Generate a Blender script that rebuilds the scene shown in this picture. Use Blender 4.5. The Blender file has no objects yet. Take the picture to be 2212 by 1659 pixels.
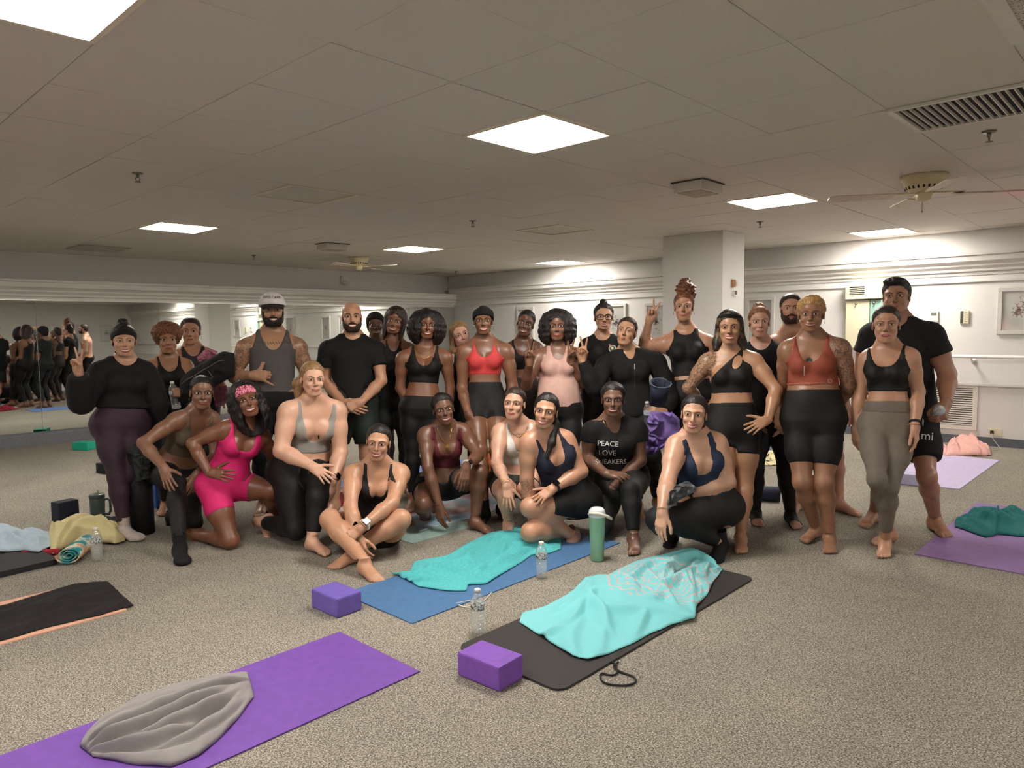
import bpy, bmesh, math, random
import numpy as np
from mathutils import Vector, Matrix
from mathutils.bvhtree import BVHTree
SC = bpy.context.scene
COL = SC.collection
# ------------------------------------------------------------------ camera
# world: +X runs along the mirror wall, +Y along the picture wall, camera stands over the origin
YAW, PITCH, ROLL, FPX = math.radians(46.595), math.radians(-4.372), math.radians(-0.718), 1555.9
CXP, CYP, HC = 1106.0, 829.5, 1.42
CEIL = 2.49
def cam_axes():
    f = np.array([math.sin(YAW)*math.cos(PITCH), math.cos(YAW)*math.cos(PITCH), math.sin(PITCH)])
    r = np.array([math.cos(YAW), -math.sin(YAW), 0.]); u = np.cross(r, f)
    return r*math.cos(ROLL)+u*math.sin(ROLL), -r*math.sin(ROLL)+u*math.cos(ROLL), f
CR, CU, CF = cam_axes(); CPOS = np.array([0., 0., HC])
cd = bpy.data.cameras.new('camera'); cam = bpy.data.objects.new('camera', cd); COL.objects.link(cam)
cd.sensor_fit = 'HORIZONTAL'; cd.sensor_width = 36.0; cd.lens = 36.0*FPX/2212.0; cd.clip_start = 0.05
m = Matrix.Identity(4)
for i in range(3):
    m[i][0], m[i][1], m[i][2], m[i][3] = CR[i], CU[i], -CF[i], CPOS[i]
cam.matrix_world = m
SC.camera = cam
def ray(px, py): return CF + CR*(px-CXP)/FPX - CU*(py-CYP)/FPX
def onz(px, py, z=0.): d = ray(px, py); return CPOS + d*((z-HC)/d[2])           # pixel on a level plane
def onx(px, py, x): d = ray(px, py); return CPOS + d*(x/d[0])                     # pixel on a wall of constant x
def ony(px, py, y): d = ray(px, py); return CPOS + d*(y/d[1])                     # pixel on a wall of constant y
def atd(px, py, dep): return CPOS + ray(px, py)*dep                               # pixel at a depth
# ------------------------------------------------------------------ world, exposure
w = bpy.data.worlds.new('world'); SC.world = w; w.use_nodes = True
w.node_tree.nodes['Background'].inputs[0].default_value = (0.02, 0.02, 0.021, 1); w.node_tree.nodes['Background'].inputs[1].default_value = 0.4
SC.view_settings.view_transform = 'Standard'; SC.view_settings.look = 'None'
SC.view_settings.exposure = 0.4; SC.view_settings.gamma = 1.0; SC.view_settings.use_curve_mapping = False
SC.cycles.use_denoising = True; SC.cycles.use_adaptive_sampling = True; SC.cycles.adaptive_threshold = .16
SC.cycles.max_bounces = 8; SC.cycles.diffuse_bounces = 4; SC.cycles.glossy_bounces = 4; SC.cycles.transmission_bounces = 8; SC.cycles.transparent_max_bounces = 24
SC.cycles.caustics_reflective = False; SC.cycles.caustics_refractive = False
LAMP_POWER = 45.0       # emission strength of each lit ceiling panel
# ------------------------------------------------------------------ helpers
def link(o, parent=None):
    COL.objects.link(o)
    if parent is not None: o.parent = parent
    return o
def tag(o, label=None, cat=None, group=None, kind=None):
    if label: o['label'] = label
    if cat: o['category'] = cat
    if group: o['group'] = group
    if kind: o['kind'] = kind
    return o
def empty(name, loc=(0, 0, 0), rz=0.0, label=None, cat=None, group=None, kind=None):
    o = bpy.data.objects.new(name, None); o.empty_display_size = 0.1; link(o)
    o.location = tuple(loc); o.rotation_euler = (0, 0, rz)
    return tag(o, label, cat, group, kind)
def mesh_obj(name, V, F, mat=None, parent=None, smooth=False):
    me = bpy.data.meshes.new(name); me.from_pydata([tuple(v) for v in V], [], [tuple(f) for f in F])
    if smooth: me.shade_smooth()
    if mat is not None: me.materials.append(mat)
    return link(bpy.data.objects.new(name, me), parent)
def np_mesh(name, V, Q, mats=None, fm=None, N=None):
    """equal-sided faces (numpy) -> mesh"""
    me = bpy.data.meshes.new(name); nv, nq = len(V), len(Q); K = Q.shape[1]
    me.vertices.add(nv); me.vertices.foreach_set('co', np.asarray(V, np.float32).ravel())
    me.loops.add(nq*K); me.loops.foreach_set('vertex_index', np.asarray(Q, np.int32).ravel())
    me.polygons.add(nq); me.polygons.foreach_set('loop_start', np.arange(0, nq*K, K, dtype=np.int32))
    me.polygons.foreach_set('use_smooth', np.ones(nq, bool))
    for mt in (mats or []): me.materials.append(mt)
    if fm is not None: me.polygons.foreach_set('material_index', np.asarray(fm, np.int32))
    me.update(calc_edges=True); me.validate()
    return me
def thin(V, Q, ratio):
    """fewer triangles, same shape"""
    me = np_mesh('t', V, Q); o = bpy.data.objects.new('t', me); COL.objects.link(o); md = o.modifiers.new('d', 'DECIMATE'); md.ratio = ratio; md.use_collapse_triangulate = True
    dg = bpy.context.evaluated_depsgraph_get(); e = o.evaluated_get(dg); m2 = e.to_mesh(); m2.calc_loop_triangles()
    V2 = np.empty(len(m2.vertices)*3, np.float32); m2.vertices.foreach_get('co', V2); T = np.empty(len(m2.loop_triangles)*3, np.int32); m2.loop_triangles.foreach_get('vertices', T)
    e.to_mesh_clear(); bpy.data.objects.remove(o); bpy.data.meshes.remove(me)
    return V2.reshape(-1, 3).astype(float), T.reshape(-1, 3)
class MB:
    """collects simple solids into ONE mesh"""
    def __init__(s): s.V = []; s.F = []; s.S = []
    def add(s, V, F, smooth=False):
        n = len(s.V); s.V += [tuple(v) for v in V]; s.F += [tuple(i+n for i in f) for f in F]; s.S += [smooth]*len(F); return s
    def box(s, c, d, rz=0., bev=0.):
        hx, hy, hz = d[0]/2, d[1]/2, d[2]/2; ca, sa = math.cos(rz), math.sin(rz)
        if bev <= 0:
            P = [(x, y, z) for z in (-hz, hz) for x, y in ((-hx, -hy), (hx, -hy), (hx, hy), (-hx, hy))]
            F = [(3, 2, 1, 0), (4, 5, 6, 7), (0, 1, 5, 4), (1, 2, 6, 5), (2, 3, 7, 6), (3, 0, 4, 7)]
        else:
            b = bev; P = []; F = []
            bm = bmesh.new(); bmesh.ops.create_cube(bm, size=1.0)
            for v in bm.verts: v.co = Vector((v.co.x*d[0], v.co.y*d[1], v.co.z*d[2]))
            bmesh.ops.bevel(bm, geom=bm.edges[:], offset=b, segments=2, affect='EDGES', profile=0.6)
            bm.verts.index_update(); P = [tuple(v.co) for v in bm.verts]; F = [tuple(v.index for v in f.verts) for f in bm.faces]; bm.free()
        return s.add([(c[0]+x*ca-y*sa, c[1]+x*sa+y*ca, c[2]+z) for x, y, z in P], F)
    def lathe(s, prof, c=(0, 0, 0), n=24, axis=None, close=False):
        V = []; F = []
        for r, z in prof:
            for k in range(n):
                a = 2*math.pi*k/n; V.append((r*math.cos(a), r*math.sin(a), z))
        for i in range(len(prof)-1):
            for k in range(n):
                k2 = (k+1) % n; F.append((i*n+k, i*n+k2, (i+1)*n+k2, (i+1)*n+k))
        if prof[0][0] > 1e-5: F.append(tuple(range(n-1, -1, -1)))
        if prof[-1][0] > 1e-5: F.append(tuple(range((len(prof)-1)*n, len(prof)*n)))
        if axis is not None:
            q = Vector((0, 0, 1)).rotation_difference(Vector(axis)); V = [tuple(q @ Vector(v)) for v in V]
        return s.add([(v[0]+c[0], v[1]+c[1], v[2]+c[2]) for v in V], F, True)
    def tube(s, pts, r, n=8, closed=False):
        pts = [Vector(p) for p in pts]; V = []; F = []; m_ = len(pts); up = None
        rr = r if hasattr(r, '__len__') else [r]*m_
        for i, p in enumerate(pts):
            a = pts[(i-1) % m_] if (closed or i > 0) else p; b = pts[(i+1) % m_] if (closed or i < m_-1) else p
            t = (b-a).normalized() if (b-a).length > 1e-9 else Vector((0, 0, 1))
            if up is None: up = t.orthogonal().normalized()
            up = (up - t*up.dot(t)); up = up.normalized() if up.length > 1e-6 else t.orthogonal().normalized()
            sd = t.cross(up)
            for k in range(n):
                an = 2*math.pi*k/n; V.append(p+(up*math.cos(an)+sd*math.sin(an))*rr[i])
        for i in range(m_ if closed else m_-1):
            j = (i+1) % m_
            for k in range(n):
                k2 = (k+1) % n; F.append((i*n+k, i*n+k2, j*n+k2, j*n+k))
        if not closed: F += [tuple(range(n-1, -1, -1)), tuple(range((m_-1)*n, m_*n))]
        return s.add(V, F, True)
    def prism(s, poly, z0, z1):
        n = len(poly); V = [(x, y, z0) for x, y in poly]+[(x, y, z1) for x, y in poly]
        return s.add(V, [tuple(range(n-1, -1, -1)), tuple(range(n, 2*n))]+[(i, (i+1) % n, n+(i+1) % n, n+i) for i in range(n)])
    def build(s, name, mat=None, parent=None):
        o = mesh_obj(name, s.V, s.F, mat, parent)
        o.data.polygons.foreach_set('use_smooth', s.S)
        return o
# ------------------------------------------------------------------ materials
MATS = {}
def srgb(h):
    if isinstance(h, str):
        h = h.lstrip('#'); c = [int(h[i:i+2], 16)/255 for i in (0, 2, 4)]
    else: c = [x/255 for x in h]
    return tuple(x/12.92 if x <= .04045 else ((x+.055)/1.055)**2.4 for x in c)
def mat(name, col, rough=.6, var=.12, scale=40., bump=0., bscale=200., metal=0., spec=.5, emit=0., trans=0., coat=0., sheen=0., dist=.001, ior=1.45, alpha=1.):
    if name in MATS: return MATS[name]
    mt = bpy.data.materials.new(name); mt.use_nodes = True; nt = mt.node_tree; b = nt.nodes['Principled BSDF']
    c = srgb(col) if isinstance(col, str) else tuple(col)
    tc = nt.nodes.new('ShaderNodeTexCoord')
    if var > 0:
        n = nt.nodes.new('ShaderNodeTexNoise'); n.inputs['Scale'].default_value = scale; n.inputs['Detail'].default_value = 4
        nt.links.new(tc.outputs['Object'], n.inputs['Vector'])
        r = nt.nodes.new('ShaderNodeValToRGB'); r.color_ramp.elements[0].position = .3; r.color_ramp.elements[1].position = .7
        r.color_ramp.elements[0].color = (*[x*(1-var) for x in c], 1); r.color_ramp.elements[1].color = (*[min(1, x*(1+var)) for x in c], 1)
        nt.links.new(n.outputs['Fac'], r.inputs['Fac']); nt.links.new(r.outputs['Color'], b.inputs['Base Color'])
    else: b.inputs['Base Color'].default_value = (*c, 1)
    if bump > 0:
        n2 = nt.nodes.new('ShaderNodeTexNoise'); n2.inputs['Scale'].default_value = bscale; n2.inputs['Detail'].default_value = 3
        nt.links.new(tc.outputs['Object'], n2.inputs['Vector'])
        bp = nt.nodes.new('ShaderNodeBump'); bp.inputs['Strength'].default_value = bump; bp.inputs['Distance'].default_value = dist
        nt.links.new(n2.outputs['Fac'], bp.inputs['Height']); nt.links.new(bp.outputs['Normal'], b.inputs['Normal'])
    b.inputs['Roughness'].default_value = rough; b.inputs['Metallic'].default_value = metal; b.inputs['Specular IOR Level'].default_value = spec
    b.inputs['IOR'].default_value = ior
    if emit > 0: b.inputs['Emission Color'].default_value = (*c, 1); b.inputs['Emission Strength'].default_value = emit
    if trans > 0: b.inputs['Transmission Weight'].default_value = trans
    if coat > 0: b.inputs['Coat Weight'].default_value = coat; b.inputs['Coat Roughness'].default_value = .25
    if sheen > 0: b.inputs['Sheen Weight'].default_value = sheen
    MATS[name] = mt
    return mt
def mixmat(name, cols, kind='noise', scale=10., rough=.8, stops=None, bump=0., coord='Object', dist=.001, bscale=300.):
    """several colours placed by a procedural texture"""
    if name in MATS: return MATS[name]
    mt = bpy.data.materials.new(name); mt.use_nodes = True; nt = mt.node_tree; b = nt.nodes['Principled BSDF']
    tc = nt.nodes.new('ShaderNodeTexCoord')
    if kind == 'noise': n = nt.nodes.new('ShaderNodeTexNoise'); n.inputs['Detail'].default_value = 5; out = 'Fac'
    elif kind == 'voronoi': n = nt.nodes.new('ShaderNodeTexVoronoi'); out = 'Distance'
    elif kind == 'wave': n = nt.nodes.new('ShaderNodeTexWave'); n.inputs['Distortion'].default_value = 4; n.inputs['Detail'].default_value = 3; out = 'Fac'
    elif kind == 'rings': n = nt.nodes.new('ShaderNodeTexWave'); n.wave_type = 'RINGS'; n.rings_direction = 'Z'; n.inputs['Distortion'].default_value = 2.5; n.inputs['Detail'].default_value = 2; out = 'Fac'
    n.inputs['Scale'].default_value = scale; nt.links.new(tc.outputs[coord], n.inputs['Vector'])
    r = nt.nodes.new('ShaderNodeValToRGB'); k = len(cols); st = stops or [i/(k-1) for i in range(k)]
    while len(r.color_ramp.elements) < k: r.color_ramp.elements.new(.5)
    for i in range(k): r.color_ramp.elements[i].position = st[i]
    for i in range(k): r.color_ramp.elements[i].color = (*(srgb(cols[i]) if isinstance(cols[i], str) else cols[i]), 1)
    nt.links.new(n.outputs[out], r.inputs['Fac']); nt.links.new(r.outputs['Color'], b.inputs['Base Color'])
    b.inputs['Roughness'].default_value = rough
    if bump > 0:
        n2 = nt.nodes.new('ShaderNodeTexNoise'); n2.inputs['Scale'].default_value = bscale; nt.links.new(tc.outputs['Object'], n2.inputs['Vector'])
        bp = nt.nodes.new('ShaderNodeBump'); bp.inputs['Strength'].default_value = bump; bp.inputs['Distance'].default_value = dist
        nt.links.new(n2.outputs['Fac'], bp.inputs['Height']); nt.links.new(bp.outputs['Normal'], b.inputs['Normal'])
    MATS[name] = mt
    return mt
def clear(name, tint=(1, 1, 1), refl=.06, rough=.04, milk=0.):
    """thin clear sheet: mostly see-through with a faint gloss"""
    if name in MATS: return MATS[name]
    mt = bpy.data.materials.new(name); mt.use_nodes = True; nt = mt.node_tree; nt.nodes.remove(nt.nodes['Principled BSDF']); o = nt.nodes['Material Output']
    t = nt.nodes.new('ShaderNodeBsdfTransparent'); t.inputs[0].default_value = (*tint, 1); g = nt.nodes.new('ShaderNodeBsdfGlossy'); g.inputs['Roughness'].default_value = rough
    lw = nt.nodes.new('ShaderNodeLayerWeight'); lw.inputs['Blend'].default_value = .25
    mm = nt.nodes.new('ShaderNodeMath'); mm.operation = 'MULTIPLY_ADD'; mm.inputs[1].default_value = .55; mm.inputs[2].default_value = refl; nt.links.new(lw.outputs['Facing'], mm.inputs[0])
    mx = nt.nodes.new('ShaderNodeMixShader'); nt.links.new(mm.outputs[0], mx.inputs[0]); nt.links.new(t.outputs[0], mx.inputs[1]); nt.links.new(g.outputs[0], mx.inputs[2]); out = mx.outputs[0]
    if milk:
        df = nt.nodes.new('ShaderNodeBsdfTranslucent'); df.inputs[0].default_value = (.9, .92, .93, 1); dd = nt.nodes.new('ShaderNodeBsdfDiffuse'); dd.inputs[0].default_value = (.9, .92, .93, 1); a = nt.nodes.new('ShaderNodeAddShader'); nt.links.new(df.outputs[0], a.inputs[0]); nt.links.new(dd.outputs[0], a.inputs[1])
        m3 = nt.nodes.new('ShaderNodeMixShader'); m3.inputs[0].default_value = milk; nt.links.new(out, m3.inputs[1]); nt.links.new(a.outputs[0], m3.inputs[2]); out = m3.outputs[0]
    nt.links.new(out, o.inputs['Surface'])
    MATS[name] = mt; return mt
# ================================================================== THE ROOM
XW, YM, YU, XL, YB = 9.8, 10.85, 11.0, -3.2, -7.0      # picture wall, mirror, wall above mirror, far sides
PW = mat('wall_paint', '#dbd9d6', .75, .02, 3., .05, 60.)
PWL = mat('trim_paint', '#d8d5d0', .55, .02, 5.)
TILE = mat('ceiling_tile', '#d6d0c8', .9, .035, 90., .25, 260., dist=.0008)
def carpet():
    mt = bpy.data.materials.new('loop_carpet'); mt.use_nodes = True; nt = mt.node_tree; b = nt.nodes['Principled BSDF']; N = nt.nodes.new; L = nt.links.new
    tc = N('ShaderNodeTexCoord'); mp = N('ShaderNodeMapping'); mp.inputs['Scale'].default_value = (1.5, .85, 1); L(tc.outputs['Object'], mp.inputs['Vector'])
    v = N('ShaderNodeTexVoronoi'); v.inputs['Scale'].default_value = 135; L(mp.outputs['Vector'], v.inputs['Vector'])
    n = N('ShaderNodeTexNoise'); n.inputs['Scale'].default_value = 175; n.inputs['Detail'].default_value = 3; n.inputs['Roughness'].default_value = .7; L(tc.outputs['Object'], n.inputs['Vector'])
    n3 = N('ShaderNodeTexNoise'); n3.inputs['Scale'].default_value = 1.6; L(tc.outputs['Object'], n3.inputs['Vector'])
    r = N('ShaderNodeValToRGB'); e = r.color_ramp.elements; e[0].position = .36; e[0].color = (*srgb('#59544c'), 1); e[1].position = .62; e[1].color = (*srgb('#d6cfc1'), 1)
    L(n.outputs['Fac'], r.inputs['Fac'])
    r2 = N('ShaderNodeValToRGB'); e = r2.color_ramp.elements; e[0].position = .25; e[0].color = (1, 1, 1, 1); e[1].position = .75; e[1].color = (.38, .37, .36, 1); L(v.outputs['Distance'], r2.inputs['Fac'])
    mx = N('ShaderNodeMix'); mx.data_type = 'RGBA'; mx.blend_type = 'MULTIPLY'; mx.inputs[0].default_value = .8; L(r.outputs['Color'], mx.inputs[6]); L(r2.outputs['Color'], mx.inputs[7])
    r3 = N('ShaderNodeValToRGB'); e = r3.color_ramp.elements; e[0].position = .3; e[0].color = (.9, .9, .9, 1); e[1].position = .7; e[1].color = (1.06, 1.05, 1.02, 1); L(n3.outputs['Fac'], r3.inputs['Fac'])
    m2 = N('ShaderNodeMix'); m2.data_type = 'RGBA'; m2.blend_type = 'MULTIPLY'; m2.inputs[0].default_value = 1; L(mx.outputs[2], m2.inputs[6]); L(r3.outputs['Color'], m2.inputs[7])
    L(m2.outputs[2], b.inputs['Base Color']); b.inputs['Roughness'].default_value = .95; b.inputs['Specular IOR Level'].default_value = .15
    bp = N('ShaderNodeBump'); bp.inputs['Strength'].default_value = .8; bp.inputs['Distance'].default_value = .006; bp.invert = True; L(v.outputs['Distance'], bp.inputs['Height']); L(bp.outputs['Normal'], b.inputs['Normal'])
    return mt
fl = MB().box(((XW+XL)/2, (YU+YB)/2, -.05), (XW-XL+.4, YU-YB+.4, .1)).build('floor', carpet()); tag(fl, 'grey beige loop pile carpet covering the studio floor', 'floor', kind='structure')
# --- walls
wr = MB().box((XW+.1, (YU+YB)/2, CEIL/2), (.2, YU-YB+.4, CEIL)).build('wall_right', PW); tag(wr, 'white painted wall with framed pictures and ballet barre', 'wall', kind='structure')
wm = MB().box(((XW+XL)/2, YM+.16, 1.06), (XW-XL, .3, 2.12)).box(((XW+XL)/2, YU+.1, CEIL/2), (XW-XL, .2, CEIL)).build('wall_mirror', PW); tag(wm, 'white wall that carries the long mirror', 'wall', kind='structure')
wl = MB().box((XL-.1, (YU+YB)/2, CEIL/2), (.2, YU-YB+.4, CEIL)).build('wall_left', PW); tag(wl, 'plain white side wall behind the photographer', 'wall', kind='structure')
wb = MB().box(((XW+XL)/2, YB-.1, CEIL/2), (XW-XL, .2, CEIL)).build('wall_back', PW); tag(wb, 'plain white end wall seen in the mirror', 'wall', kind='structure')
cx0, cx1, cy0, cy1 = 7.55, 8.08, 3.87, 4.64
co = MB().box(((cx0+cx1)/2, (cy0+cy1)/2, CEIL/2), (cx1-cx0, cy1-cy0, CEIL)).build('wall_column', PW); tag(co, 'square white column standing free in the studio', 'column', kind='structure')
bc = MB().box(((cx0+cx1)/2, (cy0+cy1)/2, .05), (cx1-cx0+.02, cy1-cy0+.02, .1)).build('baseboard_column', mat('vinyl_base', '#5b6168', .5)); tag(bc, 'grey vinyl base round the white column', 'baseboard', kind='structure')
# crown moulding: a stepped profile swept along each wall
def crown(name, y_or_x, a0, a1, z0, axis, label):
    prof = [(0, z0), (.012, z0), (.012, z0+.035), (.04, z0+.045), (.04, z0+.07), (.075, z0+.10), (.075, z0+.12), (.10, z0+.14), (.13, z0+.155), (.13, z0+.215), (.15, z0+.22), (.15, z0+.25), (0, z0+.25)]
    V = []; n = len(prof)
    for a in (a0, a1):
        for d, z in prof: V.append((y_or_x-d, a, z) if axis == 'x' else (a, y_or_x-d, z))
    F = [(i, (i+1) % n, n+(i+1) % n, n+i) for i in range(n)]+[tuple(range(n)), tuple(range(2*n-1, n-1, -1))]
    return tag(mesh_obj(name, V, F, PWL), label, 'moulding', kind='structure')
crown('trim_1', XW, YB, YM, 1.975, 'x', 'stepped white crown moulding along the picture wall')
crown('trim_2', YM, XL, XW, 1.87, 'y', 'stepped white crown moulding above the mirror')
t3 = MB().box((XW-.012, (YB+YM)/2, 1.905), (.024, YM-YB, .022)).build('trim_3', PWL); tag(t3, 'thin white picture rail below the crown moulding', 'moulding', kind='structure')
b1 = MB().box((XW-.008, (YB+YM)/2, .05), (.016, YM-YB, .1)).build('baseboard_right', MATS['vinyl_base']); tag(b1, 'grey vinyl baseboard along the picture wall', 'baseboard', kind='structure')
b2 = MB().add([(x, y, z) for x in (XL, XW) for y, z in ((YM-.05, 0), (YM-.05, .13), (YM, .165), (YM, 0))], [(0, 1, 5, 4), (1, 2, 6, 5), (2, 3, 7, 6), (0, 3, 2, 1), (4, 5, 6, 7)]).build('baseboard_mirror', mat('mirror_base', '#6d7076', .45)); tag(b2, 'grey base board running under the mirror', 'baseboard', kind='structure')
# --- mirror, panel by panel
MIR = mat('mirror_glass', (.80, .83, .80), .015, 0, metal=1.)
mr = empty('window_1', (0, YM, 0), label='long wall mirror of tall panels above the grey base', cat='mirror', kind='structure')
sx = ony(84, 800, YM)[0]; pw = 1.52; k0 = math.floor((XL-sx)/pw)
for k in range(k0, 12):
    a, b_ = max(XL, sx+k*pw), min(XW, sx+(k+1)*pw)
    if b_-a < .05: continue
    MB().box(((a+b_)/2, -.006, 1.018), (b_-a-.004, .01, 1.704), bev=.0015).build('mirror_panel', MIR, mr)
MB().box(((XL+XW)/2, -.008, 1.868), (XW-XL, .02, .02)).build('mirror_channel', mat('pale_metal', '#cfcdc8', .35, 0, metal=.6), mr)
# --- ceiling: slab, hung tiles
GU, GV, PT = 1.56, 1.776, .61
cl = MB().box(((XW+XL)/2, (YU+YB)/2, CEIL+.07), (XW-XL+.4, YU-YB+.4, .1)).build('ceiling', mat('ceiling_joint', '#a8a298', .9)); tag(cl, 'suspended ceiling of pale square tiles', 'ceiling', kind='structure')
def cell(px, py): p = onz(px, py, CEIL); return (math.floor((p[0]-GU)/PT), math.floor((p[1]-GV)/PT))
def cellc(c): return (GU+(c[0]+.5)*PT, GV+(c[1]+.5)*PT)
LIT = {cell(1160, 292), cell(1660, 433), cell(379, 495), cell(889, 543), cell(1202, 572), cell(1897, 502), cell(110, 20)}
DEAD = {cell(660, 422), cell(1197, 500)}
FLUSH = {cell(205, 538), cell(985, 591)}
VENT_C = [cell(2040, 235)]
c_near = cell(110, 20)
LIT_BACK = {(-3, 9), (-3, -7), (2, -7), (7, -7), (12, -7), (-7, 1)}
skip = LIT | DEAD | LIT_BACK
rnd = random.Random(4)
tm = MB().box((0, 0, .009), (PT-.003, PT-.003, .018), bev=.0016).build('tmp', TILE); tile_me = tm.data; tile_me.name = 'ceiling_tile'; bpy.data.objects.remove(tm)
cells = []
for i in range(math.floor((XL-GU)/PT), math.ceil((XW-GU)/PT)):
    for j in range(math.floor((YB-GV)/PT), math.ceil((YU-GV)/PT)):
        if (i, j) in skip: continue
        x, y = cellc((i, j)); d = np.array([x, y, CEIL])-CPOS; dep = d@CF
        inside = XL < x-PT/2 and x+PT/2 < XW and y+PT/2 < YU and y-PT/2 > YB
        px = CXP+FPX*(d@CR)/dep if dep > .2 else -9e3; py = CYP-FPX*(d@CU)/dep if dep > .2 else -9e3
        vis = dep > .6 and -120 < px < 2332 and -160 < py < 1659
        cells.append((not (vis and inside), dep, i, j, x, y))
cells.sort(); rest = MB()
for n, (hid, dep, i, j, x, y) in enumerate(cells):
    dz = rnd.uniform(0, .0022); tl = (rnd.uniform(-.002, .002), rnd.uniform(-.002, .002))
    if not hid and n < 300:
        o = bpy.data.objects.new('ceiling_tile', tile_me); link(o, cl); o.location = (x, y, CEIL+dz); o.rotation_euler = (tl[0], tl[1], 0)
    else:
        x0, x1 = max(x-PT/2, XL), min(x+PT/2, XW); y0, y1 = max(y-PT/2, YB), min(y+PT/2, YU)
        if x1-x0 > .03 and y1-y0 > .03: rest.box(((x0+x1)/2, (y0+y1)/2, CEIL+.009+dz), (x1-x0-.004, y1-y0-.004, .018))
tag(rest.build('ceiling_tile_field', TILE, cl), kind='stuff')
# --- ceiling panels that give light
GLOW = bpy.data.materials.new('lamp_diffuser'); GLOW.use_nodes = True
g = GLOW.node_tree.nodes['Principled BSDF']; g.inputs['Base Color'].default_value = (.8, .8, .78, 1); g.inputs['Emission Color'].default_value = (1., .94, .86, 1); g.inputs['Emission Strength'].default_value = LAMP_POWER
FRM = mat('lamp_frame', '#e2d9c4', .5, .02)
def panel(c, name, m_, label, cat, group=None):
    x, y = cellc(c); r = empty(name, (x, y, CEIL-.004), label=label, cat=cat, group=group); h = PT/2-.004; f = MB()
    for sx_, sy_, dx, dy in ((0, -1, h*2, .022), (0, 1, h*2, .022), (-1, 0, .022, h*2-.044), (1, 0, .022, h*2-.044)):
        f.box((sx_*(h-.011), sy_*(h-.011), .008), (dx, dy, .02))
    f.build('frame', FRM, r)
    MB().box((0, 0, .012), (h*2-.05, h*2-.05, .008)).build('diffuser', m_, r)
    return r
for c, lab in ((cell(1160, 292), 'lit square ceiling light over the middle of the group'), (cell(1660, 433), 'lit square ceiling light left of the right hand fan'),
               (cell(379, 495), 'lit square ceiling light over the mirror side of the room'), (cell(889, 543), 'lit ceiling light beside the far fan'),
               (cell(1202, 572), 'farthest lit ceiling light, near the far corner'), (cell(1897, 502), 'lit ceiling light behind the right hand fan, near the picture wall'),
               (c_near, 'nearest lit ceiling light, cut by the upper left corner')):
    panel(c, 'ceiling_light', GLOW, lab, 'ceiling light', 'lit square ceiling lights')
for c, lab in (((-3, 9), 'lit ceiling light beyond the left edge near the mirror'), ((-7, 1), 'lit ceiling light left of the photographer'), ((-3, -7), 'lit ceiling light behind the photographer, first of four'), ((2, -7), 'lit ceiling light behind the photographer, second of four'), ((7, -7), 'lit ceiling light behind the photographer, third of four'), ((12, -7), 'lit ceiling light behind the photographer, by the picture wall')): panel(c, 'ceiling_light', GLOW, lab, 'ceiling light', 'lit square ceiling lights')
OFF = mat('lamp_off', '#c9c4ba', .5, .05, 8.)
panel(cell(660, 422), 'ceiling_light', OFF, 'unlit square ceiling light left of the centre light', 'ceiling light')
panel(cell(1197, 500), 'ceiling_light', mixmat('lamp_off_pattern', ['#c9c4ba', '#b9b3a6', '#d6d1c6'], 'noise', 14., .6), 'unlit patterned ceiling panel beyond the centre light', 'ceiling light')
PERF = mat('vent_grille_paint', '#b9b2a7', .6, .06, 300.)
for c, lab in ((cell(205, 538), 'flat ceiling grille nearest the mirror on the left'), (cell(985, 591), 'flat ceiling grille at the far corner')):
    x, y = cellc(c); r = empty('ceiling_grille', (x, y, CEIL-.006), label=lab, cat='vent'); MB().box((0, 0, 0), (.58, .58, .008), bev=.003).build('plate', PERF, r)
    for k in range(-9, 10): MB().box((0, k*.028, -.006), (.54, .006, .006)).build('louvre', PERF, r)
# --- slotted air vent and the return grille (upper right)
VW = mat('vent_white', '#d9d4cb', .5, .03); VD = mat('vent_dark', '#191715', .8, 0)
A, B_, C_ = onz(1914, 237, CEIL), onz(1983, 282, CEIL), onz(2212, 178, CEIL)
vx0, vx1 = min(A[0], B_[0])-.0, max(A[0], B_[0])+.0; vy1 = (A[1]+B_[1])/2; vy0 = vy1-1.22
vx1 = vx0+.30 if vx1-vx0 < .25 else vx1
r = empty('air_vent', ((vx0+vx1)/2, (vy0+vy1)/2, CEIL-.003), label='long slotted air vent in the ceiling, upper right', cat='vent')
W_, L_ = vx1-vx0, vy1-vy0
f = MB()
for s in (-1, 1): f.box((s*(W_/2-.012), 0, -.004), (.024, L_, .014)); f.box((0, s*(L_/2-.012), -.004), (W_-.048, .024, .014))
f.build('frame', VW, r); MB().box((0, 0, .001), (W_-.04, L_-.04, .003)).build('duct', VD, r)
nb = 36
for k in range(nb):
    b = MB().box((0, 0, 0), (W_-.05, .005, .014)).build('vent_blade', VW, r); b.location = (0, -L_/2+.03+(L_-.06)*k/(nb-1), -.007); b.rotation_euler = (.2, 0, 0)
p = onz(2190, 40, CEIL); c = cell(2195, 20); x, y = cellc(c)
r = empty('return_grille', (x, y, CEIL-.008), label='perforated square return air grille at the upper right corner', cat='vent')
f = MB()
for s in (-1, 1): f.box((s*(.305-.03), 0, 0), (.06, .61, .014)); f.box((0, s*(.305-.03), 0), (.49, .06, .014))
f.build('frame', VW, r); MB().box((0, 0, .004), (.5, .5, .006)).build('mesh_plate', mixmat('perforated', ['#4a4640', '#cfc8bd'], 'voronoi', 130., .6, [.28, .4]), r)
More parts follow.
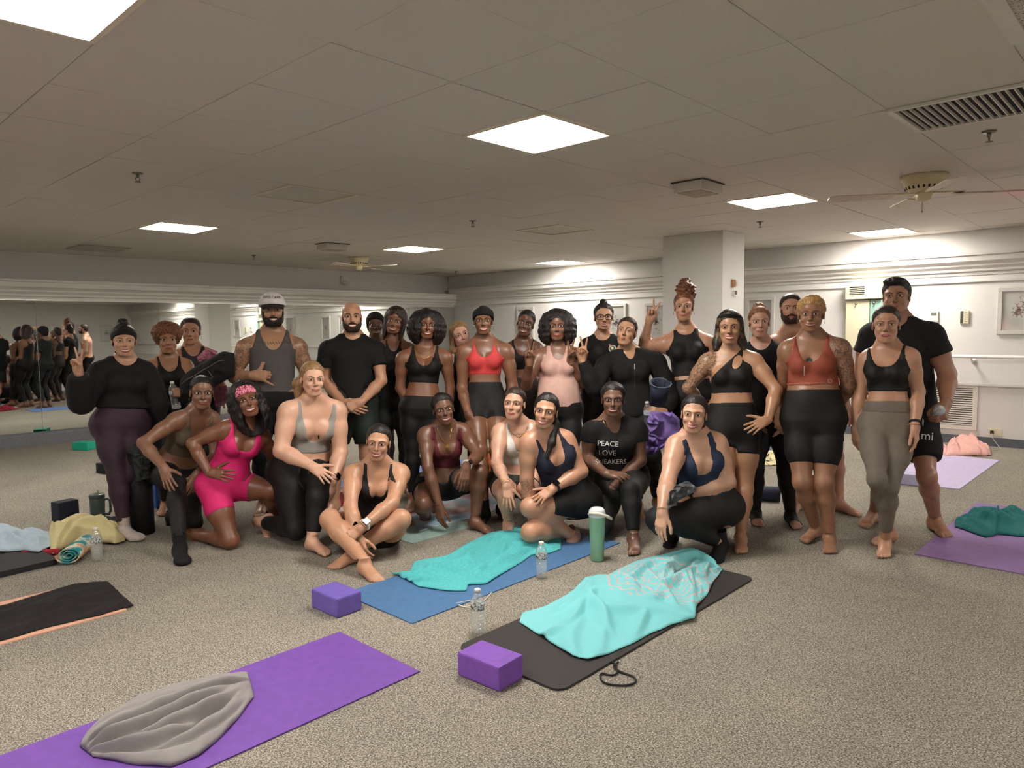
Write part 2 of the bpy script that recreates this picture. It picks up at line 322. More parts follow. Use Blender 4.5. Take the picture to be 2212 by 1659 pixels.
# --- sprinklers
CHR = mat('dull_chrome', '#8d877c', .35, 0, metal=.8)
def sprinkler(px, py, lab):
    p = onz(px, py, CEIL); r = empty('sprinkler', (p[0], p[1], CEIL), label=lab, cat='sprinkler')
    MB().lathe([(.0, -.008), (.032, -.007), (.036, 0)], n=16).build('escutcheon', CHR, r)
    MB().lathe([(.011, -.03), (.011, -.006)], n=10).tube([(-.014, 0, -.03), (-.012, 0, -.048), (0, 0, -.056)], .003, 6).tube([(.014, 0, -.03), (.012, 0, -.048), (0, 0, -.056)], .003, 6).build('body', CHR, r)
    MB().lathe([(.0, -.062), (.02, -.06), (.02, -.056), (0, -.055)], n=12).build('deflector', CHR, r)
for px, py, lab in ((297, 374, 'ceiling sprinkler at the left, nearest the mirror side'), (1021, 477, 'ceiling sprinkler left of the unlit patterned panel'), (1642, 479, 'ceiling sprinkler in front of the column'), (2137, 284, 'ceiling sprinkler just below the slotted air vent'), (548, 551, 'small far sprinkler over the mirror'), (1440, 535, 'ceiling sprinkler just left of the column'), (985, 586, 'farthest sprinkler near the corner')): sprinkler(px, py, lab)
# --- ceiling boxes (speakers)
def cbox(pxs, h, w_, lab):
    p = onz(*pxs, CEIL); r = empty('ceiling_speaker', (p[0], p[1], CEIL), label=lab, cat='speaker')
    MB().box((0, 0, -h/2), (w_, w_*.8, h), bev=.006).build('housing', mat('speaker_white', '#cfcac2', .5, .02), r)
    MB().box((0, 0, -h-.002), (w_*.86, w_*.66, .006), bev=.002).build('grille', mat('speaker_grille', '#b2a494', .7, .1, 200.), r)
    MB().box((0, 0, -.004), (w_+.03, w_*.8+.03, .006)).build('gasket', mat('gasket', '#4e463c', .8, 0), r)
cbox((1508, 396), .075, .30, 'white box speaker on the ceiling left of the lit panel'); cbox((718, 527), .075, .30, 'white box speaker on the ceiling beside the far fan')
# --- ceiling fans
FCR = mat('fan_cream', '#d8cba6', .4, .03); FBL = mat('fan_blade', '#cdbfae', .5, .12, 18.)
def fan(px, py, rot, lab):
    p = onz(px, py, CEIL); r = empty('ceiling_fan', (p[0], p[1], CEIL), rot, label=lab, cat='fan', group='hugger ceiling fans')
    MB().lathe([(.02, -.118), (.085, -.115), (.112, -.10), (.122, -.085), (.138, -.035), (.155, -.022), (.155, 0)], n=32).build('motor_housing', FCR, r)
    for k in range(22):
        a = 2*math.pi*k/22; s = MB().box((0, 0, 0), (.006, .012, .022)).build('cooling_slot', VD, r); s.location = (.1195*math.cos(a), .1195*math.sin(a), -.088); s.rotation_euler = (0, .35, a)
    MB().lathe([(.0, -.185), (.03, -.182), (.05, -.165), (.054, -.135), (.05, -.115)], n=24).build('switch_cup', FCR, r)
    MB().tube([(.02, 0, -.178), (.02, 0, -.245)], .0022, 5).lathe([(0, -.26), (.005, -.255), (.004, -.245)], c=(.02, 0, 0), n=8).build('pull_chain', mat('brass', '#b08d4a', .3, 0, metal=1.), r)
    for k in range(4):
        a = k*math.pi/2
        b = MB().box((.14, 0, -.122), (.16, .03, .012), bev=.004).box((.225, 0, -.126), (.07, .075, .008), bev=.003).build('blade_iron', FCR, r); b.rotation_euler = (0, 0, a)
        pts = [(.2, -.048), (.55, -.062), (.62, -.055), (.645, -.03), (.645, .03), (.62, .055), (.55, .062), (.2, .048)]
        bl = MB().prism(pts, -.004, .004).build('blade', FBL, r); bl.location = (0, 0, -.135); bl.rotation_euler = (math.radians(11)*math.cos(0), 0, a)
fan(1996, 380, math.radians(31), 'cream ceiling fan at the right with bare motor housing'); fan(775, 556, math.radians(20), 'small far cream ceiling fan near the corner')
# --- things on the column and walls
def wallbox(name, p, d, m_, lab, cat, bev=.004):
    return tag(MB().box((0, 0, 0), d, bev=bev).build(name, m_), lab, cat)
q = ony(1583, 612, cy0); r = empty('fire_alarm', (q[0], cy0, q[2]), label='small brown and clear alarm strobe on the column', cat='alarm')
MB().box((0, -.012, 0), (.07, .022, .085), bev=.004).build('backplate', mat('alarm_brown', '#a8713f', .5, .1), r); MB().box((.03, -.03, 0), (.03, .03, .06), bev=.008).build('strobe_lens', mat('strobe_clear', '#dcd6cc', .2, 0), r)
q = ony(1585, 634, cy0); r = empty('motion_sensor', (q[0], cy0, q[2]), label='small motion sensor below the alarm on the column', cat='sensor')
MB().box((0, -.012, 0), (.045, .024, .07), bev=.004).build('housing', mat('sensor_white', '#cfcfca', .4, 0), r); MB().box((0, -.026, .008), (.038, .008, .045), bev=.003).build('sensor_window', mat('sensor_dark', '#2f3330', .3, 0), r)
def frame(px0, px1, py0, py1, lab, art, onw='x', pos=None, size=None):
    if pos is None:
        a, b = onx(px0, py0, XW), onx(px1, py1, XW); yc, zc = (a[1]+b[1])/2, (a[2]+b[2])/2; w_, h_ = abs(a[1]-b[1]), abs(a[2]-b[2])
        r = empty('picture_frame', (XW, yc, zc), math.pi/2*0, label=lab, cat='picture'); r.rotation_euler = (0, 0, -math.pi/2)
    else:
        w_, h_ = size; r = empty('picture_frame', pos, label=lab, cat='picture'); r.rotation_euler = (0, 0, math.pi if onw == 'y' else -math.pi/2)
    t = .045
    fm = mat('frame_white', '#cfccc6', .5, .02)
    for nm, c, d in (('frame_rail', (0, -.015, h_/2-t/2), (w_, .03, t)), ('frame_rail', (0, -.015, -h_/2+t/2), (w_, .03, t)), ('frame_stile', (-w_/2+t/2, -.015, 0), (t, .03, h_-2*t)), ('frame_stile', (w_/2-t/2, -.015, 0), (t, .03, h_-2*t))):
        MB().box(c, d, bev=.004).build(nm, fm, r)
    MB().box((0, -.006, 0), (w_-2*t, .008, h_-2*t)).build('mount_board', mat('mount', '#e6e3de', .8, .02), r)
    rr = random.Random(int(zc*0+w_*1000) if pos is None else 7)
    for k in range(34):        # the print: loose painted strokes round a middle
        a = rr.uniform(0, 6.283); q_ = abs(rr.gauss(0, .45)); x, z = math.cos(a)*q_*w_*.26, math.sin(a)*q_*h_*.30
        if abs(x) > w_*.34 or abs(z) > h_*.36: continue
        s = rr.uniform(.012, .03)*(w_/.5); a0 = rr.uniform(0, 6.28); n = 9
        V = []; F = []
        for i in range(n):
            an = a0+i/(n-1)*rr.choice((2.2, 3.4, 4.4)); cx_, cz_ = x+s*math.cos(an), z+s*math.sin(an); tw = .004*(w_/.5)
            V += [(cx_-math.cos(an)*tw, -.0108, cz_-math.sin(an)*tw), (cx_+math.cos(an)*tw, -.0108, cz_+math.sin(an)*tw)]
        F = [(2*i, 2*i+1, 2*i+3, 2*i+2) for i in range(n-1)]
        mesh_obj('painted_stroke', V, F, rr.choice(art), r)
    MB().box((0, -.0125, 0), (w_-2*t, .001, h_-2*t)).build('glazing', clear('picture_glazing'), r)
    return r
RED = [mat('paint_red', '#b8473e', .8, 0), mat('paint_pink', '#d79a94', .8, 0), mat('paint_green', '#5f8576', .8, 0), mat('paint_rust', '#9d5b45', .8, 0)]
GRN = [MATS['paint_green'], MATS['paint_pink'], mat('paint_grey', '#77756f', .8, 0)]
GRY = [MATS['paint_grey'], mat('paint_dark', '#4b4946', .8, 0)]
frame(2157, 2246, 622, 722, 'white framed red and green print at the right edge', RED)
frame(1394, 1442, 655, 738, 'white framed print left of the column', GRN)
frame(1613, 1673, 643, 745, 'white framed print just right of the column', GRY)
for xx, ll in ((7.3, 'left framed print on the far end wall'), (8.2, 'middle framed print on the far end wall'), (8.95, 'right framed print on the far end wall')): frame(0, 0, 0, 0, ll, GRY, 'y', (xx, YB, 1.45), (.42, .62))
for yy, ll in ((-1.0, 'framed print beyond the right edge, nearest'), (6.9, 'framed print on the wall far left of the column'), (8.9, 'framed print close to the far corner')): frame(0, 0, 0, 0, ll, GRY, 'x', (XW, yy, 1.5), (.42, .62))
# cream air conditioner with a board below
a, b = onx(1826, 612, XW-.14), onx(1903, 645, XW-.14); yc = (a[1]+b[1])/2; w_ = abs(a[1]-b[1]); z1 = onx(1865, 610, XW-.14)[2]; z0 = onx(1865, 646, XW-.14)[2]
CRM = mat('cream_paint', '#d9d3b4', .5, .03)
r = empty('air_conditioner', (XW-.07, yc, (z0+z1)/2), label='cream wall air conditioner with a dark louvred outlet', cat='air conditioner')
MB().box((0, 0, 0), (.14, w_, z1-z0), bev=.01).build('cabinet', CRM, r); MB().box((-.069, w_*.16, .01), (.01, w_*.42, (z1-z0)*.5)).build('outlet', VD, r)
for k in range(5): s = MB().box((0, 0, 0), (.016, w_*.42, .004)).build('louvre', CRM, r); s.location = (-.074, w_*.16, .01-(z1-z0)*.22+k*(z1-z0)*.11); s.rotation_euler = (0, .5, 0)
zb = onx(1865, 752, XW-.1)[2]
r = empty('cabinet', (XW-.05, yc, (z0+zb)/2-.005), label='cream and teal wall panel below the air conditioner', cat='cabinet')
MB().box((0, w_*.17, 0), (.1, w_*.66, z0-zb-.02), bev=.004).build('cream_board', CRM, r); MB().box((0, -w_*.34, 0), (.1, w_*.32, z0-zb-.02), bev=.004).build('teal_board', mat('teal_board', '#8fb3a5', .5, .03), r)
for s in (.2, -.3): MB().lathe([(.012, 0), (.006, .015), (.014, .03), (0, .034)], axis=(-1, 0, 0), c=(-.05, s*w_, (z0-zb)*.42), n=12).build('knob', CHR, r)
q = onx(2018, 684, XW); r = empty('thermostat', (XW-.012, q[1], q[2]), label='small white thermostat on the picture wall', cat='thermostat'); MB().box((0, 0, 0), (.024, .10, .13), bev=.006).build('case', mat('sensor_white', '#cfcfca'), r); MB().box((-.012, 0, .03), (.003, .06, .035)).build('display', mat('lcd', '#6e746a', .3, 0), r)
q = onx(2084, 685, XW); r = empty('wall_heater_control', (XW-.012, q[1], q[2]), label='cream control unit right of the thermostat', cat='control'); MB().box((0, 0, 0), (.024, .09, .155), bev=.005).build('case', CRM, r); MB().box((-.012, .025, 0), (.004, .03, .14)).build('dark_strip', mat('dark_metal', '#4a443c', .4, 0), r)
for k in range(5): MB().box((-.0125, -.02, -.05+k*.025), (.003, .03, .004)).build('slot', MATS['dark_metal'], r)
# barre on brackets
zb = onx(2150, 771, XW-.15)[2]
r = empty('ballet_barre', (XW, 0, zb), label='long white barre rail on brackets along the picture wall', cat='barre')
MB().tube([(-.15, YB+.3, 0), (-.15, 3.0, 0)], .02, 10).build('rail', mat('barre_white', '#d9d7d4', .35, .02), r); MB().tube([(-.15, 4.7, 0), (-.15, YM-.3, 0)], .02, 10).build('rail', MATS['barre_white'], r)
for y in (-6, -4.4, -2.8, -1.2, .45, 1.85, 5.2, 6.8, 8.4, 10.0):
    MB().tube([(-.15, y, -.012), (-.12, y, -.045), (-.05, y, -.06), (0, y, -.06)], .011, 8).lathe([(.03, 0), (.03, .01), (0, .012)], axis=(-1, 0, 0), c=(0, y, -.06), n=14).build('bracket', MATS['barre_white'], r)
ld = MB().box((XW-.02, (YB+YM)/2, zb-.33), (.04, YM-YB, .03), bev=.006).build('trim_4', PW); tag(ld, 'low white ledge along the picture wall below the barre', 'moulding', kind='structure')
# heating grille
a, b = onx(2008, 826, XW), onx(2110, 930, XW); yc, zc = (a[1]+b[1])/2, (a[2]+b[2])/2; w_, h_ = abs(a[1]-b[1]), abs(a[2]-b[2])
r = empty('wall_vent', (XW, yc, zc), label='large white louvred return grille low on the picture wall', cat='vent')
f = MB()
for s in (-1, 1): f.box((-.01, s*(w_/2-.025), 0), (.02, .05, h_)); f.box((-.01, 0, s*(h_/2-.025)), (.02, w_-.1, .05))
f.build('frame', VW, r); MB().box((-.002, 0, 0), (.003, w_-.1, h_-.1)).build('duct', VD, r)
nl = 17
for k in range(nl): s = MB().box((0, 0, 0), (.024, w_-.1, .004)).build('louvre', VW, r); s.location = (-.01, 0, -h_/2+.065+(h_-.13)*k/(nl-1)); s.rotation_euler = (0, -.7, 0)
q = onx(2150, 934, XW); r = empty('power_outlet', (XW-.004, q[1], q[2]), label='cream double power outlet near the baseboard', cat='outlet'); MB().box((0, 0, 0), (.008, .13, .08), bev=.003).build('face_plate', CRM, r); MB().box((-.008, .03, .0), (.02, .035, .04), bev=.004).build('plug', VD, r)
MB().box((-.005, -.03, 0), (.004, .03, .03), bev=.001).build('socket_face', FRM, r)
pts = [(XW-.02, q[1]+.03, q[2]-.01), (XW-.04, q[1]+.02, q[2]-.06), (XW-.06, q[1]-.02, .05), (XW-.1, q[1]-.06, .012), (XW-.2, q[1]-.1, .006), (XW-.35, q[1]-.05, .006)]
r0 = Vector(r.location); MB().tube([Vector(p)-r0 for p in pts], .004, 6).build('cable', mat('cord_grey', '#b9b5ad', .5, 0), r)
q = ony(737, 607, YU); r = empty('security_camera', (q[0], YU, q[2]), label='small white camera on the wall below the far fan', cat='camera'); MB().box((0, -.02, .03), (.05, .04, .12), bev=.006).build('bracket', MATS['sensor_white'], r); MB().lathe([(.035, -.06), (.045, 0), (.035, .06)], axis=(.6, -.8, -.3), c=(.03, -.09, -.04), n=14).build('camera_body', MATS['sensor_white'], r)
# exit sign and bluish glass bay behind, met only in the mirror
r = empty('exit_sign', (7.3, 1.0, 2.35), label='red glowing exit sign hung from the ceiling, seen in the mirror', cat='sign')
MB().box((0, 0, 0), (.36, .04, .2), bev=.006).build('case', MATS['speaker_white'], r); MB().box((0, 0, .12), (.06, .02, .04)).build('hanger', MATS['speaker_white'], r)
t = bpy.data.curves.new('exit_letters', 'FONT'); t.body = 'EXIT'; t.size = .16; t.align_x = 'CENTER'; t.align_y = 'CENTER'; t.extrude = .002
lt = bpy.data.objects.new('t', t); link(lt); me = bpy.data.meshes.new_from_object(lt.evaluated_get(bpy.context.evaluated_depsgraph_get())); bpy.data.objects.remove(lt)
lt = bpy.data.objects.new('letters', me); me.materials.clear(); me.materials.append(mat('exit_red', (1., .05, .08), .5, 0, emit=1.5)); link(lt, r); lt.location = (0, .022, 0); lt.rotation_euler = (math.pi/2, 0, math.pi)
# ================================================================== PEOPLE: distance fields turned into skin and cloth
CYW, SYW = math.cos(YAW), math.sin(YAW)
def w2c(p): p = np.asarray(p, float); return np.array([p[0]*CYW-p[1]*SYW, p[0]*SYW+p[1]*CYW, p[2]])     # world -> axes turned with the camera's heading
def c2w(p): return np.array([p[0]*CYW+p[1]*SYW, -p[0]*SYW+p[1]*CYW, p[2]])
def rayc(px, py): return w2c(ray(px, py))
def pixc(px, py, dep): return np.array([0, 0, HC])+rayc(px, py)*dep
def gndc(px, py, z=0.): return w2c(onz(px, py, z))
def nrm(v): v = np.asarray(v, float); n = np.linalg.norm(v); return v/n if n > 1e-9 else v
def smin(a, b, k):
    h = np.maximum(k-np.abs(a-b), 0)/np.maximum(k, 1e-6); return np.minimum(a, b)-h*h*k*.25
class Grid:
    def __init__(s, lo, hi, h):
        s.h = h; s.lo = np.asarray(lo, float); s.n = np.ceil((np.asarray(hi)-s.lo)/h).astype(int)+1
        s.ax = [(s.lo[i]+h*np.arange(s.n[i])).astype(np.float32) for i in range(3)]
    def far(s): return np.full(s.n, .5, np.float32)
    def sl(s, lo, hi):
        a = np.clip(np.floor((np.asarray(lo)-s.lo)/s.h).astype(int), 0, s.n); b = np.clip(np.ceil((np.asarray(hi)-s.lo)/s.h).astype(int)+1, 0, s.n)
        return a, b
    def sub(s, a, b): return s.ax[0][a[0]:b[0], None, None], s.ax[1][None, a[1]:b[1], None], s.ax[2][None, None, a[2]:b[2]]
    def full(s): return s.sub((0, 0, 0), s.n)
def add_prim(G, F, lo, hi, fn, k=.02, m=.05, op='u'):
    a, b = G.sl(np.asarray(lo)-m, np.asarray(hi)+m)
    if (b <= a).any(): return
    X, Y, Z = G.sub(a, b); S = np.s_[a[0]:b[0], a[1]:b[1], a[2]:b[2]]; d = fn(X, Y, Z).astype(np.float32)
    F[S] = smin(F[S], d, k) if op == 'u' else -smin(-F[S], d, k)
def cone(G, F, a, b, ra, rb, k=.02, m=.06, op='u'):
    a = np.asarray(a, float); b = np.asarray(b, float); ab = b-a; L2 = max(ab@ab, 1e-9); R = max(ra, rb)
    def fn(X, Y, Z):
        px, py, pz = X-a[0], Y-a[1], Z-a[2]; t = np.clip((px*ab[0]+py*ab[1]+pz*ab[2])/L2, 0, 1)
        return np.sqrt((px-ab[0]*t)**2+(py-ab[1]*t)**2+(pz-ab[2]*t)**2)-(ra+(rb-ra)*t)
    add_prim(G, F, np.minimum(a, b)-R, np.maximum(a, b)+R, fn, k, m, op)
def ell(G, F, c, r, k=.02, ax=None, m=.05, op='u'):
    c = np.asarray(c, float); r = np.asarray(r, float); R = r.max(); ax = np.eye(3) if ax is None else ax
    def fn(X, Y, Z):
        px, py, pz = X-c[0], Y-c[1], Z-c[2]; q = [px*ax[i][0]+py*ax[i][1]+pz*ax[i][2] for i in range(3)]
        k0 = np.sqrt((q[0]/r[0])**2+(q[1]/r[1])**2+(q[2]/r[2])**2); k1 = np.sqrt((q[0]/r[0]**2)**2+(q[1]/r[1]**2)**2+(q[2]/r[2]**2)**2)
        return k0*(k0-1)/np.maximum(k1, 1e-6)
    add_prim(G, F, c-R, c+R, fn, k, m, op)
def wob(X, Y, Z, f, seed=0, n=4):
    """cheap smooth noise of about +-1"""
    r = np.random.RandomState(seed); o = 0
    for _ in range(n):
        d = nrm(r.normal(size=3))*f*r.uniform(.7, 1.4); e = nrm(r.normal(size=3))*f*r.uniform(.7, 1.4); p = r.uniform(0, 6.28, 2)
        o = o+np.sin(X*d[0]+Y*d[1]+Z*d[2]+p[0])*np.sin(X*e[0]+Y*e[1]+Z*e[2]+p[1])
    return o*(1.6/n)
def surf(G, F, proj=1):
    """surface nets -> verts, quads"""
    n = F.shape; ins = F < 0
    c = np.zeros((n[0]-1, n[1]-1, n[2]-1), np.uint8)
    for i in (0, 1):
        for j in (0, 1):
            for k in (0, 1): c += ins[i:n[0]-1+i, j:n[1]-1+j, k:n[2]-1+k]
    act = (c > 0) & (c < 8); idx = np.argwhere(act)
    if len(idx) == 0: return np.zeros((0, 3)), np.zeros((0, 4), int)
    vid = np.full(act.shape, -1, np.int32); vid[act] = np.arange(len(idx))
    acc = np.zeros((len(idx), 3)); cnt = np.zeros(len(idx)); I = idx
    for axis in range(3):
        o1, o2 = [x for x in range(3) if x != axis]
        for p in (0, 1):
            for q in (0, 1):
                s = np.zeros(3, int); s[o1] = p; s[o2] = q; e = s.copy(); e[axis] = 1
                A = F[I[:, 0]+s[0], I[:, 1]+s[1], I[:, 2]+s[2]]; B = F[I[:, 0]+e[0], I[:, 1]+e[1], I[:, 2]+e[2]]
                mk = (A < 0) != (B < 0); t = np.where(mk, A/np.where(mk, A-B, 1), 0)
                P = np.tile(s.astype(float), (len(idx), 1)); P[:, axis] = t
                acc += P*mk[:, None]; cnt += mk
    V = I+acc/cnt[:, None]
    Q = []
    for axis in range(3):
        o1, o2 = [(1, 2), (2, 0), (0, 1)][axis]
        sl0 = [slice(None)]*3; sl1 = [slice(None)]*3; sl0[axis] = slice(0, n[axis]-1); sl1[axis] = slice(1, n[axis])
        a, b = ins[tuple(sl0)], ins[tuple(sl1)]; E = np.argwhere(a != b)
        E = E[(E[:, o1] > 0) & (E[:, o2] > 0) & (E[:, o1] < n[o1]-1) & (E[:, o2] < n[o2]-1)]
        f = a[E[:, 0], E[:, 1], E[:, 2]]
        def at(d1, d2):
            K = E.copy(); K[:, o1] -= d1; K[:, o2] -= d2; return vid[K[:, 0], K[:, 1], K[:, 2]]
        q = np.stack([at(1, 1), at(0, 1), at(0, 0), at(1, 0)], 1); q[~f] = q[~f][:, ::-1]; Q.append(q)
    Q = np.concatenate(Q); Q = Q[(Q >= 0).all(1)]
    for _ in range(proj):
        f, g = tri(F, V); g2 = np.maximum((g*g).sum(1), 1e-8); st = np.clip(-f/g2, -.5, .5)[:, None]*g; V = V+st*.9
    return G.lo+V*G.h, Q
def tri(F, V):
    n = np.array(F.shape); i = np.clip(np.floor(V).astype(int), 0, n-2); t = V-i
    def c(a, b, d): return F[i[:, 0]+a, i[:, 1]+b, i[:, 2]+d]
    x, y, z = t.T
    c00 = c(0, 0, 0)*(1-x)+c(1, 0, 0)*x; c10 = c(0, 1, 0)*(1-x)+c(1, 1, 0)*x; c01 = c(0, 0, 1)*(1-x)+c(1, 0, 1)*x; c11 = c(0, 1, 1)*(1-x)+c(1, 1, 1)*x
    c0 = c00*(1-y)+c10*y; c1 = c01*(1-y)+c11*y; f = c0*(1-z)+c1*z
    gx = ((c(1, 0, 0)-c(0, 0, 0))*(1-y)+(c(1, 1, 0)-c(0, 1, 0))*y)*(1-z)+((c(1, 0, 1)-c(0, 0, 1))*(1-y)+(c(1, 1, 1)-c(0, 1, 1))*y)*z
    gy = (c10-c00)*(1-z)+(c11-c01)*z; gz = c1-c0
    return f, np.stack([gx, gy, gz], 1)
def fsample(G, F, P):
    V = np.clip((np.asarray(P)-G.lo)/G.h, 0, np.array(F.shape)-1.001); return tri(F, V)[0]
# ------------------------------------------------------------------ hands and feet (made once per pose)
LIB = {}
def hand_mesh(pose):
    """right hand: +y to the fingertips, +z back of the hand, thumb on -x"""
    if ('h', pose) in LIB: return LIB['h', pose]
    G = Grid((-.095, -.045, -.075), (.065, .2, .045), .0036); F = G.far()
    K = [(-.027, .082), (-.009, .088), (.009, .084), (.026, .075)]; LN = [(.040, .024, .02), (.044, .028, .021), (.041, .026, .02), (.032, .02, .018)]; RR = [.0088, .009, .0086, .0076]
    curl = dict(relax=[(12, 18, 12), (16, 22, 14), (20, 26, 16), (24, 28, 18)], flat=[(6, 8, 6), (8, 10, 8), (10, 12, 8), (12, 14, 10)], cup=[(28, 24, 14), (30, 26, 16), (32, 28, 18), (34, 30, 18)],
                peace=[(-4, 3, 2), (-4, 3, 2), (78, 88, 50), (78, 88, 50)], shaka=[(80, 88, 50), (80, 88, 50), (80, 88, 50), (6, 8, 6)], grip=[(42, 52, 34), (46, 54, 36), (50, 56, 36), (52, 56, 36)])[pose]
    spr = dict(relax=(-5, -1, 3, 8), flat=(-10, -2, 6, 15), cup=(-6, -1, 4, 9), peace=(-13, 12, 5, 8), shaka=(0, 0, 2, 26), grip=(-3, 0, 3, 6))[pose]
    for i, (kx, ky) in enumerate(K):
        cone(G, F, (kx*.55, .0, -.002), (kx, ky, 0), .0165, .0118, .012)
    ell(G, F, (-.022, .03, -.014), (.016, .03, .014), .014); ell(G, F, (.02, .035, -.012), (.013, .03, .012), .014)
    cone(G, F, (-.008, -.06, 0), (-.008, .008, 0), .0215, .0205, .02); cone(G, F, (.008, -.06, 0), (.008, .008, 0), .0215, .0205, .02)
    for i, (kx, ky) in enumerate(K):
        p = np.array([kx, ky, 0.]); a = 0; s = math.radians(spr[i]); H = G.far()
        for j in range(3):
            a += math.radians(curl[i][j]); d = np.array([math.sin(s)*math.cos(a), math.cos(s)*math.cos(a), -math.sin(a)]); q = p+d*LN[i][j]; r0 = RR[i]*(1-.08*j)
            cone(G, H, p, q, r0, r0*(.93 if j < 2 else .86), .004); p = q
        kf = np.float32(.006); F = smin(F, H, kf)
    T = dict(relax=((-.55, .8, -.25), (-.3, .93, -.2), (-.15, .97, -.15)), flat=((-.75, .62, -.15), (-.6, .78, -.1), (-.5, .86, -.1)), cup=((-.6, .7, -.4), (-.35, .85, -.4), (-.2, .9, -.4)),
             peace=((-.35, .8, -.55), (.45, .75, -.5), (.75, .6, -.3)), shaka=((-.85, .5, -.15), (-.95, .3, 0), (-.97, .2, .1)), grip=((-.5, .65, -.6), (-.05, .75, -.65), (.3, .75, -.6)))[pose]
    p = np.array([-.021, .022, -.008]); H = G.far()
    for d, l, r in zip(T, (.044, .034, .026), (.0135, .0112, .0098)):
        q = p+nrm(d)*l; cone(G, H, p, q, r, r*.9, .005); p = q
    F = smin(F, H, np.float32(.010))
    V, Q = thin(*surf(G, F), .36)
    LIB['h', pose] = (V, Q); return V, Q
def foot_mesh(kind):
    """right foot, origin at the ankle, toes to +y, sole at z=-.075, big toe on -x"""
    if ('f', kind) in LIB: return LIB['f', kind]
    G = Grid((-.062, -.085, -.085), (.062, .205, .09), .0042); F = G.far()
    cone(G, F, (0, 0, .1), (0, -.004, -.005), .0325, .0335, .02)
    ell(G, F, (0, -.035, -.042), (.031, .034, .034), .03)
    cone(G, F, (-.004, .0, -.02), (-.012, .10, -.05), .036, .024, .03); cone(G, F, (.008, .0, -.035), (.018, .09, -.055), .03, .02, .03)
    ell(G, F, (-.018, .115, -.055), (.024, .03, .019), .02); ell(G, F, (.016, .105, -.057), (.024, .03, .017), .02)
    ell(G, F, (-.028, .0, -.0), (.011, .014, .014), .012); ell(G, F, (.027, -.006, -.006), (.011, .013, .014), .012)
    if kind == 'bare':
        for x, y, l, r in ((-.030, .128, .036, .0125), (-.009, .132, .031, .0092), (.007, .128, .027, .0086), (.021, .12, .024, .0082), (.033, .108, .021, .0078)):
            H = G.far(); cone(G, H, (x, y-.012, -.058), (x+.0*l, y+l*.55, -.0605), r*.95, r, .004); cone(G, H, (x, y+l*.55, -.0605), (x, y+l*.9, -.065), r, r*.92, .004); F = smin(F, H, np.float32(.005))
    else:
        ell(G, F, (-.008, .135, -.058), (.040, .038, .018), .03)
    X, Y, Z = G.full(); F = np.maximum(F, (-.0765-Z+0*F))          # flat sole
    V, Q = thin(*surf(G, F, 0), .32)
    LIB['f', kind] = (V, Q); return V, Q
# ------------------------------------------------------------------ heads
def tubeVF(P, R, n=6):
    mb = MB().tube(P, R, n); return mb.V, mb.F
HEADG = dict(lo=(-.1, -.135, -.175), hi=(.1, .12, .135))
def head_field(sp):
    G = Grid(HEADG['lo'], HEADG['hi'], .0044); F = G.far(); w = sp.get('hw', 1.); j = sp.get('jaw', 1.); sm = sp.get('smile', .5); ma = sp.get('male', 0)
    ell(G, F, (0, .014, .043), (.0745*w, .092, .079), .02)
    ell(G, F, (0, -.022, -.028), ((.0615 if ma else .0575)*w, .064, .082), .035)
    ell(G, F, (0, -.052, -.082), ((.041 if ma else .032)*w*j, .034, .029), .03)                       # jaw, chin
    ell(G, F, (0, -.074, -.098), ((.019 if ma else .0155)*j, .014, .013), .018)
    for s in (-1, 1):
        jw = 1. if ma else .84; cone(G, F, (s*.058*w*j*jw, .0, -.045), (s*.03*w*j*jw, -.06, -.09), .012, .013, .03)
        ell(G, F, (s*.037*w, -.063, -.030+.004*sm), (.0195+.003*sm, .020, .018), .024)   # cheek
        cone(G, F, (s*.012, -.086, .024), (s*.05*w, -.066, .024), .010, .010, .02)      # brow
        ell(G, F, (s*.031, -.0975, .007), (.0165, .0135, .0095), .02, op='s')        # socket
        ell(G, F, (s*.0315, -.0745, .005), (.0152, .0125, .0125), .004)                 # eyeball and lids
    nl = sp.get('nose', 1.)
    cone(G, F, (0, -.087, .014), (0, -.1035-.006*nl, -.026), .0068, .0105, .010); 
    for s in (-1, 1): ell(G, F, (s*.0112*nl, -.0965, -.0305), (.0078, .0085, .0065), .006)
    ell(G, F, (0, -.078, -.062), (.027, .017, .018), .018)                               # mouth muzzle
    for s in (-1, 1):                                                                    # ears
        ell(G, F, (s*.0765*w, .012, -.004), (.007, .017, .029), .008, ax=np.array([nrm((1, -s*.25*0, 0)), nrm((0, 1, .15)), nrm((0, -.15, 1))]))
        ell(G, F, (s*.080*w, .010, .0), (.006, .009, .017), .004, op='s')
    r = .049*(1.17 if ma else 1.)*sp.get('nkw', 1.)
    nv = np.asarray(sp.get('nvec', (0, .04, -.2))); b0 = np.array((0, .028, -.05)); cone(G, F, b0, nv, r, r*1.06, .03)
    return G, F
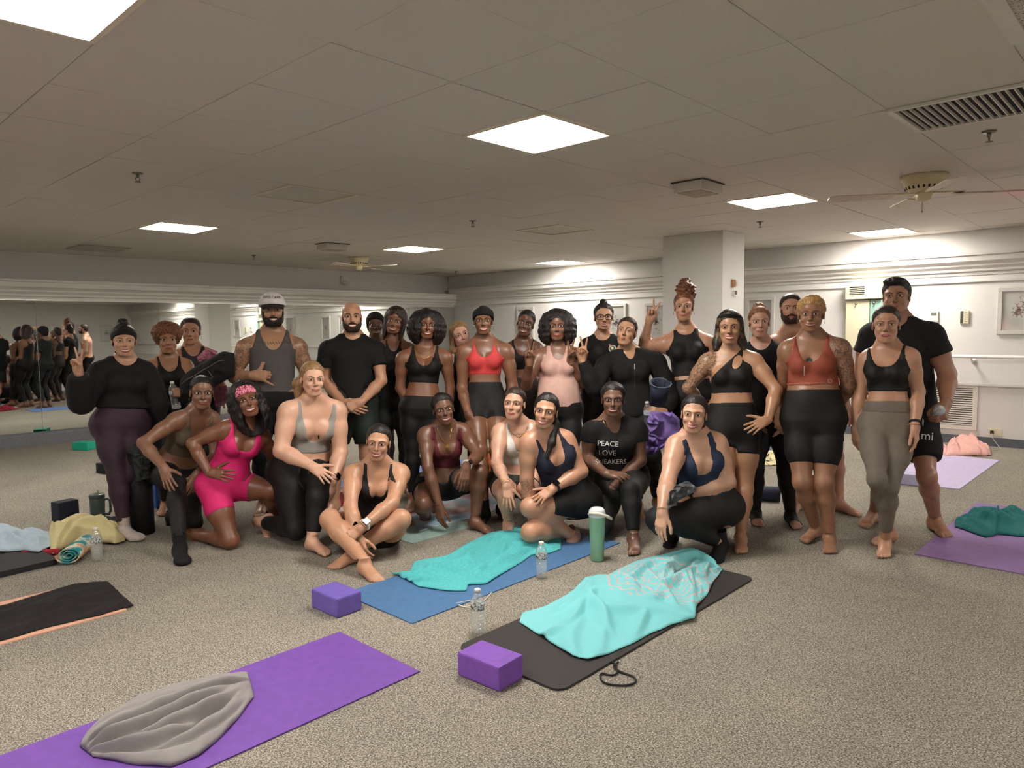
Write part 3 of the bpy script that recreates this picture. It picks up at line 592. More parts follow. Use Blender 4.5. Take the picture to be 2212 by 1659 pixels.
def head_parts(sp):
    """verts/quads of the head and small extra pieces: (V, F, material)"""
    G, F = head_field(sp); V, Q = thin(*surf(G, F), .5)
    ix = lambda v, a: np.clip((v-G.lo[a])/G.h, 0, G.n[a]-1.001)
    first = np.argmax(F < 0, axis=1).astype(float); jj = np.argmax(F < 0, axis=1)
    I, K = np.indices(first.shape); j0 = np.clip(jj-1, 0, None); a, b = F[I, j0, K], F[I, jj, K]; first = j0+np.where(a != b, a/np.where(a-b == 0, 1, a-b), 0)
    def ys(x, z):
        i, k = ix(x, 0), ix(z, 2); i0, k0 = int(i), int(k); t, u = i-i0, k-k0
        return G.lo[1]+G.h*((first[i0, k0]*(1-t)+first[i0+1, k0]*t)*(1-u)+(first[i0, k0+1]*(1-t)+first[i0+1, k0+1]*t)*u)
    ex = []; sm = sp.get('smile', .5); hc = sp['hairmat']; browm = sp.get('browmat', hc)
    WH = mat('eye_white', '#dcd3c8', .25, 0); IR = mat('iris_'+sp.get('eye', 'brown'), dict(brown='#2a160d', hazel='#5a4526', blue='#4c6470')[sp.get('eye', 'brown')], .15, 0)
    DK = mat('lash', '#140d0a', .6, 0); TE = mat('teeth', '#e9e2d6', .3, 0); LP = sp['lipmat']; sq = sp.get('squint', .25+.35*sm)
    for s in (-1, 1):
        cx_, cz = s*.0315, .006; n = 12; pts = []
        for i in range(n+1):
            u = -1+2*i/n; pts.append((cx_+u*.0158, cz+.0076*(1-sq*.45)*(1-u*u)**.7+.001*s*u, cz-.0046*(1-sq*.3)*(1-u*u)**.8+.001*s*u))
        V_ = []; F_ = []
        for x, zu, zl in pts:
            for q in (0, .33, .66, 1): z = zl+(zu-zl)*q; V_.append((x, ys(x, z)-.0012-.0016*math.sin(math.pi*q), z))
        for i in range(n):
            for q in range(3): F_.append((i*4+q, (i+1)*4+q, (i+1)*4+q+1, i*4+q+1))
        ex.append((V_, F_, WH))
        zi = cz+.001; rI = .0062; y0 = ys(cx_, zi)-.0037; V_ = [(cx_, y0-.0004, zi)]+[(cx_+rI*math.cos(a), y0+.0003, min(max(zi+rI*math.sin(a), cz-.0046*(1-sq*.3)), cz+.0074*(1-sq*.45))) for a in np.linspace(0, 2*math.pi, 13)[:-1]]
        ex.append((V_, [(0, 1+(k+1) % 12, 1+k) for k in range(12)], IR))
        ex.append(tubeVF([(x, ys(x, zu)-.0016, zu+.0006) for x, zu, zl in pts], [.0006+.0011*math.sin(math.pi*i/n) for i in range(n+1)], 5)+(DK,))
        ex.append(tubeVF([(x, ys(x, zl)-.0006, zl-.0004) for x, zu, zl in pts[2:-2]], .0005, 4)+(DK,))
        bt = sp.get('brow', 1. if sp.get('male') else .65); bz = .0215; br = [(s*(.011+.038*u), bz+.0075*math.sin(min(1, u*1.35)*math.pi*.62)-.004*max(0, u-.6)*2) for u in np.linspace(0, 1, 9)]
        ex.append(tubeVF([(x, ys(x, z)-.0002, z) for x, z in br], [bt*(.0023+.0012*math.sin(math.pi*min(1, .25+u))) for u in np.linspace(0, .75, 9)], 5)+(browm,))
        x = s*.0065; ex.append(([(x+.0034*math.cos(a), ys(x, -.037)-.0006+.001*math.sin(a), -.0368+.0018*math.sin(a)) for a in np.linspace(0, 2*math.pi, 9)[:-1]], [tuple(range(7, -1, -1))], DK))
    mw = .0245+.0085*sm if sp.get('mouth') != 'kiss' else .016; mz = -.0635; up = .0095*sm
    U = np.linspace(-1, 1, 15)
    def zc(u): return mz+up*u*u                                 # line of the mouth
    lip = sp.get('lip', 1. if sp.get('male') else 1.2)
    top = [(u*mw, zc(u)+.0012+(.0035 if sm > .6 else .0)*(1-u*u)) for u in U]; gap = (.0085*sm*(1-U*U)**.6 if sm > .6 else 0*U)
    bot = [(u*mw, zc(u)-.0012-gp) for u, gp in zip(U, gap)]
    if sp.get('mouth') == 'kiss': top = [(x, z+.001) for x, z in top]
    puff = .004 if sp.get('mouth') == 'kiss' else 0
    ex.append(tubeVF([(x, ys(x, z)-.0003-puff*(1-u*u), z+.0012) for (x, z), u in zip(top, U)], [lip*(.0012+.0034*(1-abs(u)**2.2)*(1-.22*math.exp(-(u/.16)**2)))*(1.25 if puff else 1) for u in U], 7)+(LP,))
    ex.append(tubeVF([(x, ys(x, z)-.0006-puff*(1-u*u), z-.0018) for (x, z), u in zip(bot, U)], [lip*(.0012+.0042*(1-abs(u)**2))*(1.25 if puff else 1) for u in U], 7)+(LP,))
    if sm > .6:
        V_ = []; F_ = []
        for (x, zt), (x2, zb) in zip(top, bot): V_ += [(x*.93, ys(x, zt)-.0022, zt+.0005), (x*.93, ys(x, (zt+zb)/2)-.0034, (zt+zb)/2), (x*.93, ys(x, zb)-.0015, zb+.0002)]
        for i in range(len(U)-1): F_ += [(i*3, i*3+1, i*3+4, i*3+3), (i*3+1, i*3+2, i*3+5, i*3+4)]
        ex.append((V_, F_, TE))
    elif not puff: ex.append(tubeVF([(u*mw*.92, ys(u*mw*.92, zc(u))-.0034, zc(u)-.0003) for u in U], .0007, 4)+(DK,))
    return G, F, V, Q, ex, ys
def rotm(yaw=0, pitch=0, roll=0):
    a, b, c = map(math.radians, (yaw, pitch, roll))
    Z = np.array([[math.cos(a), -math.sin(a), 0], [math.sin(a), math.cos(a), 0], [0, 0, 1]]); X = np.array([[1, 0, 0], [0, math.cos(b), math.sin(b)], [0, -math.sin(b), math.cos(b)]])
    Y = np.array([[math.cos(c), 0, math.sin(c)], [0, 1, 0], [-math.sin(c), 0, math.cos(c)]]); return Y@X@Z
# ------------------------------------------------------------------ hair, in the head's own axes
def hair_mesh(h, w=1., step=.0062):
    G = Grid((-.2, -.15, -.34), (.2, .2, .25), step); F = G.far(); X, Y, Z = G.full(); th = h.get('th', .008); kind = h['kind']
    ell(G, F, (0, .014, .043), (.0745*w, .092, .079), .02); ell(G, F, (0, .034, -.015), (.064*w, .066, .072), .03)
    hz, hy = h.get('hz', .086)+.004, h.get('hy', -.078); sl = h.get('slope', 1.22)
    PL = ((hz-(Y-hy)*sl)-Z)/math.hypot(1, sl)+.004*wob(X, Y, Z, 380, 9)+.10*np.clip(np.abs(X)-.030, 0, .03)*(Z > .03)
    F = F-.0016-th*sstep(0., .04, -PL); F = np.maximum(F, PL); F = np.maximum(F, -.075-Z+0*F)
    F = F.astype(np.float32)
    if kind == 'afro':
        H = G.far(); ell(G, H, h.get('c', (0, .03, .01)), h['r'], .02); ell(G, H, (0, .03, -.07), h.get('r2', (.12, .09, .1)), .05); F = smin(F, H, np.float32(.03))
    for a, b, ra, rb in h.get('locks', ()): cone(G, F, a, b, ra, rb, .025, .06)
    amp, fr = h.get('amp', .0022), h.get('freq', 260)
    if 'bun' in h:
        H = G.far()
        for c, r in h['bun']: ell(G, H, c, (r, r, r*.9) if np.isscalar(r) else r, .02, m=.06)
        if h.get('bamp'): H = H+h['bamp']*wob(X, Y, Z, h.get('bfreq', 190), 5).astype(np.float32)
        F = smin(F, H.astype(np.float32), np.float32(.012))
    if amp: F = F+amp*wob(X, Y, Z, fr, 3).astype(np.float32)
    if kind in ('afro', 'long', 'curtain'):
        tw, tz = h.get('tw', .06), h.get('tz', -.03); T = G.far(); ell(G, T, (0, -.115, tz), (tw, .105, h.get('th2', .095)), .01, m=.2); F = np.maximum(F, -T)
        if h.get('bib', 1): T = G.far(); ell(G, T, (0, -.10, -.19), (.074, .16, .2), .01, m=.2); F = np.maximum(F, -T)
    cut = h.get('cutz')
    if cut is not None: F = np.maximum(F, cut-Z+0*F)
    return thin(*surf(G, F.astype(np.float32), 1), .55)
def head_shell(th, keep, w=1., step=.0055):
    """cloth lying close round the skull; keep(X,Y,Z) < 0 is where it stays"""
    G = Grid((-.13, -.16, -.14), (.13, .15, .17), step); F = G.far(); X, Y, Z = G.full()
    ell(G, F, (0, .014, .043), (.0745*w+th, .092+th, .079+th), .02); ell(G, F, (0, .034, -.015), (.064*w+th, .066+th, .072+th), .03); ell(G, F, (0, -.022, -.02), (.062*w+th*.6, .062+th, .08), .03)
    F = np.maximum(F, keep(X, Y, Z)+0*F).astype(np.float32); return surf(G, F, 0)
# ------------------------------------------------------------------ the figure
PROF_F = [(-.20, .060, .060), (-.12, .125, .10), (0., .166, .118), (.12, .162, .115), (.26, .138, .102), (.40, .117, .09), (.52, .120, .091), (.64, .128, .098), (.76, .135, .10), (.86, .128, .088), (.93, .10, .072), (.99, .062, .056), (1.08, .05, .05)]
PROF_M = [(-.20, .06, .06), (-.12, .12, .10), (0., .155, .115), (.12, .153, .112), (.26, .147, .11), (.40, .145, .108), (.52, .150, .11), (.64, .163, .115), (.76, .172, .117), (.86, .165, .10), (.93, .12, .078), (.99, .072, .064), (1.08, .06, .06)]
def solve(par, px, py, L, s):
    o = np.array([0, 0, HC]); d = rayc(px, py); q = o-par; A = d@d; B = d@q; C = q@q-L*L; D = B*B-A*C
    t = (-B+s*math.sqrt(max(D, 0)))/A
    return o+d*t
SKINM = {}
def skin(hexc, wet=.36):
    if hexc in SKINM: return SKINM[hexc]
    mt = bpy.data.materials.new('skin_'+hexc.strip('#')); mt.use_nodes = True; nt = mt.node_tree; b = nt.nodes['Principled BSDF']; N = nt.nodes.new; L = nt.links.new; c = srgb(hexc); lu = sum(c)/3; c = tuple(x*.84+lu*.16 for x in c)
    tc = N('ShaderNodeTexCoord'); n = N('ShaderNodeTexNoise'); n.inputs['Scale'].default_value = 9; n.inputs['Detail'].default_value = 5; L(tc.outputs['Object'], n.inputs['Vector'])
    r = N('ShaderNodeValToRGB'); e = r.color_ramp.elements; e[0].position = .35; e[1].position = .68; e[0].color = (c[0]*.93, c[1]*.9, c[2]*.88, 1); e[1].color = (min(1, c[0]*1.06), c[1]*1.04, c[2]*1.02, 1); L(n.outputs['Fac'], r.inputs['Fac'])
    at = N('ShaderNodeAttribute'); at.attribute_name = 'ink'; n2 = N('ShaderNodeTexNoise'); n2.inputs['Scale'].default_value = 55; n2.inputs['Detail'].default_value = 3; n2.inputs['Distortion'].default_value = 2.2; L(tc.outputs['Object'], n2.inputs['Vector'])
    r2 = N('ShaderNodeValToRGB'); e = r2.color_ramp.elements; e[0].position = .47; e[0].color = (0, 0, 0, 1); e[1].position = .55; e[1].color = (1, 1, 1, 1); L(n2.outputs['Fac'], r2.inputs['Fac'])
    mm = N('ShaderNodeMath'); mm.operation = 'MULTIPLY'; L(at.outputs['Fac'], mm.inputs[0]); L(r2.outputs['Color'], mm.inputs[1])
    mx = N('ShaderNodeMix'); mx.data_type = 'RGBA'; L(mm.outputs[0], mx.inputs[0]); L(r.outputs['Color'], mx.inputs[6]); mx.inputs[7].default_value = (c[0]*.16+.01, c[1]*.2+.012, c[2]*.25+.014, 1)
    L(mx.outputs[2], b.inputs['Base Color'])
    n3 = N('ShaderNodeTexNoise'); n3.inputs['Scale'].default_value = 26; L(tc.outputs['Object'], n3.inputs['Vector']); mr = N('ShaderNodeMapRange'); mr.inputs['To Min'].default_value = wet-.08; mr.inputs['To Max'].default_value = wet+.14; L(n3.outputs['Fac'], mr.inputs['Value']); L(mr.outputs['Result'], b.inputs['Roughness'])
    b.inputs['Specular IOR Level'].default_value = .5
    b.inputs['Subsurface Weight'].default_value = .0
    SKINM[hexc] = mt; return mt
def sstep(a, b, x): t = np.clip((x-a)/(b-a), 0, 1); return t*t*(3-2*t)
def smax(a, b, k=.009): return -smin(-a, -b, k)
class Fig: pass
def person(label, sp, res=.0095):
    S = sp['h']/1.65; male = sp.get('male', 0); bw, aw, lw = sp.get('bw', 1.), sp.get('aw', 1.), sp.get('lw', 1.); dep = sp['z']
    P = lambda j: pixc(j[0], j[1], dep+(j[2] if len(j) > 2 else 0))
    if sp['pv'][1] is None:                       # hidden hips: a torso's length below the neck
        sp['pv'] = (sp['pv'][0], sp['nk'][1]+.475*S*FPX/dep)+tuple(sp['pv'][2:])
    nk, pv = P(sp['nk']), P(sp['pv']); beta = math.atan2(nk[0], nk[1]); bdeg = math.degrees(beta)
    for q in ('sa', 'sb'): j = sp[q]; sp[q] = (j[0], j[1], (j[2] if len(j) > 2 else 0)+(sp['nk'][2] if len(sp['nk']) > 2 else 0)-(j[0]-sp['nk'][0])*dep/FPX*math.tan(beta))
    up = nrm(nk-pv); nk = nk+up*.028*S; latq = np.cross((P(sp['sb'])-P(sp['sa'])), up); nk = nk-nrm(latq)*.025*S; L = np.linalg.norm(nk-pv); up = nrm(nk-pv)
    yp = math.radians(sp.get('yawp', 0))-beta; latH = np.array([math.cos(yp), math.sin(yp), math.tan(math.radians(sp.get('rollp', 0)))]); latH = nrm(latH-up*(latH@up)*.6)
    sa, sb = P(sp['sa']), P(sp['sb']); latS = nrm(sb-sa); latS = nrm(latS-up*(latS@up)*.5)
    frS, frH = np.cross(latS, up), np.cross(latH, up)
    hj = .088*S*(.9+.1*bw)
    ha, hb = pv-latH*hj, pv+latH*hj
    ua, fa_ = .268*S*(1.04 if male else 1), .236*S*(1.04 if male else 1); tl, cl_ = .405*S, .395*S
    J = dict(sa=sa, sb=sb)
    for s in 'ab':
        e = sp['e'+s]; J['e'+s] = pixc(e[0], e[1], dep+e[3]) if len(e) > 3 else solve(J['s'+s], e[0], e[1], ua, e[2] if len(e) > 2 else -1)
        w_ = sp['w'+s]; J['w'+s] = pixc(w_[0], w_[1], dep+w_[3]) if len(w_) > 3 else solve(J['e'+s], w_[0], w_[1], fa_, w_[2] if len(w_) > 2 else -1)
        hip = ha if s == 'a' else hb; sg = -1 if s == 'a' else 1
        an = sp.get('n'+s); kn = sp.get('k'+s)
        if an is None: A = np.array([pv[0]+sg*.10*S, pv[1]+.02, .078*S])
        elif an[0] == 'g': A = gndc(an[1], an[2], .078*S)
        else: A = None
        if kn is not None: Kn = solve(hip, kn[0], kn[1], tl, kn[2] if len(kn) > 2 else -1)
        else:
            mid = (hip+A)/2; d = nrm(A-hip); hlf = np.linalg.norm(A-hip)/2; ex_ = math.sqrt(max(0, tl*tl-hlf*hlf)); pole = frH-d*(frH@d); Kn = mid+nrm(pole)*min(ex_, .5)*.9
        if A is None: A = solve(Kn, an[0], an[1], cl_, an[2] if len(an) > 2 else 1)
        Kn[2] = max(Kn[2], .055*S*lw); A[2] = max(A[2], .04)
        J['h'+s], J['k'+s], J['n'+s] = hip, Kn, A
    hs = sp.get('hs', .955); HR = rotm(sp.get('hyaw', 0)-bdeg, sp.get('hpitch', 0), sp.get('hroll', 0)); f = sp['face']
    H0 = pixc(f[0], f[1], dep+(f[2] if len(f) > 2 else -.03))
    hbase = H0+HR@np.array([0, .028, -.05])*hs
    base = np.array([pv[0], pv[1], 0.]); 
    pts = np.array([nk, pv, hbase]+list(J.values())); lo, hi = pts.min(0)-.17, pts.max(0)+.17; hi[2] = max(hi[2]-.08, hbase[2]+.06); lo[2] = max(lo[2], -.02)
    G = Grid(lo, hi, res); X, Y, Z = G.full()
    # torso: a swept oval whose girth follows a profile along the spine
    prof = np.array(PROF_M if male else PROF_F); hipw, waist, chest = sp.get('hip', 1.)*bw, sp.get('waist', 1.)*bw, sp.get('chest', 1.)*(bw*.5+.5)
    def girth(t): return np.interp(t, [-.2, .1, .4, .66, 1.], [hipw, hipw, waist, chest, .5+.5*chest])
    tq = np.linspace(-.2, 1.08, 160); wq = np.interp(tq, prof[:, 0], prof[:, 1])*girth(tq)*S; dq = np.interp(tq, prof[:, 0], prof[:, 2])*(girth(tq)*.75+.25)*S
    px_, py_, pz_ = X-pv[0], Y-pv[1], Z-pv[2]; T = (px_*up[0]+py_*up[1]+pz_*up[2])/L
    qx, qy, qz = px_-T*L*up[0], py_-T*L*up[1], pz_-T*L*up[2]; ss = sstep(.1, .75, T)
    lx = latH[0]*(1-ss)+latS[0]*ss; ly = latH[1]*(1-ss)+latS[1]*ss; lz = latH[2]*(1-ss)+latS[2]*ss; LX = qx*lx+qy*ly+qz*lz
    fx = frH[0]*(1-ss)+frS[0]*ss; fy = frH[1]*(1-ss)+frS[1]*ss; fz = frH[2]*(1-ss)+frS[2]*ss; FR = qx*fx+qy*fy+qz*fz
    bend = sp.get('bend', 0)*S; FR = FR-bend*np.sin(np.clip(T, 0, 1)*math.pi)
    Wd = np.interp(T, tq, wq).astype(np.float32); Dp = np.interp(T, tq, dq).astype(np.float32)
    rho = ((np.abs(LX)/Wd)**2.25+(np.abs(FR)/Dp)**2.25)**(1/2.25); rr = np.sqrt(LX*LX+FR*FR)
    FT = np.where(rho > 1e-3, rr*(1-1/np.maximum(rho, 1e-3)), -np.minimum(Wd, Dp)); FT = np.maximum(FT, np.maximum((-.19-T)*L, (T-1.05)*L)).astype(np.float32)
    tp = lambda t, x, y: pv+up*t*L+(latS if t > .4 else latH)*x*S+(frS if t > .4 else frH)*y*S
    A3 = lambda fr, la: np.array([la, fr, up])
    bust = sp.get('bust', 1.)
    if not male:
        for s in (-1, 1):
            ell(G, FT, tp(.665, s*.062*(.6+.4*bw), .072+.012*bust), np.array((.056, .05, .06))*S*(.62+.38*bust), .03, A3(frS, latS))
    else:
        for s in (-1, 1): ell(G, FT, tp(.73, s*.075, .07), np.array((.075, .042, .055))*S*bw, .03, A3(frS, latS))
    for s in (-1, 1): ell(G, FT, tp(-.03, s*.07*hipw, -.062*hipw), np.array((.083, .078, .088))*S*hipw*(.9 if male else 1.), .05, A3(frH, latH))
    if sp.get('belly'): ell(G, FT, tp(.24, 0, .055), np.array((.115, .085, .10))*S*sp['belly'], .06, A3(frH, latH))
    nr = .049*hs*(1.17 if male else 1.)*sp.get('nkw', 1.)
    cone(G, FT, nk-up*.01, hbase, nr*1.06, nr, .03); cone(G, FT, hbase-nrm(hbase-nk)*.01, hbase+nrm(hbase-nk)*.03, nr, nr, .01)
    for s in 'ab':
        j = J['s'+s]; cone(G, FT, nk+nrm(hbase-nk)*.035*S, j*.72+nk*.28+up*.012, .03*S*aw, .034*S*aw, .05)                 # trapezius
        cone(G, FT, nk-up*.07*S+frS*.012*S, j-up*.04*S, .045*S, .042*S*aw, .05)                        # upper chest to armpit
    # limbs
    LF = {}; PR = {}
    def along(a, b, c):
        """0..1 from a to b, 1..2 from b to c"""
        def seg(p, q):
            d = q-p; l2 = d@d; t = ((X-p[0])*d[0]+(Y-p[1])*d[1]+(Z-p[2])*d[2])/l2; return t
        t1, t2 = seg(a, b), seg(b, c); b1 = nrm(b-a)+nrm(c-b); pl = (X-b[0])*b1[0]+(Y-b[1])*b1[1]+(Z-b[2])*b1[2]
        return np.where(pl > 0, np.maximum(t2, 0)+1, np.minimum(t1, 1.)), pl
    for s in 'ab':
        Fa = G.far(); a, e, w_ = J['s'+s], J['e'+s], J['w'+s]; mu = (.12+.84*aw)*S*(1.16 if male else 1.)
        ell(G, Fa, a+(e-a)*.06, np.array((.051, .051, .051))*mu, .02); cone(G, Fa, a, a+(e-a)*.45, .0475*mu, .0455*mu, .03); cone(G, Fa, a+(e-a)*.4, e, .045*mu, .0365*mu, .03)
        cone(G, Fa, e, e+(w_-e)*.35, .037*mu, .0385*mu, .02); cone(G, Fa, e+(w_-e)*.35, w_+nrm(w_-e)*.0, .0385*mu, .0265*S*(.6+.4*aw)*(1.12 if male else 1), .02); cone(G, Fa, w_, w_+nrm(w_-e)*.03, .0265*S*(.6+.4*aw)*(1.12 if male else 1), .024*S, .01)
        LF['arm'+s] = Fa
        Fl = G.far(); h, k, n = J['h'+s], J['k'+s], J['n'+s]; ml = lw*S*(1.0 if male else 1.)
        cone(G, Fl, h, h+(k-h)*.5, .092*ml, .078*ml, .04); cone(G, Fl, h+(k-h)*.45, k, .078*ml, .051*ml, .04); ell(G, Fl, k, np.array((.051, .051, .054))*ml, .02)
        d = nrm(n-k); bk = -(frH-d*(frH@d)); th_ = nrm(h-k); 
        if np.linalg.norm(np.cross(th_, d)) > .35: bk = nrm((h-k)-d*((h-k)@d))
        bk = nrm(bk)
        cone(G, Fl, k, k+(n-k)*.3, .049*ml, .051*ml, .03); cone(G, Fl, k+(n-k)*.3+bk*.006, n, .051*ml, .0335*S*(.6+.4*lw), .03); ell(G, Fl, k+(n-k)*.27+bk*.018*S, np.array((.046, .046, .07))*ml, .03, np.array([nrm(np.cross(d, bk)), bk, d]))
        cone(G, Fl, n, n+d*.03, .0335*S*(.6+.4*lw), .032*S, .01)
        LF['leg'+s] = Fl
    dist = lambda p: np.sqrt((X-p[0])**2+(Y-p[1])**2+(Z-p[2])**2)
    B = FT; kk = {}
    for s in 'ab':
        kk['leg'+s] = (.07*np.exp(-(dist(J['h'+s])/(.17*S))**2)+.006).astype(np.float32); kk['arm'+s] = (.06*np.exp(-(dist(J['s'+s])/(.10*S))**2)+.003).astype(np.float32)
    def union(parts):
        U = FT if 'torso' in parts else G.far()
        for n in ('lega', 'legb', 'arma', 'armb'):
            if n in parts: U = smin(U, LF[n], kk[n])
        return U
    B = union(('torso', 'lega', 'legb', 'arma', 'armb'))
    root = empty('person', c2w(base), -YAW, label=label, cat='person')
    # ---- skin: body, head, hands, feet bridged into one mesh
    V, Q = thin(*surf(G, B), .6); skm = skin(sp['skin'], sp.get('wet', .36)); sp['lipmat'] = mat('lips_'+sp.get('lipc', '#8c4a40').strip('#'), sp.get('lipc', '#8c4a40'), .35, .05)
    bm = bmesh.new(); tmp = np_mesh('t', V-base, Q); bm.from_mesh(tmp); bpy.data.meshes.remove(tmp)
    def cut(b, c, n, rad, tip):
        """open the limb end lying beyond the plane (c,n), and nothing else nearby"""
        c_, n_, t_ = Vector(c-base), Vector(n), Vector(tip-base)
        fs = [q for q in b.faces if (q.calc_center_median()-c_).length < rad]; g = set(fs)
        for q in fs: g.update(q.verts); g.update(q.edges)
        bmesh.ops.bisect_plane(b, geom=list(g), dist=1e-6, plane_co=c_, plane_no=n_)
        far_ = [q for q in b.faces if (q.calc_center_median()-c_).length < rad*1.3 and (q.calc_center_median()-c_).dot(n_) > 1e-5]
        if not far_: return
        ok = set(far_); st = [min(far_, key=lambda q: (q.calc_center_median()-t_).length)]; seen = set(st)
        while st:
            q = st.pop()
            for e in q.edges:
                for f2 in e.link_faces:
                    if f2 in ok and f2 not in seen: seen.add(f2); st.append(f2)
        bmesh.ops.delete(b, geom=list(seen), context='FACES')
    joints = []
    def attach(Vw, Qw, c, n, rad, gap=.0012, tip=None, root_=None):
        """Vw lies beyond the plane (c,n); the body is cut there, the piece too, then they are bridged"""
        joints.append((c, nrm(n), rad, gap, Vw, Qw, tip, root_))
    def join_all():
        for c, n, rad, gap, Vw, Qw, tip, root_ in joints: cut(bm, c-n*gap, n, rad, tip)
        for c, n, rad, gap, Vw, Qw, tip, root_ in joints:
            b2 = bmesh.new(); t = np_mesh('t', Vw-base, Qw); b2.from_mesh(t); bpy.data.meshes.remove(t); cut(b2, c+n*gap, -n, rad*1.1, root_)
            t = bpy.data.meshes.new('t'); b2.to_mesh(t); b2.free(); bm.from_mesh(t); bpy.data.meshes.remove(t)
    sp['hairmat'] = sp.get('hairmat') or mat('hair_black', '#120d0b', .45, .3, 60.)
    sp['nvec'] = HR.T@(nk-H0)/hs
    HG, HF, hV, hQ, ex, ys = head_parts(sp)
    toH = lambda v: H0+(np.asarray(v, float)*hs)@HR.T
    nd = nrm(hbase-nk); jc = hbase*.70+nk*.30
    attach(toH(hV), hQ, jc, nd, .088, tip=hbase, root_=nk)
    for s in 'ab':
        e, w_ = J['e'+s], J['w'+s]; hp = sp.get('H'+s, ('relax', None, None)); pose, fd, bd = hp
        fd = nrm(w_-e) if fd is None else nrm(fd)
        bd = np.array(bd if bd is not None else ((-1 if s == 'a' else 1)*.8, -.5, 0.)); zz = nrm(bd-fd*(bd@fd)); xx = np.cross(fd, zz)
        hv, hq = hand_mesh(pose); sc = .98*S*(1.1 if male else .97); hv = hv*sc
        if s == 'b': hv = hv*np.array([-1, 1, 1]); hq = hq[:, ::-1]
        n_ = nrm(fd+nrm(w_-e)); Vw = w_+nrm(fd)*.012+hv@np.array([xx, fd, zz])
        attach(Vw, hq, w_+fd*.002, n_, .055, tip=w_+nrm(w_-e)*.03, root_=w_-fd*.035)
        J['hand'+s] = (w_+nrm(fd)*.012, np.array([xx, fd, zz]), sc)
        k, n = J['k'+s], J['n'+s]; ft = sp.get('f'+s, (-15 if s == 'a' else 15, 0)); a = math.radians(ft[0])-beta; pt = math.radians(ft[1] if len(ft) > 1 else 0)
        fy_ = np.array([math.sin(a)*math.cos(pt), -math.cos(a)*math.cos(pt), -math.sin(pt)]); fz_ = nrm(np.array([math.sin(a)*math.sin(pt), -math.cos(a)*math.sin(pt), math.cos(pt)])); fxx = np.cross(fy_, fz_)
        fv, fq = foot_mesh('sock' if sp.get('sock'+s) and not isinstance(sp['sock'+s], tuple) else 'bare'); fsx = -1 if s == 'a' else 1
        sc = S*.98*(1.08 if male else 1.); fv = fv*sc*np.array([-fsx, 1, 1]); fq = fq if -fsx > 0 else fq[:, ::-1]
        Fw = n+fv@np.array([fxx, fy_, fz_]); sd = nrm(k-n)
        if sd@fz_ < .45: sd = nrm(sd+fz_*.6)
        attach(Fw, fq, n+nrm(fz_+sd)*.03*S, -nrm(fz_+sd), .075, tip=n-sd*.03, root_=n+fz_*.09*S)
        J['foot'+s] = (n, np.array([fxx, fy_, fz_]), sc, fsx)
    join_all()
    for c, n, rad, gap, *_ in joints:
        c_, n_ = Vector(c-base), Vector(n); es = [e for e in bm.edges if e.is_boundary and abs((e.verts[0].co-c_).dot(n_)) < gap+.003 and abs((e.verts[1].co-c_).dot(n_)) < gap+.003 and (e.verts[0].co-c_).length < rad+.02]
        try: bmesh.ops.bridge_loops(bm, edges=es)
        except Exception: pass
    mats_ = [skm]
    for V_, F_, m_ in ex:
        if m_ not in mats_: mats_.append(m_)
        t = bpy.data.meshes.new('t'); t.from_pydata([tuple(v) for v in toH(V_)-base], [], F_); n0 = len(bm.faces); bm.from_mesh(t); bpy.data.meshes.remove(t); bm.faces.ensure_lookup_table()
        for q in range(n0, len(bm.faces)): bm.faces[q].material_index = mats_.index(m_)
    for q in bm.faces: q.smooth = True
    me = bpy.data.meshes.new('body'); bm.to_mesh(me); bm.free()
    for m_ in mats_: me.materials.append(m_)
    if sp.get('ink'):
        co_ = np.empty(len(me.vertices)*3, np.float32); me.vertices.foreach_get('co', co_); co_ = co_.reshape(-1, 3)+base; k_ = np.zeros(len(co_))
        for a, b, r, st in sp['ink']:
            a = J[a] if isinstance(a, str) else a; b = J[b] if isinstance(b, str) else b
            d = b-a; t = np.clip((co_-a)@d/(d@d), 0, 1); k_ = np.maximum(k_, (np.linalg.norm(co_-a-t[:, None]*d, axis=1) < r)*st)
        at = me.attributes.new('ink', 'FLOAT', 'POINT'); at.data.foreach_set('value', k_.astype(np.float32))
    body = link(bpy.data.objects.new('body', me), root)
    fg = Fig(); fg.__dict__.update(root=root, base=base, J=J, G=G, B=B, T=T, LX=LX, FR=FR, L=L, S=S, up=up, latS=latS, latH=latH, frS=frS, frH=frH, nk=nk, pv=pv, H0=H0, HR=HR, hs=hs, toH=toH, ys=ys, body=body, sp=sp, tp=tp, bvh=None)
    # ---- cloth
    XYZ = (X, Y, Z)
    def cloth(name, field, mt, label=None, smooth=True):
        V, Q = surf(G, field.astype(np.float32), 1)
        if len(Q) == 0: return None
        deep = fsample(G, B, V[Q].mean(1)) < -.016; Q = Q[~deep]
        use = np.unique(Q); mp = np.full(len(V), -1, np.int32); mp[use] = np.arange(len(use))
        V = V[use]; Q = mp[Q]
        for _ in range(2):              # soften the cut edges
            ac = np.zeros_like(V); ct = np.zeros(len(V))
            for i in range(4): np.add.at(ac, Q[:, i], V[Q[:, (i+1) % 4]]+V[Q[:, i-1]]); np.add.at(ct, Q[:, i], 2)
            V = V*.55+ac/np.maximum(ct, 1)[:, None]*.45
        V, Q = thin(V, Q, .5)
        o = link(bpy.data.objects.new(name, np_mesh(name, V-base, Q, [mt])), root)
        if label: o['label'] = label
        return o
    fg.cloth = cloth
    off = lambda d, amp=0, fr=40, sd=1: d+(amp*wob(X, Y, Z, fr, sd) if amp else 0)
    aL = {s: along(J['s'+s], J['e'+s], J['w'+s])[0] for s in 'ab'} ; lL = {s: along(J['h'+s], J['k'+s], J['n'+s])[0] for s in 'ab'}
    fg.aL, fg.lL = aL, lL
    AX = np.abs(LX)
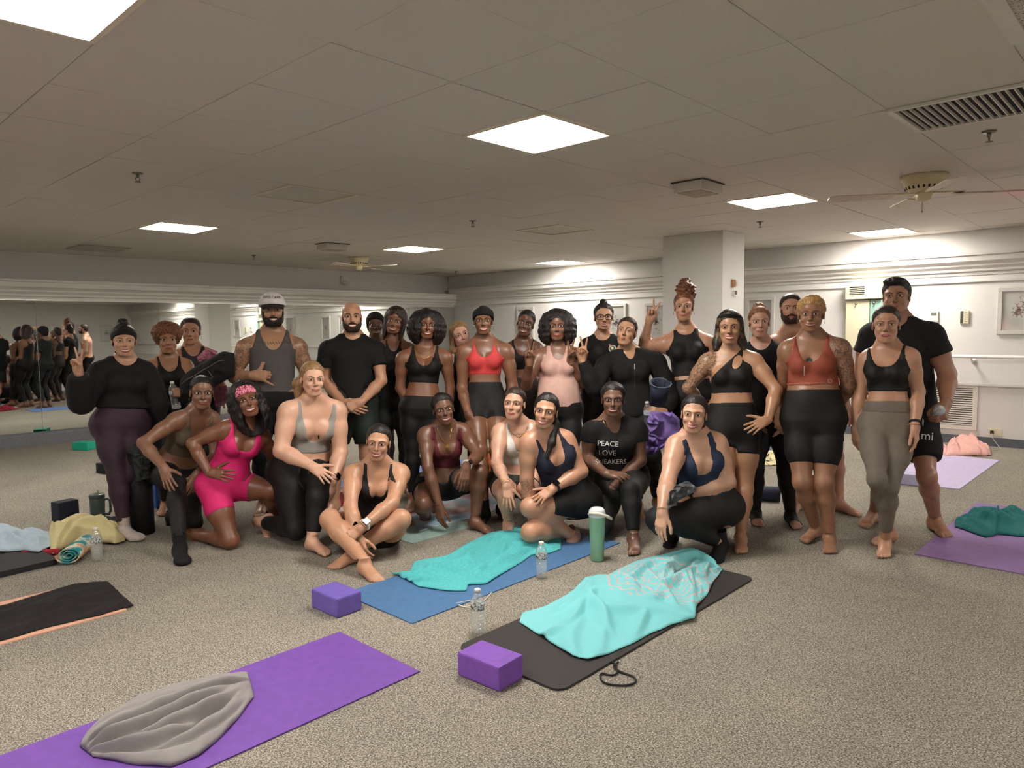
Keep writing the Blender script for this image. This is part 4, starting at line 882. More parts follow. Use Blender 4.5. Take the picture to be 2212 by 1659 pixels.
    for g in sp.get('wear', ()):
        ty = g['t']; mt = g['m']; d = off(g.get('off', .005), g.get('amp', 0), g.get('fr', 45), g.get('seed', 1)); nm = g.get('n', ty); lb = g.get('label')
        if ty in ('bra', 'tank'):
            bot = g.get('bot', .53 if ty == 'bra' else .05); sc = g.get('scoop', .74); xi, xo = g.get('xi', .055)*S, g.get('xo', .085)*S; st = g.get('style', 'scoop')
            Xs = LX+g.get('shift', 0)*S
            AX = np.abs(Xs)
            front = FR > 0
            scb = g.get('back', .86)
            if st == 'one':          # one shoulder: a slanted edge, strap on the image-right side
                ed = .70+(LX/S+.10)*1.75; R = (T-ed)*L*.5; R = np.maximum(R, (LX-.085*S-(1-sstep(.70, .86, T))*.2)*.9)
                hole = np.sqrt(((LX-.045*S)/(.030*S))**2+((T-.83+(LX/S-.045)*-1.2)/.075)**2)-1; R = np.maximum(R, np.where(front, -hole*.03, -1))
            else:
                sc_ = np.where(front, sc, scb); tt = sc_+(.99-sc_)*(AX/xi)**g.get('pw', 2.4); tt = np.where(AX > xi, tt+(AX-xi)*25, tt)
                R = (T-tt)*L*.6; a0, a1 = g.get('arm0', .66), g.get('arm1', .84); lim = np.where(T < a0, .158*chest*S, xo+(.142*chest*S-xo)*(1-sstep(a0-.06, a1, T))); R = np.maximum(R, (AX-lim)*.9); R = np.maximum(R, (T-1.02)*L*g.get('halt', 1))
            if st == 'halter':
                cx_ = xo+(1.0-np.clip(T, 0, 1))*0
            R = np.maximum(R, (bot-T)*L); Ub = union(('torso', 'arma', 'armb'))
            for q in 'ab': R = np.maximum(R, np.where(T < .85, FT-LF['arm'+q]-g.get('armex', .004), -1.))
            fld = smax(Ub-d, R)
            cloth(nm, fld, mt, lb)
            if g.get('band'):
                Rb = np.maximum(np.abs(T-bot-.018)*L-.012, 0*T-1); cloth('waist_band', np.maximum(FT-d-.002, Rb), g['band'])
        elif ty in ('tee', 'long'):
            bot = g.get('bot', .0); sl = g.get('sleeve', .55 if ty == 'tee' else 1.95); U = union(('torso', 'arma', 'armb', 'lega', 'legb'))
            Ta = np.where(T > bot-.3, FT, 1.)
            U = smin(smin(FT, LF['arma'], kk['arma']+.006), LF['armb'], kk['armb']+.006)
            if g.get('hips', 0): U = smin(smin(U, LF['lega'], np.float32(.05)), LF['legb'], np.float32(.05))
            loose = g.get('loose', .012); dd = d+loose*(1-sstep(.5, .85, T))
            nearT = FT < .03
            Ra = np.full(T.shape, 9., np.float32)
            for s in 'ab':
                la = (aL[s]-sl)*(ua if sl < 1 else fa_); sel = (LF['arm'+s] < FT) & (LF['arm'+s] < .05); Ra = np.where(sel, la, Ra)
                dd = dd+np.where(sel, g.get('sflare', .006)*np.clip(aL[s]*1.6-.1, 0, 1.4), 0)
            Rt = (bot-T)*L; R = np.where(Ra < 8.9, Ra, Rt); 
            neck = g.get('neck', .93)+np.where(FR > 0, 0., .05); nx = g.get('nx', .06)*S; AXl = np.abs(LX); tt = neck+(1.0-neck)*(AXl/nx)**g.get('pw', 2.2); tt = np.where(AXl > nx, tt+(AXl-nx)*25, tt); R = np.maximum(R, (T-tt)*L*.6)
            R = np.maximum(R, (T-1.04)*L)
            cloth(nm, smax(U-dd, R), mt, lb)
        elif ty in ('leg', 'shorts'):
            top = g.get('top', .32); end = g.get('end', 1.88 if ty == 'leg' else .62); U = union(('torso', 'lega', 'legb')); fl_ = g.get('flare', 0)
            R = (T-top)*L; dd = d
            for s in 'ab':
                sel = (LF['leg'+s] <= np.minimum(LF['lega'], LF['legb'])) & (LF['leg'+s] < FT); R = np.where(sel, (lL[s]-end)*(tl if end < 1 else cl_), R)
                if fl_: dd = dd+np.where(sel, fl_*np.clip(lL[s]*1.4, 0, 1.2), 0)
            cloth(nm, smax(U-dd, R), mt, lb)
            if g.get('band'): cloth('waist_band', np.maximum(np.maximum(FT-d-.003, (T-top-.01)*L), (top-g.get('bw', .14)-T)*L), g['band'])
    for s in 'ab':
        k = sp.get('sock'+s)
        if k:
            n, R_, sc, fsx = J['foot'+s]; fv, fq = foot_mesh('bare' if isinstance(k, tuple) else 'sock'); c0 = fv.mean(0); vn = np.zeros_like(fv)
            a, b, c = fv[fq[:, 0]], fv[fq[:, 1]], fv[fq[:, 2]]; nn = np.cross(b-a, c-a)
            for q in range(fq.shape[1]): np.add.at(vn, fq[:, q], nn)
            vn /= np.maximum(np.linalg.norm(vn, axis=1), 1e-9)[:, None]; v2 = fv+vn*.0045; v2[:, 2] = np.maximum(v2[:, 2], -.0775)
            q2 = fq if -fsx > 0 else fq[:, ::-1]; v2 = v2*sc*np.array([-fsx, 1, 1])
            if isinstance(k, tuple): keep = (fv[fq].mean(1)[:, 1] < k[1]); q2 = q2[keep]; k = k[0]
            keep = fv[q2].mean(1)[:, 2] < .085; q2 = q2[keep]
            link(bpy.data.objects.new('sock', np_mesh('sock', n+v2@R_-base, q2, [k])), root)
    # ---- hair and headgear
    def onhead(name, VQ, mt, label=None, parent=None):
        V, Q = VQ; o = link(bpy.data.objects.new(name, np_mesh(name, toH(V)-base, Q, [mt])), parent or root)
        if label: o['label'] = label
        return o
    fg.onhead = onhead
    if sp.get('hair'): onhead('hair', hair_mesh(sp['hair'], sp.get('hw', 1.)), sp['hairmat'])
    if sp.get('beard'):
        b = sp['beard']; Fb = HF-b.get('th', .007); X2, Y2, Z2 = HG.full()
        top = -.047-.034*np.exp(-(X2/.028)**2)+.055*sstep(-.055, -.01, Y2); R = np.maximum(Z2-top, np.maximum(Y2+.010, Y2*.6+np.abs(X2)-.062)); R = np.maximum(R, -.118-Z2)
        mo = np.maximum(np.maximum(np.abs(X2)-.030, np.abs(Z2+.0475+.12*np.abs(X2)*.8)-.0062), Y2+.05); R = np.minimum(R, mo)
        lipc = np.sqrt((X2/.025)**2+((Z2+.063)/.009)**2)-1; R = np.maximum(R, np.where(Y2 < -.05, -lipc*.008, -1)); Fb = np.maximum(Fb+.0012*wob(X2, Y2, Z2, 420, 2), R).astype(np.float32)
        onhead('beard', surf(HG, Fb, 0), sp.get('beardmat', sp['hairmat']))
    if sp.get('headband'):
        hb_ = sp['headband']; c, hw_, til = hb_.get('c', .055), hb_.get('w', .018), hb_.get('tilt', .55); n_ = np.array([0, til, 1.])/math.hypot(1, til)
        onhead('headband', head_shell(hb_.get('th', .013), lambda X, Y, Z: np.abs(Y*n_[1]+Z*n_[2]-c)-hw_), hb_['m'])
    return fg
def add_part(fg, name, mb, mt, head=False, label=None, parent=None):
    """mb's points are in the turned axes (or the head's own) -> a child of the person"""
    V = fg.toH(mb.V) if head else np.asarray(mb.V, float)
    o = mesh_obj(name, V-fg.base, mb.F, mt, parent or fg.root); o.data.polygons.foreach_set('use_smooth', mb.S)
    if label: o['label'] = label
    return o
def cast(fg, p, d=(0, 1, 0)):
    """first surface of the figure (skin or cloth) met from p along d, in turned axes"""
    if fg.bvh is None:
        Vs = []; Fs = []; n = 0
        for o in fg.root.children:
            if o.type != 'MESH': continue
            me = o.data; c = np.empty(len(me.vertices)*3, np.float32); me.vertices.foreach_get('co', c); Vs += c.reshape(-1, 3).tolist(); me.calc_loop_triangles(); t = np.empty(len(me.loop_triangles)*3, np.int32); me.loop_triangles.foreach_get('vertices', t); Fs += (t.reshape(-1, 3)+n).tolist(); n += len(me.vertices)
        fg.bvh = BVHTree.FromPolygons(Vs, Fs)
    h = fg.bvh.ray_cast(Vector(np.asarray(p)-fg.base), Vector(d), 7.)
    return None if h[0] is None else (np.array(h[0])+fg.base, np.array(h[1]))
def chain(fg, pxs, r, mt, name='necklace', off=.003):
    """a fine chain lying on the figure along picture points"""
    P = []
    for px, py in pxs:
        d = nrm(rayc(px, py)); h = cast(fg, np.array([0, 0, HC])+d*2.5, d)
        if h is not None: P.append(h[0]-d*off)
    if len(P) > 2: add_part(fg, name, MB().tube(P, r, 5), mt)
def print_on(fg, body, size, px, py, mt, name='print', rot=0., font_curve=None, off=.0035, shear=0.):
    """flat lettering pressed onto the figure's front"""
    c = bpy.data.curves.new('t', 'FONT'); c.body = body; c.size = size; c.align_x = 'CENTER'; c.align_y = 'CENTER'; c.shear = shear; c.resolution_u = 3
    o = bpy.data.objects.new('t', c); COL.objects.link(o); dg = bpy.context.evaluated_depsgraph_get(); me = o.evaluated_get(dg).to_mesh()
    b = bmesh.new(); b.from_mesh(me); bmesh.ops.triangulate(b, faces=b.faces[:]); bmesh.ops.subdivide_edges(b, edges=[e for e in b.edges if e.calc_length() > size*.18], cuts=2, use_grid_fill=True); b.verts.index_update()
    V = [tuple(v.co) for v in b.verts]; F = [tuple(v.index for v in q.verts) for q in b.faces]; b.free(); o.evaluated_get(dg).to_mesh_clear(); bpy.data.objects.remove(o)
    press(fg, V, F, px, py, mt, name, rot, off)
def press(fg, V, F, px, py, mt, name, rot=0., off=.0035):
    d0 = nrm(rayc(px, py)); h = cast(fg, np.array([0, 0, HC])+d0*2.5, d0)
    if h is None: return
    C = h[0]; rx = nrm(np.cross(d0, (0, 0, 1))); uz = np.cross(rx, d0); ca, sa = math.cos(rot), math.sin(rot); out = []
    for v in V:
        p = C+rx*(v[0]*ca-v[1]*sa)+uz*(v[0]*sa+v[1]*ca); q = cast(fg, p-d0*.35, d0)
        if q is None: return
        out.append((q[0] if q is not None and abs((q[0]-p)@d0) < .12 else p)-d0*off)
    mesh_obj(name, np.array(out)-fg.base, F, mt, fg.root)
def watch(fg, s, mt, face):
    e, w_ = fg.J['e'+s], fg.J['w'+s]; d = nrm(w_-e); c = w_-d*.018; R = .03*fg.S*(.75+.25*fg.sp.get('aw', 1)); a = nrm(np.cross(d, (0, 0, 1))); b = np.cross(d, a)
    add_part(fg, 'watch_strap', MB().tube([c+(a*math.cos(t)+b*math.sin(t))*R for t in np.linspace(0, 2*math.pi, 17)[:-1]], .009, 6, True), mt)
    z = fg.J['hand'+s][1][2]; q = nrm(z-d*(z@d)); cc = c+q*(R+.007); x = np.cross(q, d); V = []
    for k in (-.004, .004):
        for i, j in ((-1, -1), (1, -1), (1, 1), (-1, 1)): V.append(cc+x*i*.017+d*j*.019+q*k)
    add_part(fg, 'watch_case', MB().add(V, [(3, 2, 1, 0), (4, 5, 6, 7), (0, 1, 5, 4), (1, 2, 6, 5), (2, 3, 7, 6), (3, 0, 4, 7)]), face)
def hoops(fg, r, mt, sides=(-1, 1), dz=-.035):
    for s in sides:
        w_ = fg.sp.get('hw', 1.); add_part(fg, 'earring', MB().tube([(s*.083*w_+r*.15*math.sin(a)*0, .006+r*.5*math.sin(a), dz-r+r*math.cos(a)) for a in np.linspace(0, 2*math.pi, 17)[:-1]], .0018, 5, True), mt, True)
# ------------------------------------------------------------------ fabrics and hair
BLK = mat('black_jersey', '#0a0a0b', .7, .15, 30., .3, 500.)
BLK2 = mat('black_cotton', '#0c0c0e', .85, .15, 20., .3, 350.)
CHAR = mat('charcoal_jersey', '#2c2d30', .8, .12, 25., .3, 400.)
def hairm(name, c, k=.55):
    if name in MATS: return MATS[name]
    mt = bpy.data.materials.new(name); mt.use_nodes = True; nt = mt.node_tree; b = nt.nodes['Principled BSDF']; N = nt.nodes.new; L = nt.links.new; c = srgb(c)
    tc = N('ShaderNodeTexCoord'); mp = N('ShaderNodeMapping'); mp.inputs['Scale'].default_value = (1, .1, .3); L(tc.outputs['Object'], mp.inputs['Vector'])
    n = N('ShaderNodeTexNoise'); n.inputs['Scale'].default_value = 190; n.inputs['Detail'].default_value = 3; n.inputs['Distortion'].default_value = .4; L(mp.outputs['Vector'], n.inputs['Vector'])
    r = N('ShaderNodeValToRGB'); e = r.color_ramp.elements; e[0].position = .38; e[1].position = .68; e[0].color = (*[x*(1-k) for x in c], 1); e[1].color = (*[min(1, x*(1+k*1.6)+.006) for x in c], 1); L(n.outputs['Fac'], r.inputs['Fac']); L(r.outputs['Color'], b.inputs['Base Color'])
    bp = N('ShaderNodeBump'); bp.inputs['Strength'].default_value = .9; bp.inputs['Distance'].default_value = .003; L(n.outputs['Fac'], bp.inputs['Height']); L(bp.outputs['Normal'], b.inputs['Normal'])
    b.inputs['Roughness'].default_value = .48; b.inputs['Specular IOR Level'].default_value = .4; MATS[name] = mt; return mt
HB = hairm('hair_black', '#17110f'); HBR = hairm('hair_brown', '#2c1a12'); HLB = hairm('hair_light_brown', '#7a5232', .35)
HBL = hairm('hair_blonde', '#a8824f', .25); HDB = hairm('hair_dark_blonde', '#8a6a45', .28); HCU = hairm('hair_curly_brown', '#6b4128')
HOM = mixmat('hair_ombre', ['#14100e', '#2a1d15', '#8a7a5c'], 'noise', 18., .45, [.3, .5, .72], .5)
GOLD = mat('gold', '#d8a94e', .25, 0, metal=1.); SILV = mat('silver', '#c8c8c8', .25, 0, metal=1.)
WSTR = mat('watch_strap_black', '#151515', .5, 0); WGLS = mat('watch_glass', '#06070a', .08, 0); WSIL = mat('watch_strap_pale', '#cfc9c0', .5, 0)
INKM = mat('tattoo_ink', '#2c3330', .6, .1); PRW = mat('print_white', '#d8d8d6', .7, .05)
def jer(name, c, r=.72): return mat(name, c, r, .06, 30., .25, 500.)
def bun(z=.12, y=.05, r=.035, x=0., amp=.004, **k): return dict(kind='pulled', th=.008, bun=[((x, y, z), r)], bamp=amp, **k)
def curl(rx, ry, rz, c=(0, .035, 0), r2=(.12, .09, .1), **k): return dict(dict(kind='afro', c=c, r=(rx, ry, rz), r2=r2, amp=.008, freq=210), **k)
def longh(w=.085, l=-.26, **k):
    L = []
    for s in (-1, 1): L += [((s*.062, .03, .03), (s*w, .03, -.10), .03, .036), ((s*w, .03, -.10), (s*(w+.012), .01, l), .036, .026)]
    L += [((0, .06, 0), (0, .075, -.2), .06, .05)]
    return dict(dict(kind='long', th=.012, locks=L, amp=.003, freq=170), **k)
UP = (0, -.1, 1); CAMB = (0, 1, 0)        # fingers up; back of the hand away from the viewer
FIG = {}
def P1(): return person('smiling person in a black headband, cropped sweatshirt and plum leggings making a peace sign', dict(h=1.56, z=5.15, skin='#c2906f', lipc='#a5564f', face=(268, 738), hyaw=3, smile=.95, hw=1.06, hairmat=HB,
    nk=(270, 784), pv=(262, 918), sa=(214, 800), sb=(318, 802), ea=(176, 868, -1), wa=(170, 806, -1), eb=(338, 872, .25), wb=(322, 930, 1), bw=1.12, aw=1.1, lw=1.12, bust=1.15, hip=1.1, yawp=18,
    ka=(254, 1030), na=('g', 270, 1142), fa=(38, 0), kb=(276, 1026), nb=('g', 280, 1118), fb=(5, 0), Ha=('peace', UP, CAMB), Hb=('relax', (0, .3, -1), (1, .3, 0)), socka=mat('sock_grey', '#b8aea6', .9), sockb=MATS['sock_grey'],
    hair=bun(.135, .03, .04, amp=.01), headband=dict(c=.028, w=.02, th=.012, m=BLK2),
    wear=[dict(t='leg', m=jer('plum_jersey', '#35202e'), top=.42, end=1.86, n='leggings'), dict(t='long', m=BLK2, bot=.26, off=.012, loose=.02, amp=.004, fr=28, sflare=.012, neck=.90, nx=.075, n='sweatshirt')]))
def P2(): return person('person with short light brown curls in a black tank, behind the headband person', dict(h=1.58, z=5.65, skin='#a8744f', lipc='#8e4f43', face=(362, 735), hyaw=4, smile=.1, hw=.98, hairmat=HCU, browmat=HBR,
    nk=(364, 779), pv=(372, None), sa=(328, 790), sb=(402, 788), ea=(322, 862, .25), wa=(335, 925, -1), eb=(428, 845, -1), wb=(404, 851, -1), bw=.92, aw=.95, Hb=('grip', (-1, -.2, .15), (.1, -.9, .25)),
    hair=curl(.116, .11, .095, (0, .025, .06), (.088, .08, .05), tw=.060, tz=-.035, cutz=-.035, amp=.010), wear=[dict(t='tank', m=BLK, bot=.1, scoop=.76, xi=.068, xo=.092, pw=3.2), dict(t='leg', m=BLK, top=.25)]), .0125)
def P3(): return person('person with slicked back dark hair in a dark top, holding a black bag', dict(h=1.66, z=6.0, skin='#b8845f', lipc='#9a5046', face=(412, 717), hyaw=-4, smile=.1, hairmat=HBR,
    nk=(416, 757), pv=(424, None), sa=(388, 767), sb=(446, 764), ea=(396, 835, -1), wa=(432, 812, -1), eb=(470, 815, .25), wb=(490, 856, -1), bw=.98, hair=bun(.03, .115, .04), wear=[dict(t='tank', m=CHAR, bot=.1, scoop=.84, xi=.06, xo=.095), dict(t='leg', m=BLK, top=.25)]), .0125)
def P4(): return person('kneeling person in an olive strappy bra and black leggings with gold hoops, hand on knee', dict(h=1.64, z=5.12, skin='#865d43', lipc='#7c4238', face=(436, 849, -.17), hyaw=4, hroll=3, smile=.5, hairmat=HB,
    nk=(428, 898, -.12), pv=(372, 1018, .05), sa=(383, 906, -.03), sb=(458, 905, .04), ea=(309, 957, -1), wa=(352, 1008, -1), eb=(466, 985, .25), wb=(428, 1022, -1), bw=.98, aw=1.08, lw=1., bust=.95, yawp=14,
    ka=(381, 1043, -1), na=('g', 388, 1182), fa=(6, 0), kb=(418, 1128, -1), nb=(372, 1118, 1), fb=(10, 75), Ha=('flat', (.45, -.45, -.75), (-.3, -.6, .7)), Hb=('relax', (-.3, -.4, -.8), (.5, -.8, 0)), socka=BLK2, sockb=BLK2, hair=dict(kind='pulled', th=.005, hz=.088, bun=[((0, .11, .0), .035)]),
    wear=[dict(t='bra', m=jer('olive_jersey', '#5e5140'), bot=.36, scoop=.66, xi=.072, xo=.086, arm0=.72, arm1=.93, pw=1.6), dict(t='leg', m=BLK, top=.20, end=1.93, n='leggings')]))
def P5(): return person('kneeling person in a hot pink romper and pink leopard headband, hand on hip', dict(h=1.62, z=4.92, skin='#7a4a2d', lipc='#7d3c36', face=(533, 866, -.16), hyaw=6, hroll=-16, smile=1., hairmat=HB,
    nk=(528, 917, -.1), pv=(484, 1050, .0), sa=(486, 926, -.03), sb=(566, 939, .05), ea=(415, 958, .25), wa=(452, 1021, -1), eb=(590, 990, .8), wb=(582, 1036, .8), bw=1.0, aw=1.02, lw=1.04, bust=1.2, hip=1.05, yawp=24, rollp=0,
    ka=(498, 1168, -1), na=(420, 1160, 1), fa=(-75, 60), kb=(586, 1060, -.3), nb=('g', 596, 1120), fb=(20, 0), Ha=('flat', (.95, -.25, -.1), (-.1, -.9, .25)), Hb=('relax', (0, -.3, -1), (1, -.3, 0)),
    hair=curl(.112, .105, .11, (0, .035, .03), (.128, .088, .19), amp=.009, freq=170, tw=.06), headband=dict(c=.036, w=.032, th=.014, m=mixmat('leopard_pink', ['#2a1418', '#c23a6a', '#d98a9e'], 'voronoi', 95., .8, [.25, .4, .6])),
    wear=[dict(t='tank', m=jer('hot_pink', '#d6246f'), bot=-.12, scoop=.64, xi=.090, xo=.112, pw=3., arm0=.72, arm1=.93, n='romper_top'), dict(t='shorts', m=MATS['hot_pink'], top=.2, end=.50, n='romper_shorts')]))
def P6(): return person('bearded person in a white cap and grey tank giving a shaka sign', dict(h=1.74, z=5.6, male=1, skin='#b0805c', lipc='#9a5a4a', face=(589, 672), hyaw=2, smile=.8, hw=1.02, hairmat=HB, hs=1.03,
    nk=(589, 722), pv=(588, None), sa=(531, 747), sb=(644, 747), ea=(506, 815, .25), wa=(545, 811, -1, -.2), eb=(664, 818, .25), wb=(655, 902, -1), bw=1.05, aw=1.08, Ha=('shaka', (.95, -.2, -.05), (-.1, -1, .1)), Hb=('relax', None, (1, 0, 0)),
    beard=dict(th=.010), hair=dict(kind='pulled', th=.004, hz=.07), ink=[('sa', 'ea', .085, .8), ('ea', 'wa', .06, .3), ('sb', 'eb', .085, .7)],
    wear=[dict(t='tank', m=jer('grey_marl', '#54504e', .85), bot=-.08, scoop=.70, xi=.088, xo=.120, off=.007, arm0=.72, arm1=.93, back=.9), dict(t='leg', m=BLK2, top=.1, off=.014, end=1.8, n='trousers')]))
def P7(): return person('kneeling person with a curly blond ponytail in a grey zip bra and black leggings', dict(h=1.68, z=4.98, skin='#d9a586', lipc='#b86a62', face=(675, 820, -.12), hyaw=14, hroll=2, smile=.35, hw=1.02, hairmat=HDB, browmat=HBR, eye='hazel',
    nk=(678, 876, -.06), pv=(650, 1024, .06), sa=(624, 888, -.06), sb=(727, 886, .04), ea=(607, 974, -1), wa=(672, 1006, -1), eb=(735, 976, .25), wb=(719, 1036, -1), bw=1.2, aw=1.42, lw=1.22, bust=1.5, hip=1.12, waist=1.15, yawp=26,
    ka=(640, 1142, -1), na=(566, 1128, 1), fa=(-80, 80), kb=(690, 1034, -1), nb=('g', 675, 1166), fb=(38, 0), Ha=('flat', (.8, -.35, -.45), (0, -.8, .6)), Hb=('relax', (-.1, -.2, -1), (.8, -.5, 0)),
    hair=dict(kind='pulled', th=.008, hz=.085, locks=[((-.03, .1, .02), (-.085, .07, -.03), .03, .035), ((-.085, .07, -.03), (-.085, .05, -.12), .036, .028)], amp=.004, freq=200),
    wear=[dict(t='bra', m=jer('pale_grey_jersey', '#97948f'), bot=.36, scoop=.53, xi=.104, xo=.132, pw=2.6, armex=.02, arm0=.72, arm1=.93, n='sports_bra'), dict(t='leg', m=BLK, top=.25, end=1.88, n='leggings')]))
def P8(): return person('bald bearded person in a black t-shirt and dark green shorts with clasped hands', dict(h=1.70, z=5.72, male=1, skin='#c9926f', lipc='#b06a5a', face=(760, 686), hyaw=2, smile=.75, hw=1.0, hairmat=HBR, hs=1.0,
    nk=(762, 734), pv=(762, None), sa=(709, 753), sb=(813, 753), ea=(702, 822, 0, .0), wa=(742, 872, -1, -.19), eb=(824, 822, 0, .0), wb=(781, 868, -1, -.21), bw=1.0, aw=1.0, ka=(728, 985), na=('g', 722, 1085), kb=(792, 985), nb=('g', 800, 1085),
    Ha=('cup', (.75, -.35, -.25), (-.3, -.9, .2)), Hb=('cup', (-.8, -.35, -.3), (.3, -.9, .3)), beard=dict(th=.006), wear=[dict(t='shorts', m=jer('green_black', '#1d2621'), top=.2, end=.78, off=.014, flare=.012), dict(t='tee', m=BLK2, bot=-.06, sleeve=.55, off=.008, loose=.016, amp=.004, fr=26, neck=.94)]))
def P9(): return person('smiling person in a black tank sitting cross-legged on the carpet, hands clasped over ankles', dict(h=1.62, z=4.78, skin='#c28c68', lipc='#a4504a', face=(817, 957, -.14), hyaw=-6, hroll=7, smile=1., hw=1.0, hairmat=HB,
    nk=(815, 1010, -.08), pv=(800, 1152, .02), sa=(762, 1023, -.02), sb=(866, 1021, .02), ea=(757, 1095, -1), wa=(772, 1157, -1, -.44), eb=(847, 1086, 0, -.27), wb=(784, 1137, -1, -.46), bw=1.08, aw=1.22, lw=1.14, bust=1.15, hip=1.08, yawp=-4, bend=-.02,
    ka=(713, 1122, -1), na=('g', 788, 1216), fa=(32, 4), kb=(866, 1122, -1), nb=('g', 762, 1190), fb=(-56, 4), Ha=('cup', (.35, -.35, -.85), (-.35, -.9, .15)), Hb=('cup', (-.75, -.35, -.55), (.1, -.9, .5)),
    hair=dict(kind='pulled', th=.007, hz=.088, locks=[((.04, .1, 0), (.06, .085, -.1), .03, .022)]), ink=[('eb', 'wb', .05, .12)],
    wear=[dict(t='tank', m=BLK, bot=-.02, scoop=.60, xi=.072, xo=.098, arm0=.72, arm1=.93, pw=4.), dict(t='shorts', m=BLK, top=.25, end=.42)]))
def P10(): return person('person in a black head scarf half hidden behind the bald person', dict(h=1.62, z=6.6, skin='#6f4a33', lipc='#7a463c', face=(811, 703), hyaw=3, smile=.8, hairmat=HB, nk=(813, 742), pv=(812, None), sa=(782, 752), sb=(845, 752), ea=(778, 820, .25), wa=(785, 880, -1), eb=(850, 820, .25), wb=(845, 880, -1),
    hair=dict(kind='pulled', th=.004), wear=[dict(t='tee', m=BLK2, bot=0., sleeve=.6), dict(t='leg', m=BLK, top=.2)]), .0125)
def P11(): return person('smiling person with long brown hair in a black jumpsuit, head tilted', dict(h=1.66, z=6.12, skin='#855638', lipc='#8d4a40', face=(853, 695), hyaw=-6, hroll=12, smile=.95, hairmat=HBR, nk=(850, 742), pv=(850, None), sa=(822, 752), sb=(886, 754), ea=(818, 825, .25), wa=(828, 890, -1), eb=(892, 825, .25), wb=(886, 890, -1), bw=.98,
    hair=curl(.098, .105, .10, (0, .03, .035), (.098, .08, .19), amp=.005, freq=120, tw=.058), wear=[dict(t='tank', m=BLK, bot=-.05, scoop=.80, xi=.05, xo=.07), dict(t='leg', m=BLK, top=.25, off=.01, end=1.9, n='trousers')]), .0125)
def P12(): return person('smiling person with very full dark curls in a black bra and leggings, silver bracelet', dict(h=1.66, z=5.82, skin='#865435', lipc='#8d473e', face=(923, 703), hyaw=4, hroll=6, smile=.95, hw=.97, hairmat=HB,
    nk=(918, 755), pv=(912, None), sa=(870, 772), sb=(962, 770), ea=(864, 838, .25), wa=(899, 899, -1), eb=(973, 838, .25), wb=(965, 902, -1), bw=.98, aw=1.02, bust=1.25, Ha=('relax', (.25, -.3, -.9), (-.6, -.7, .2)), Hb=('relax', (-.2, -.2, -1), (.6, -.7, 0)), ka=(890, 965, 0), na=('g', 893, 1078), kb=(924, 965, 0), nb=('g', 932, 1078),
    hair=curl(.165, .125, .145, (0, .045, -.005), (.155, .10, .115), amp=.009, tw=.058), wear=[dict(t='bra', m=BLK, bot=.40, scoop=.68, xi=.084, xo=.110, pw=3.4, arm0=.72, arm1=.93), dict(t='leg', m=BLK, top=.20)]))
def P13(): return person('crouching person in a maroon bra and black shorts with a gold pendant', dict(h=1.66, z=5.35, skin='#724a33', lipc='#84463c', face=(958, 885, -.16), hyaw=6, hroll=-9, smile=.9, hairmat=HB,
    nk=(962, 930, -.1), pv=(953, 1048, .06), sa=(918, 938, -.02), sb=(1000, 930, .02), ea=(924, 1010, -1), wa=(948, 1090, -1), eb=(1033, 985, -1), wb=(1007, 1006, -1), bw=.98, aw=1.08, lw=1.02, bust=1.0, yawp=4,
    ka=(912, 1090, -1), na=(918, 1118, 1), fa=(-12, 55), kb=(1036, 1022, -1), nb=('g', 1027, 1122), fb=(42, 0), Ha=('relax', (.1, -.15, -1), (-.5, -.85, 0)), Hb=('relax', (-.15, -.35, -.9), (.2, -.95, .2)),
    hair=dict(kind='pulled', th=.009, hz=.085, amp=.004, bun=[((.02, .1, -.01), .04)]), wear=[dict(t='bra', m=jer('maroon_jersey', '#5a1a22'), bot=.37, scoop=.64, xi=.080, xo=.116, arm0=.72, arm1=.93, pw=3.6), dict(t='shorts', m=BLK, top=.16, end=.45, off=.009, flare=.012)]))
def P14(): return person('blond person peeking between two others, head tilted', dict(h=1.60, z=6.1, skin='#d6a08a', lipc='#b9706a', face=(995, 726), hyaw=10, hroll=-20, smile=.9, hairmat=HDB, browmat=HBR, nk=(1000, 770), pv=(1000, None), sa=(976, 780), sb=(1038, 780), ea=(972, 850, .25), wa=(985, 905, -1), eb=(1042, 850, .25), wb=(1035, 910, -1),
    hair=dict(kind='pulled', th=.014, amp=.004, locks=[((-.07, .05, 0), (-.10, .05, -.1), .03, .028), ((-.1, .05, -.1), (-.1, .04, -.17), .028, .02)], bun=[((0, .06, .11), .035)]), wear=[dict(t='tank', m=BLK, bot=0.), dict(t='leg', m=BLK, top=.25)]), .0125)
def P15(): return person('smiling person in a coral bra, black headband and black cycling shorts', dict(h=1.72, z=5.72, skin='#855638', lipc='#8c463c', face=(1044, 694), hyaw=0, smile=1., hw=.98, hairmat=HB,
    nk=(1046, 742), pv=(1048, None), sa=(1002, 757), sb=(1094, 757), ea=(998, 838, .25), wa=(1010, 891, -1), eb=(1108, 836, .25), wb=(1100, 898, -1), bw=.96, aw=1.1, lw=1.06, bust=.95, waist=1.05, Ha=('relax', (.3, -.3, -.9), (-.5, -.8, .1)), Hb=('relax', (-.2, -.2, -1), (1, -.2, 0)), ka=(1036, 972), na=('g', 1046, 1105), fa=(-20, 0), socka=BLK2, kb=(1075, 972), nb=('g', 1085, 1095), sockb=BLK2,
    hair=dict(kind='pulled', th=.006, hz=.08), headband=dict(c=.046, w=.032, th=.015, tilt=.45, m=BLK2), wear=[dict(t='bra', m=jer('coral_jersey', '#cf4344'), bot=.46, scoop=.73, xi=.072, xo=.082, pw=3.6, arm0=.72, arm1=.93), dict(t='shorts', m=BLK, top=.36, end=.42)]))
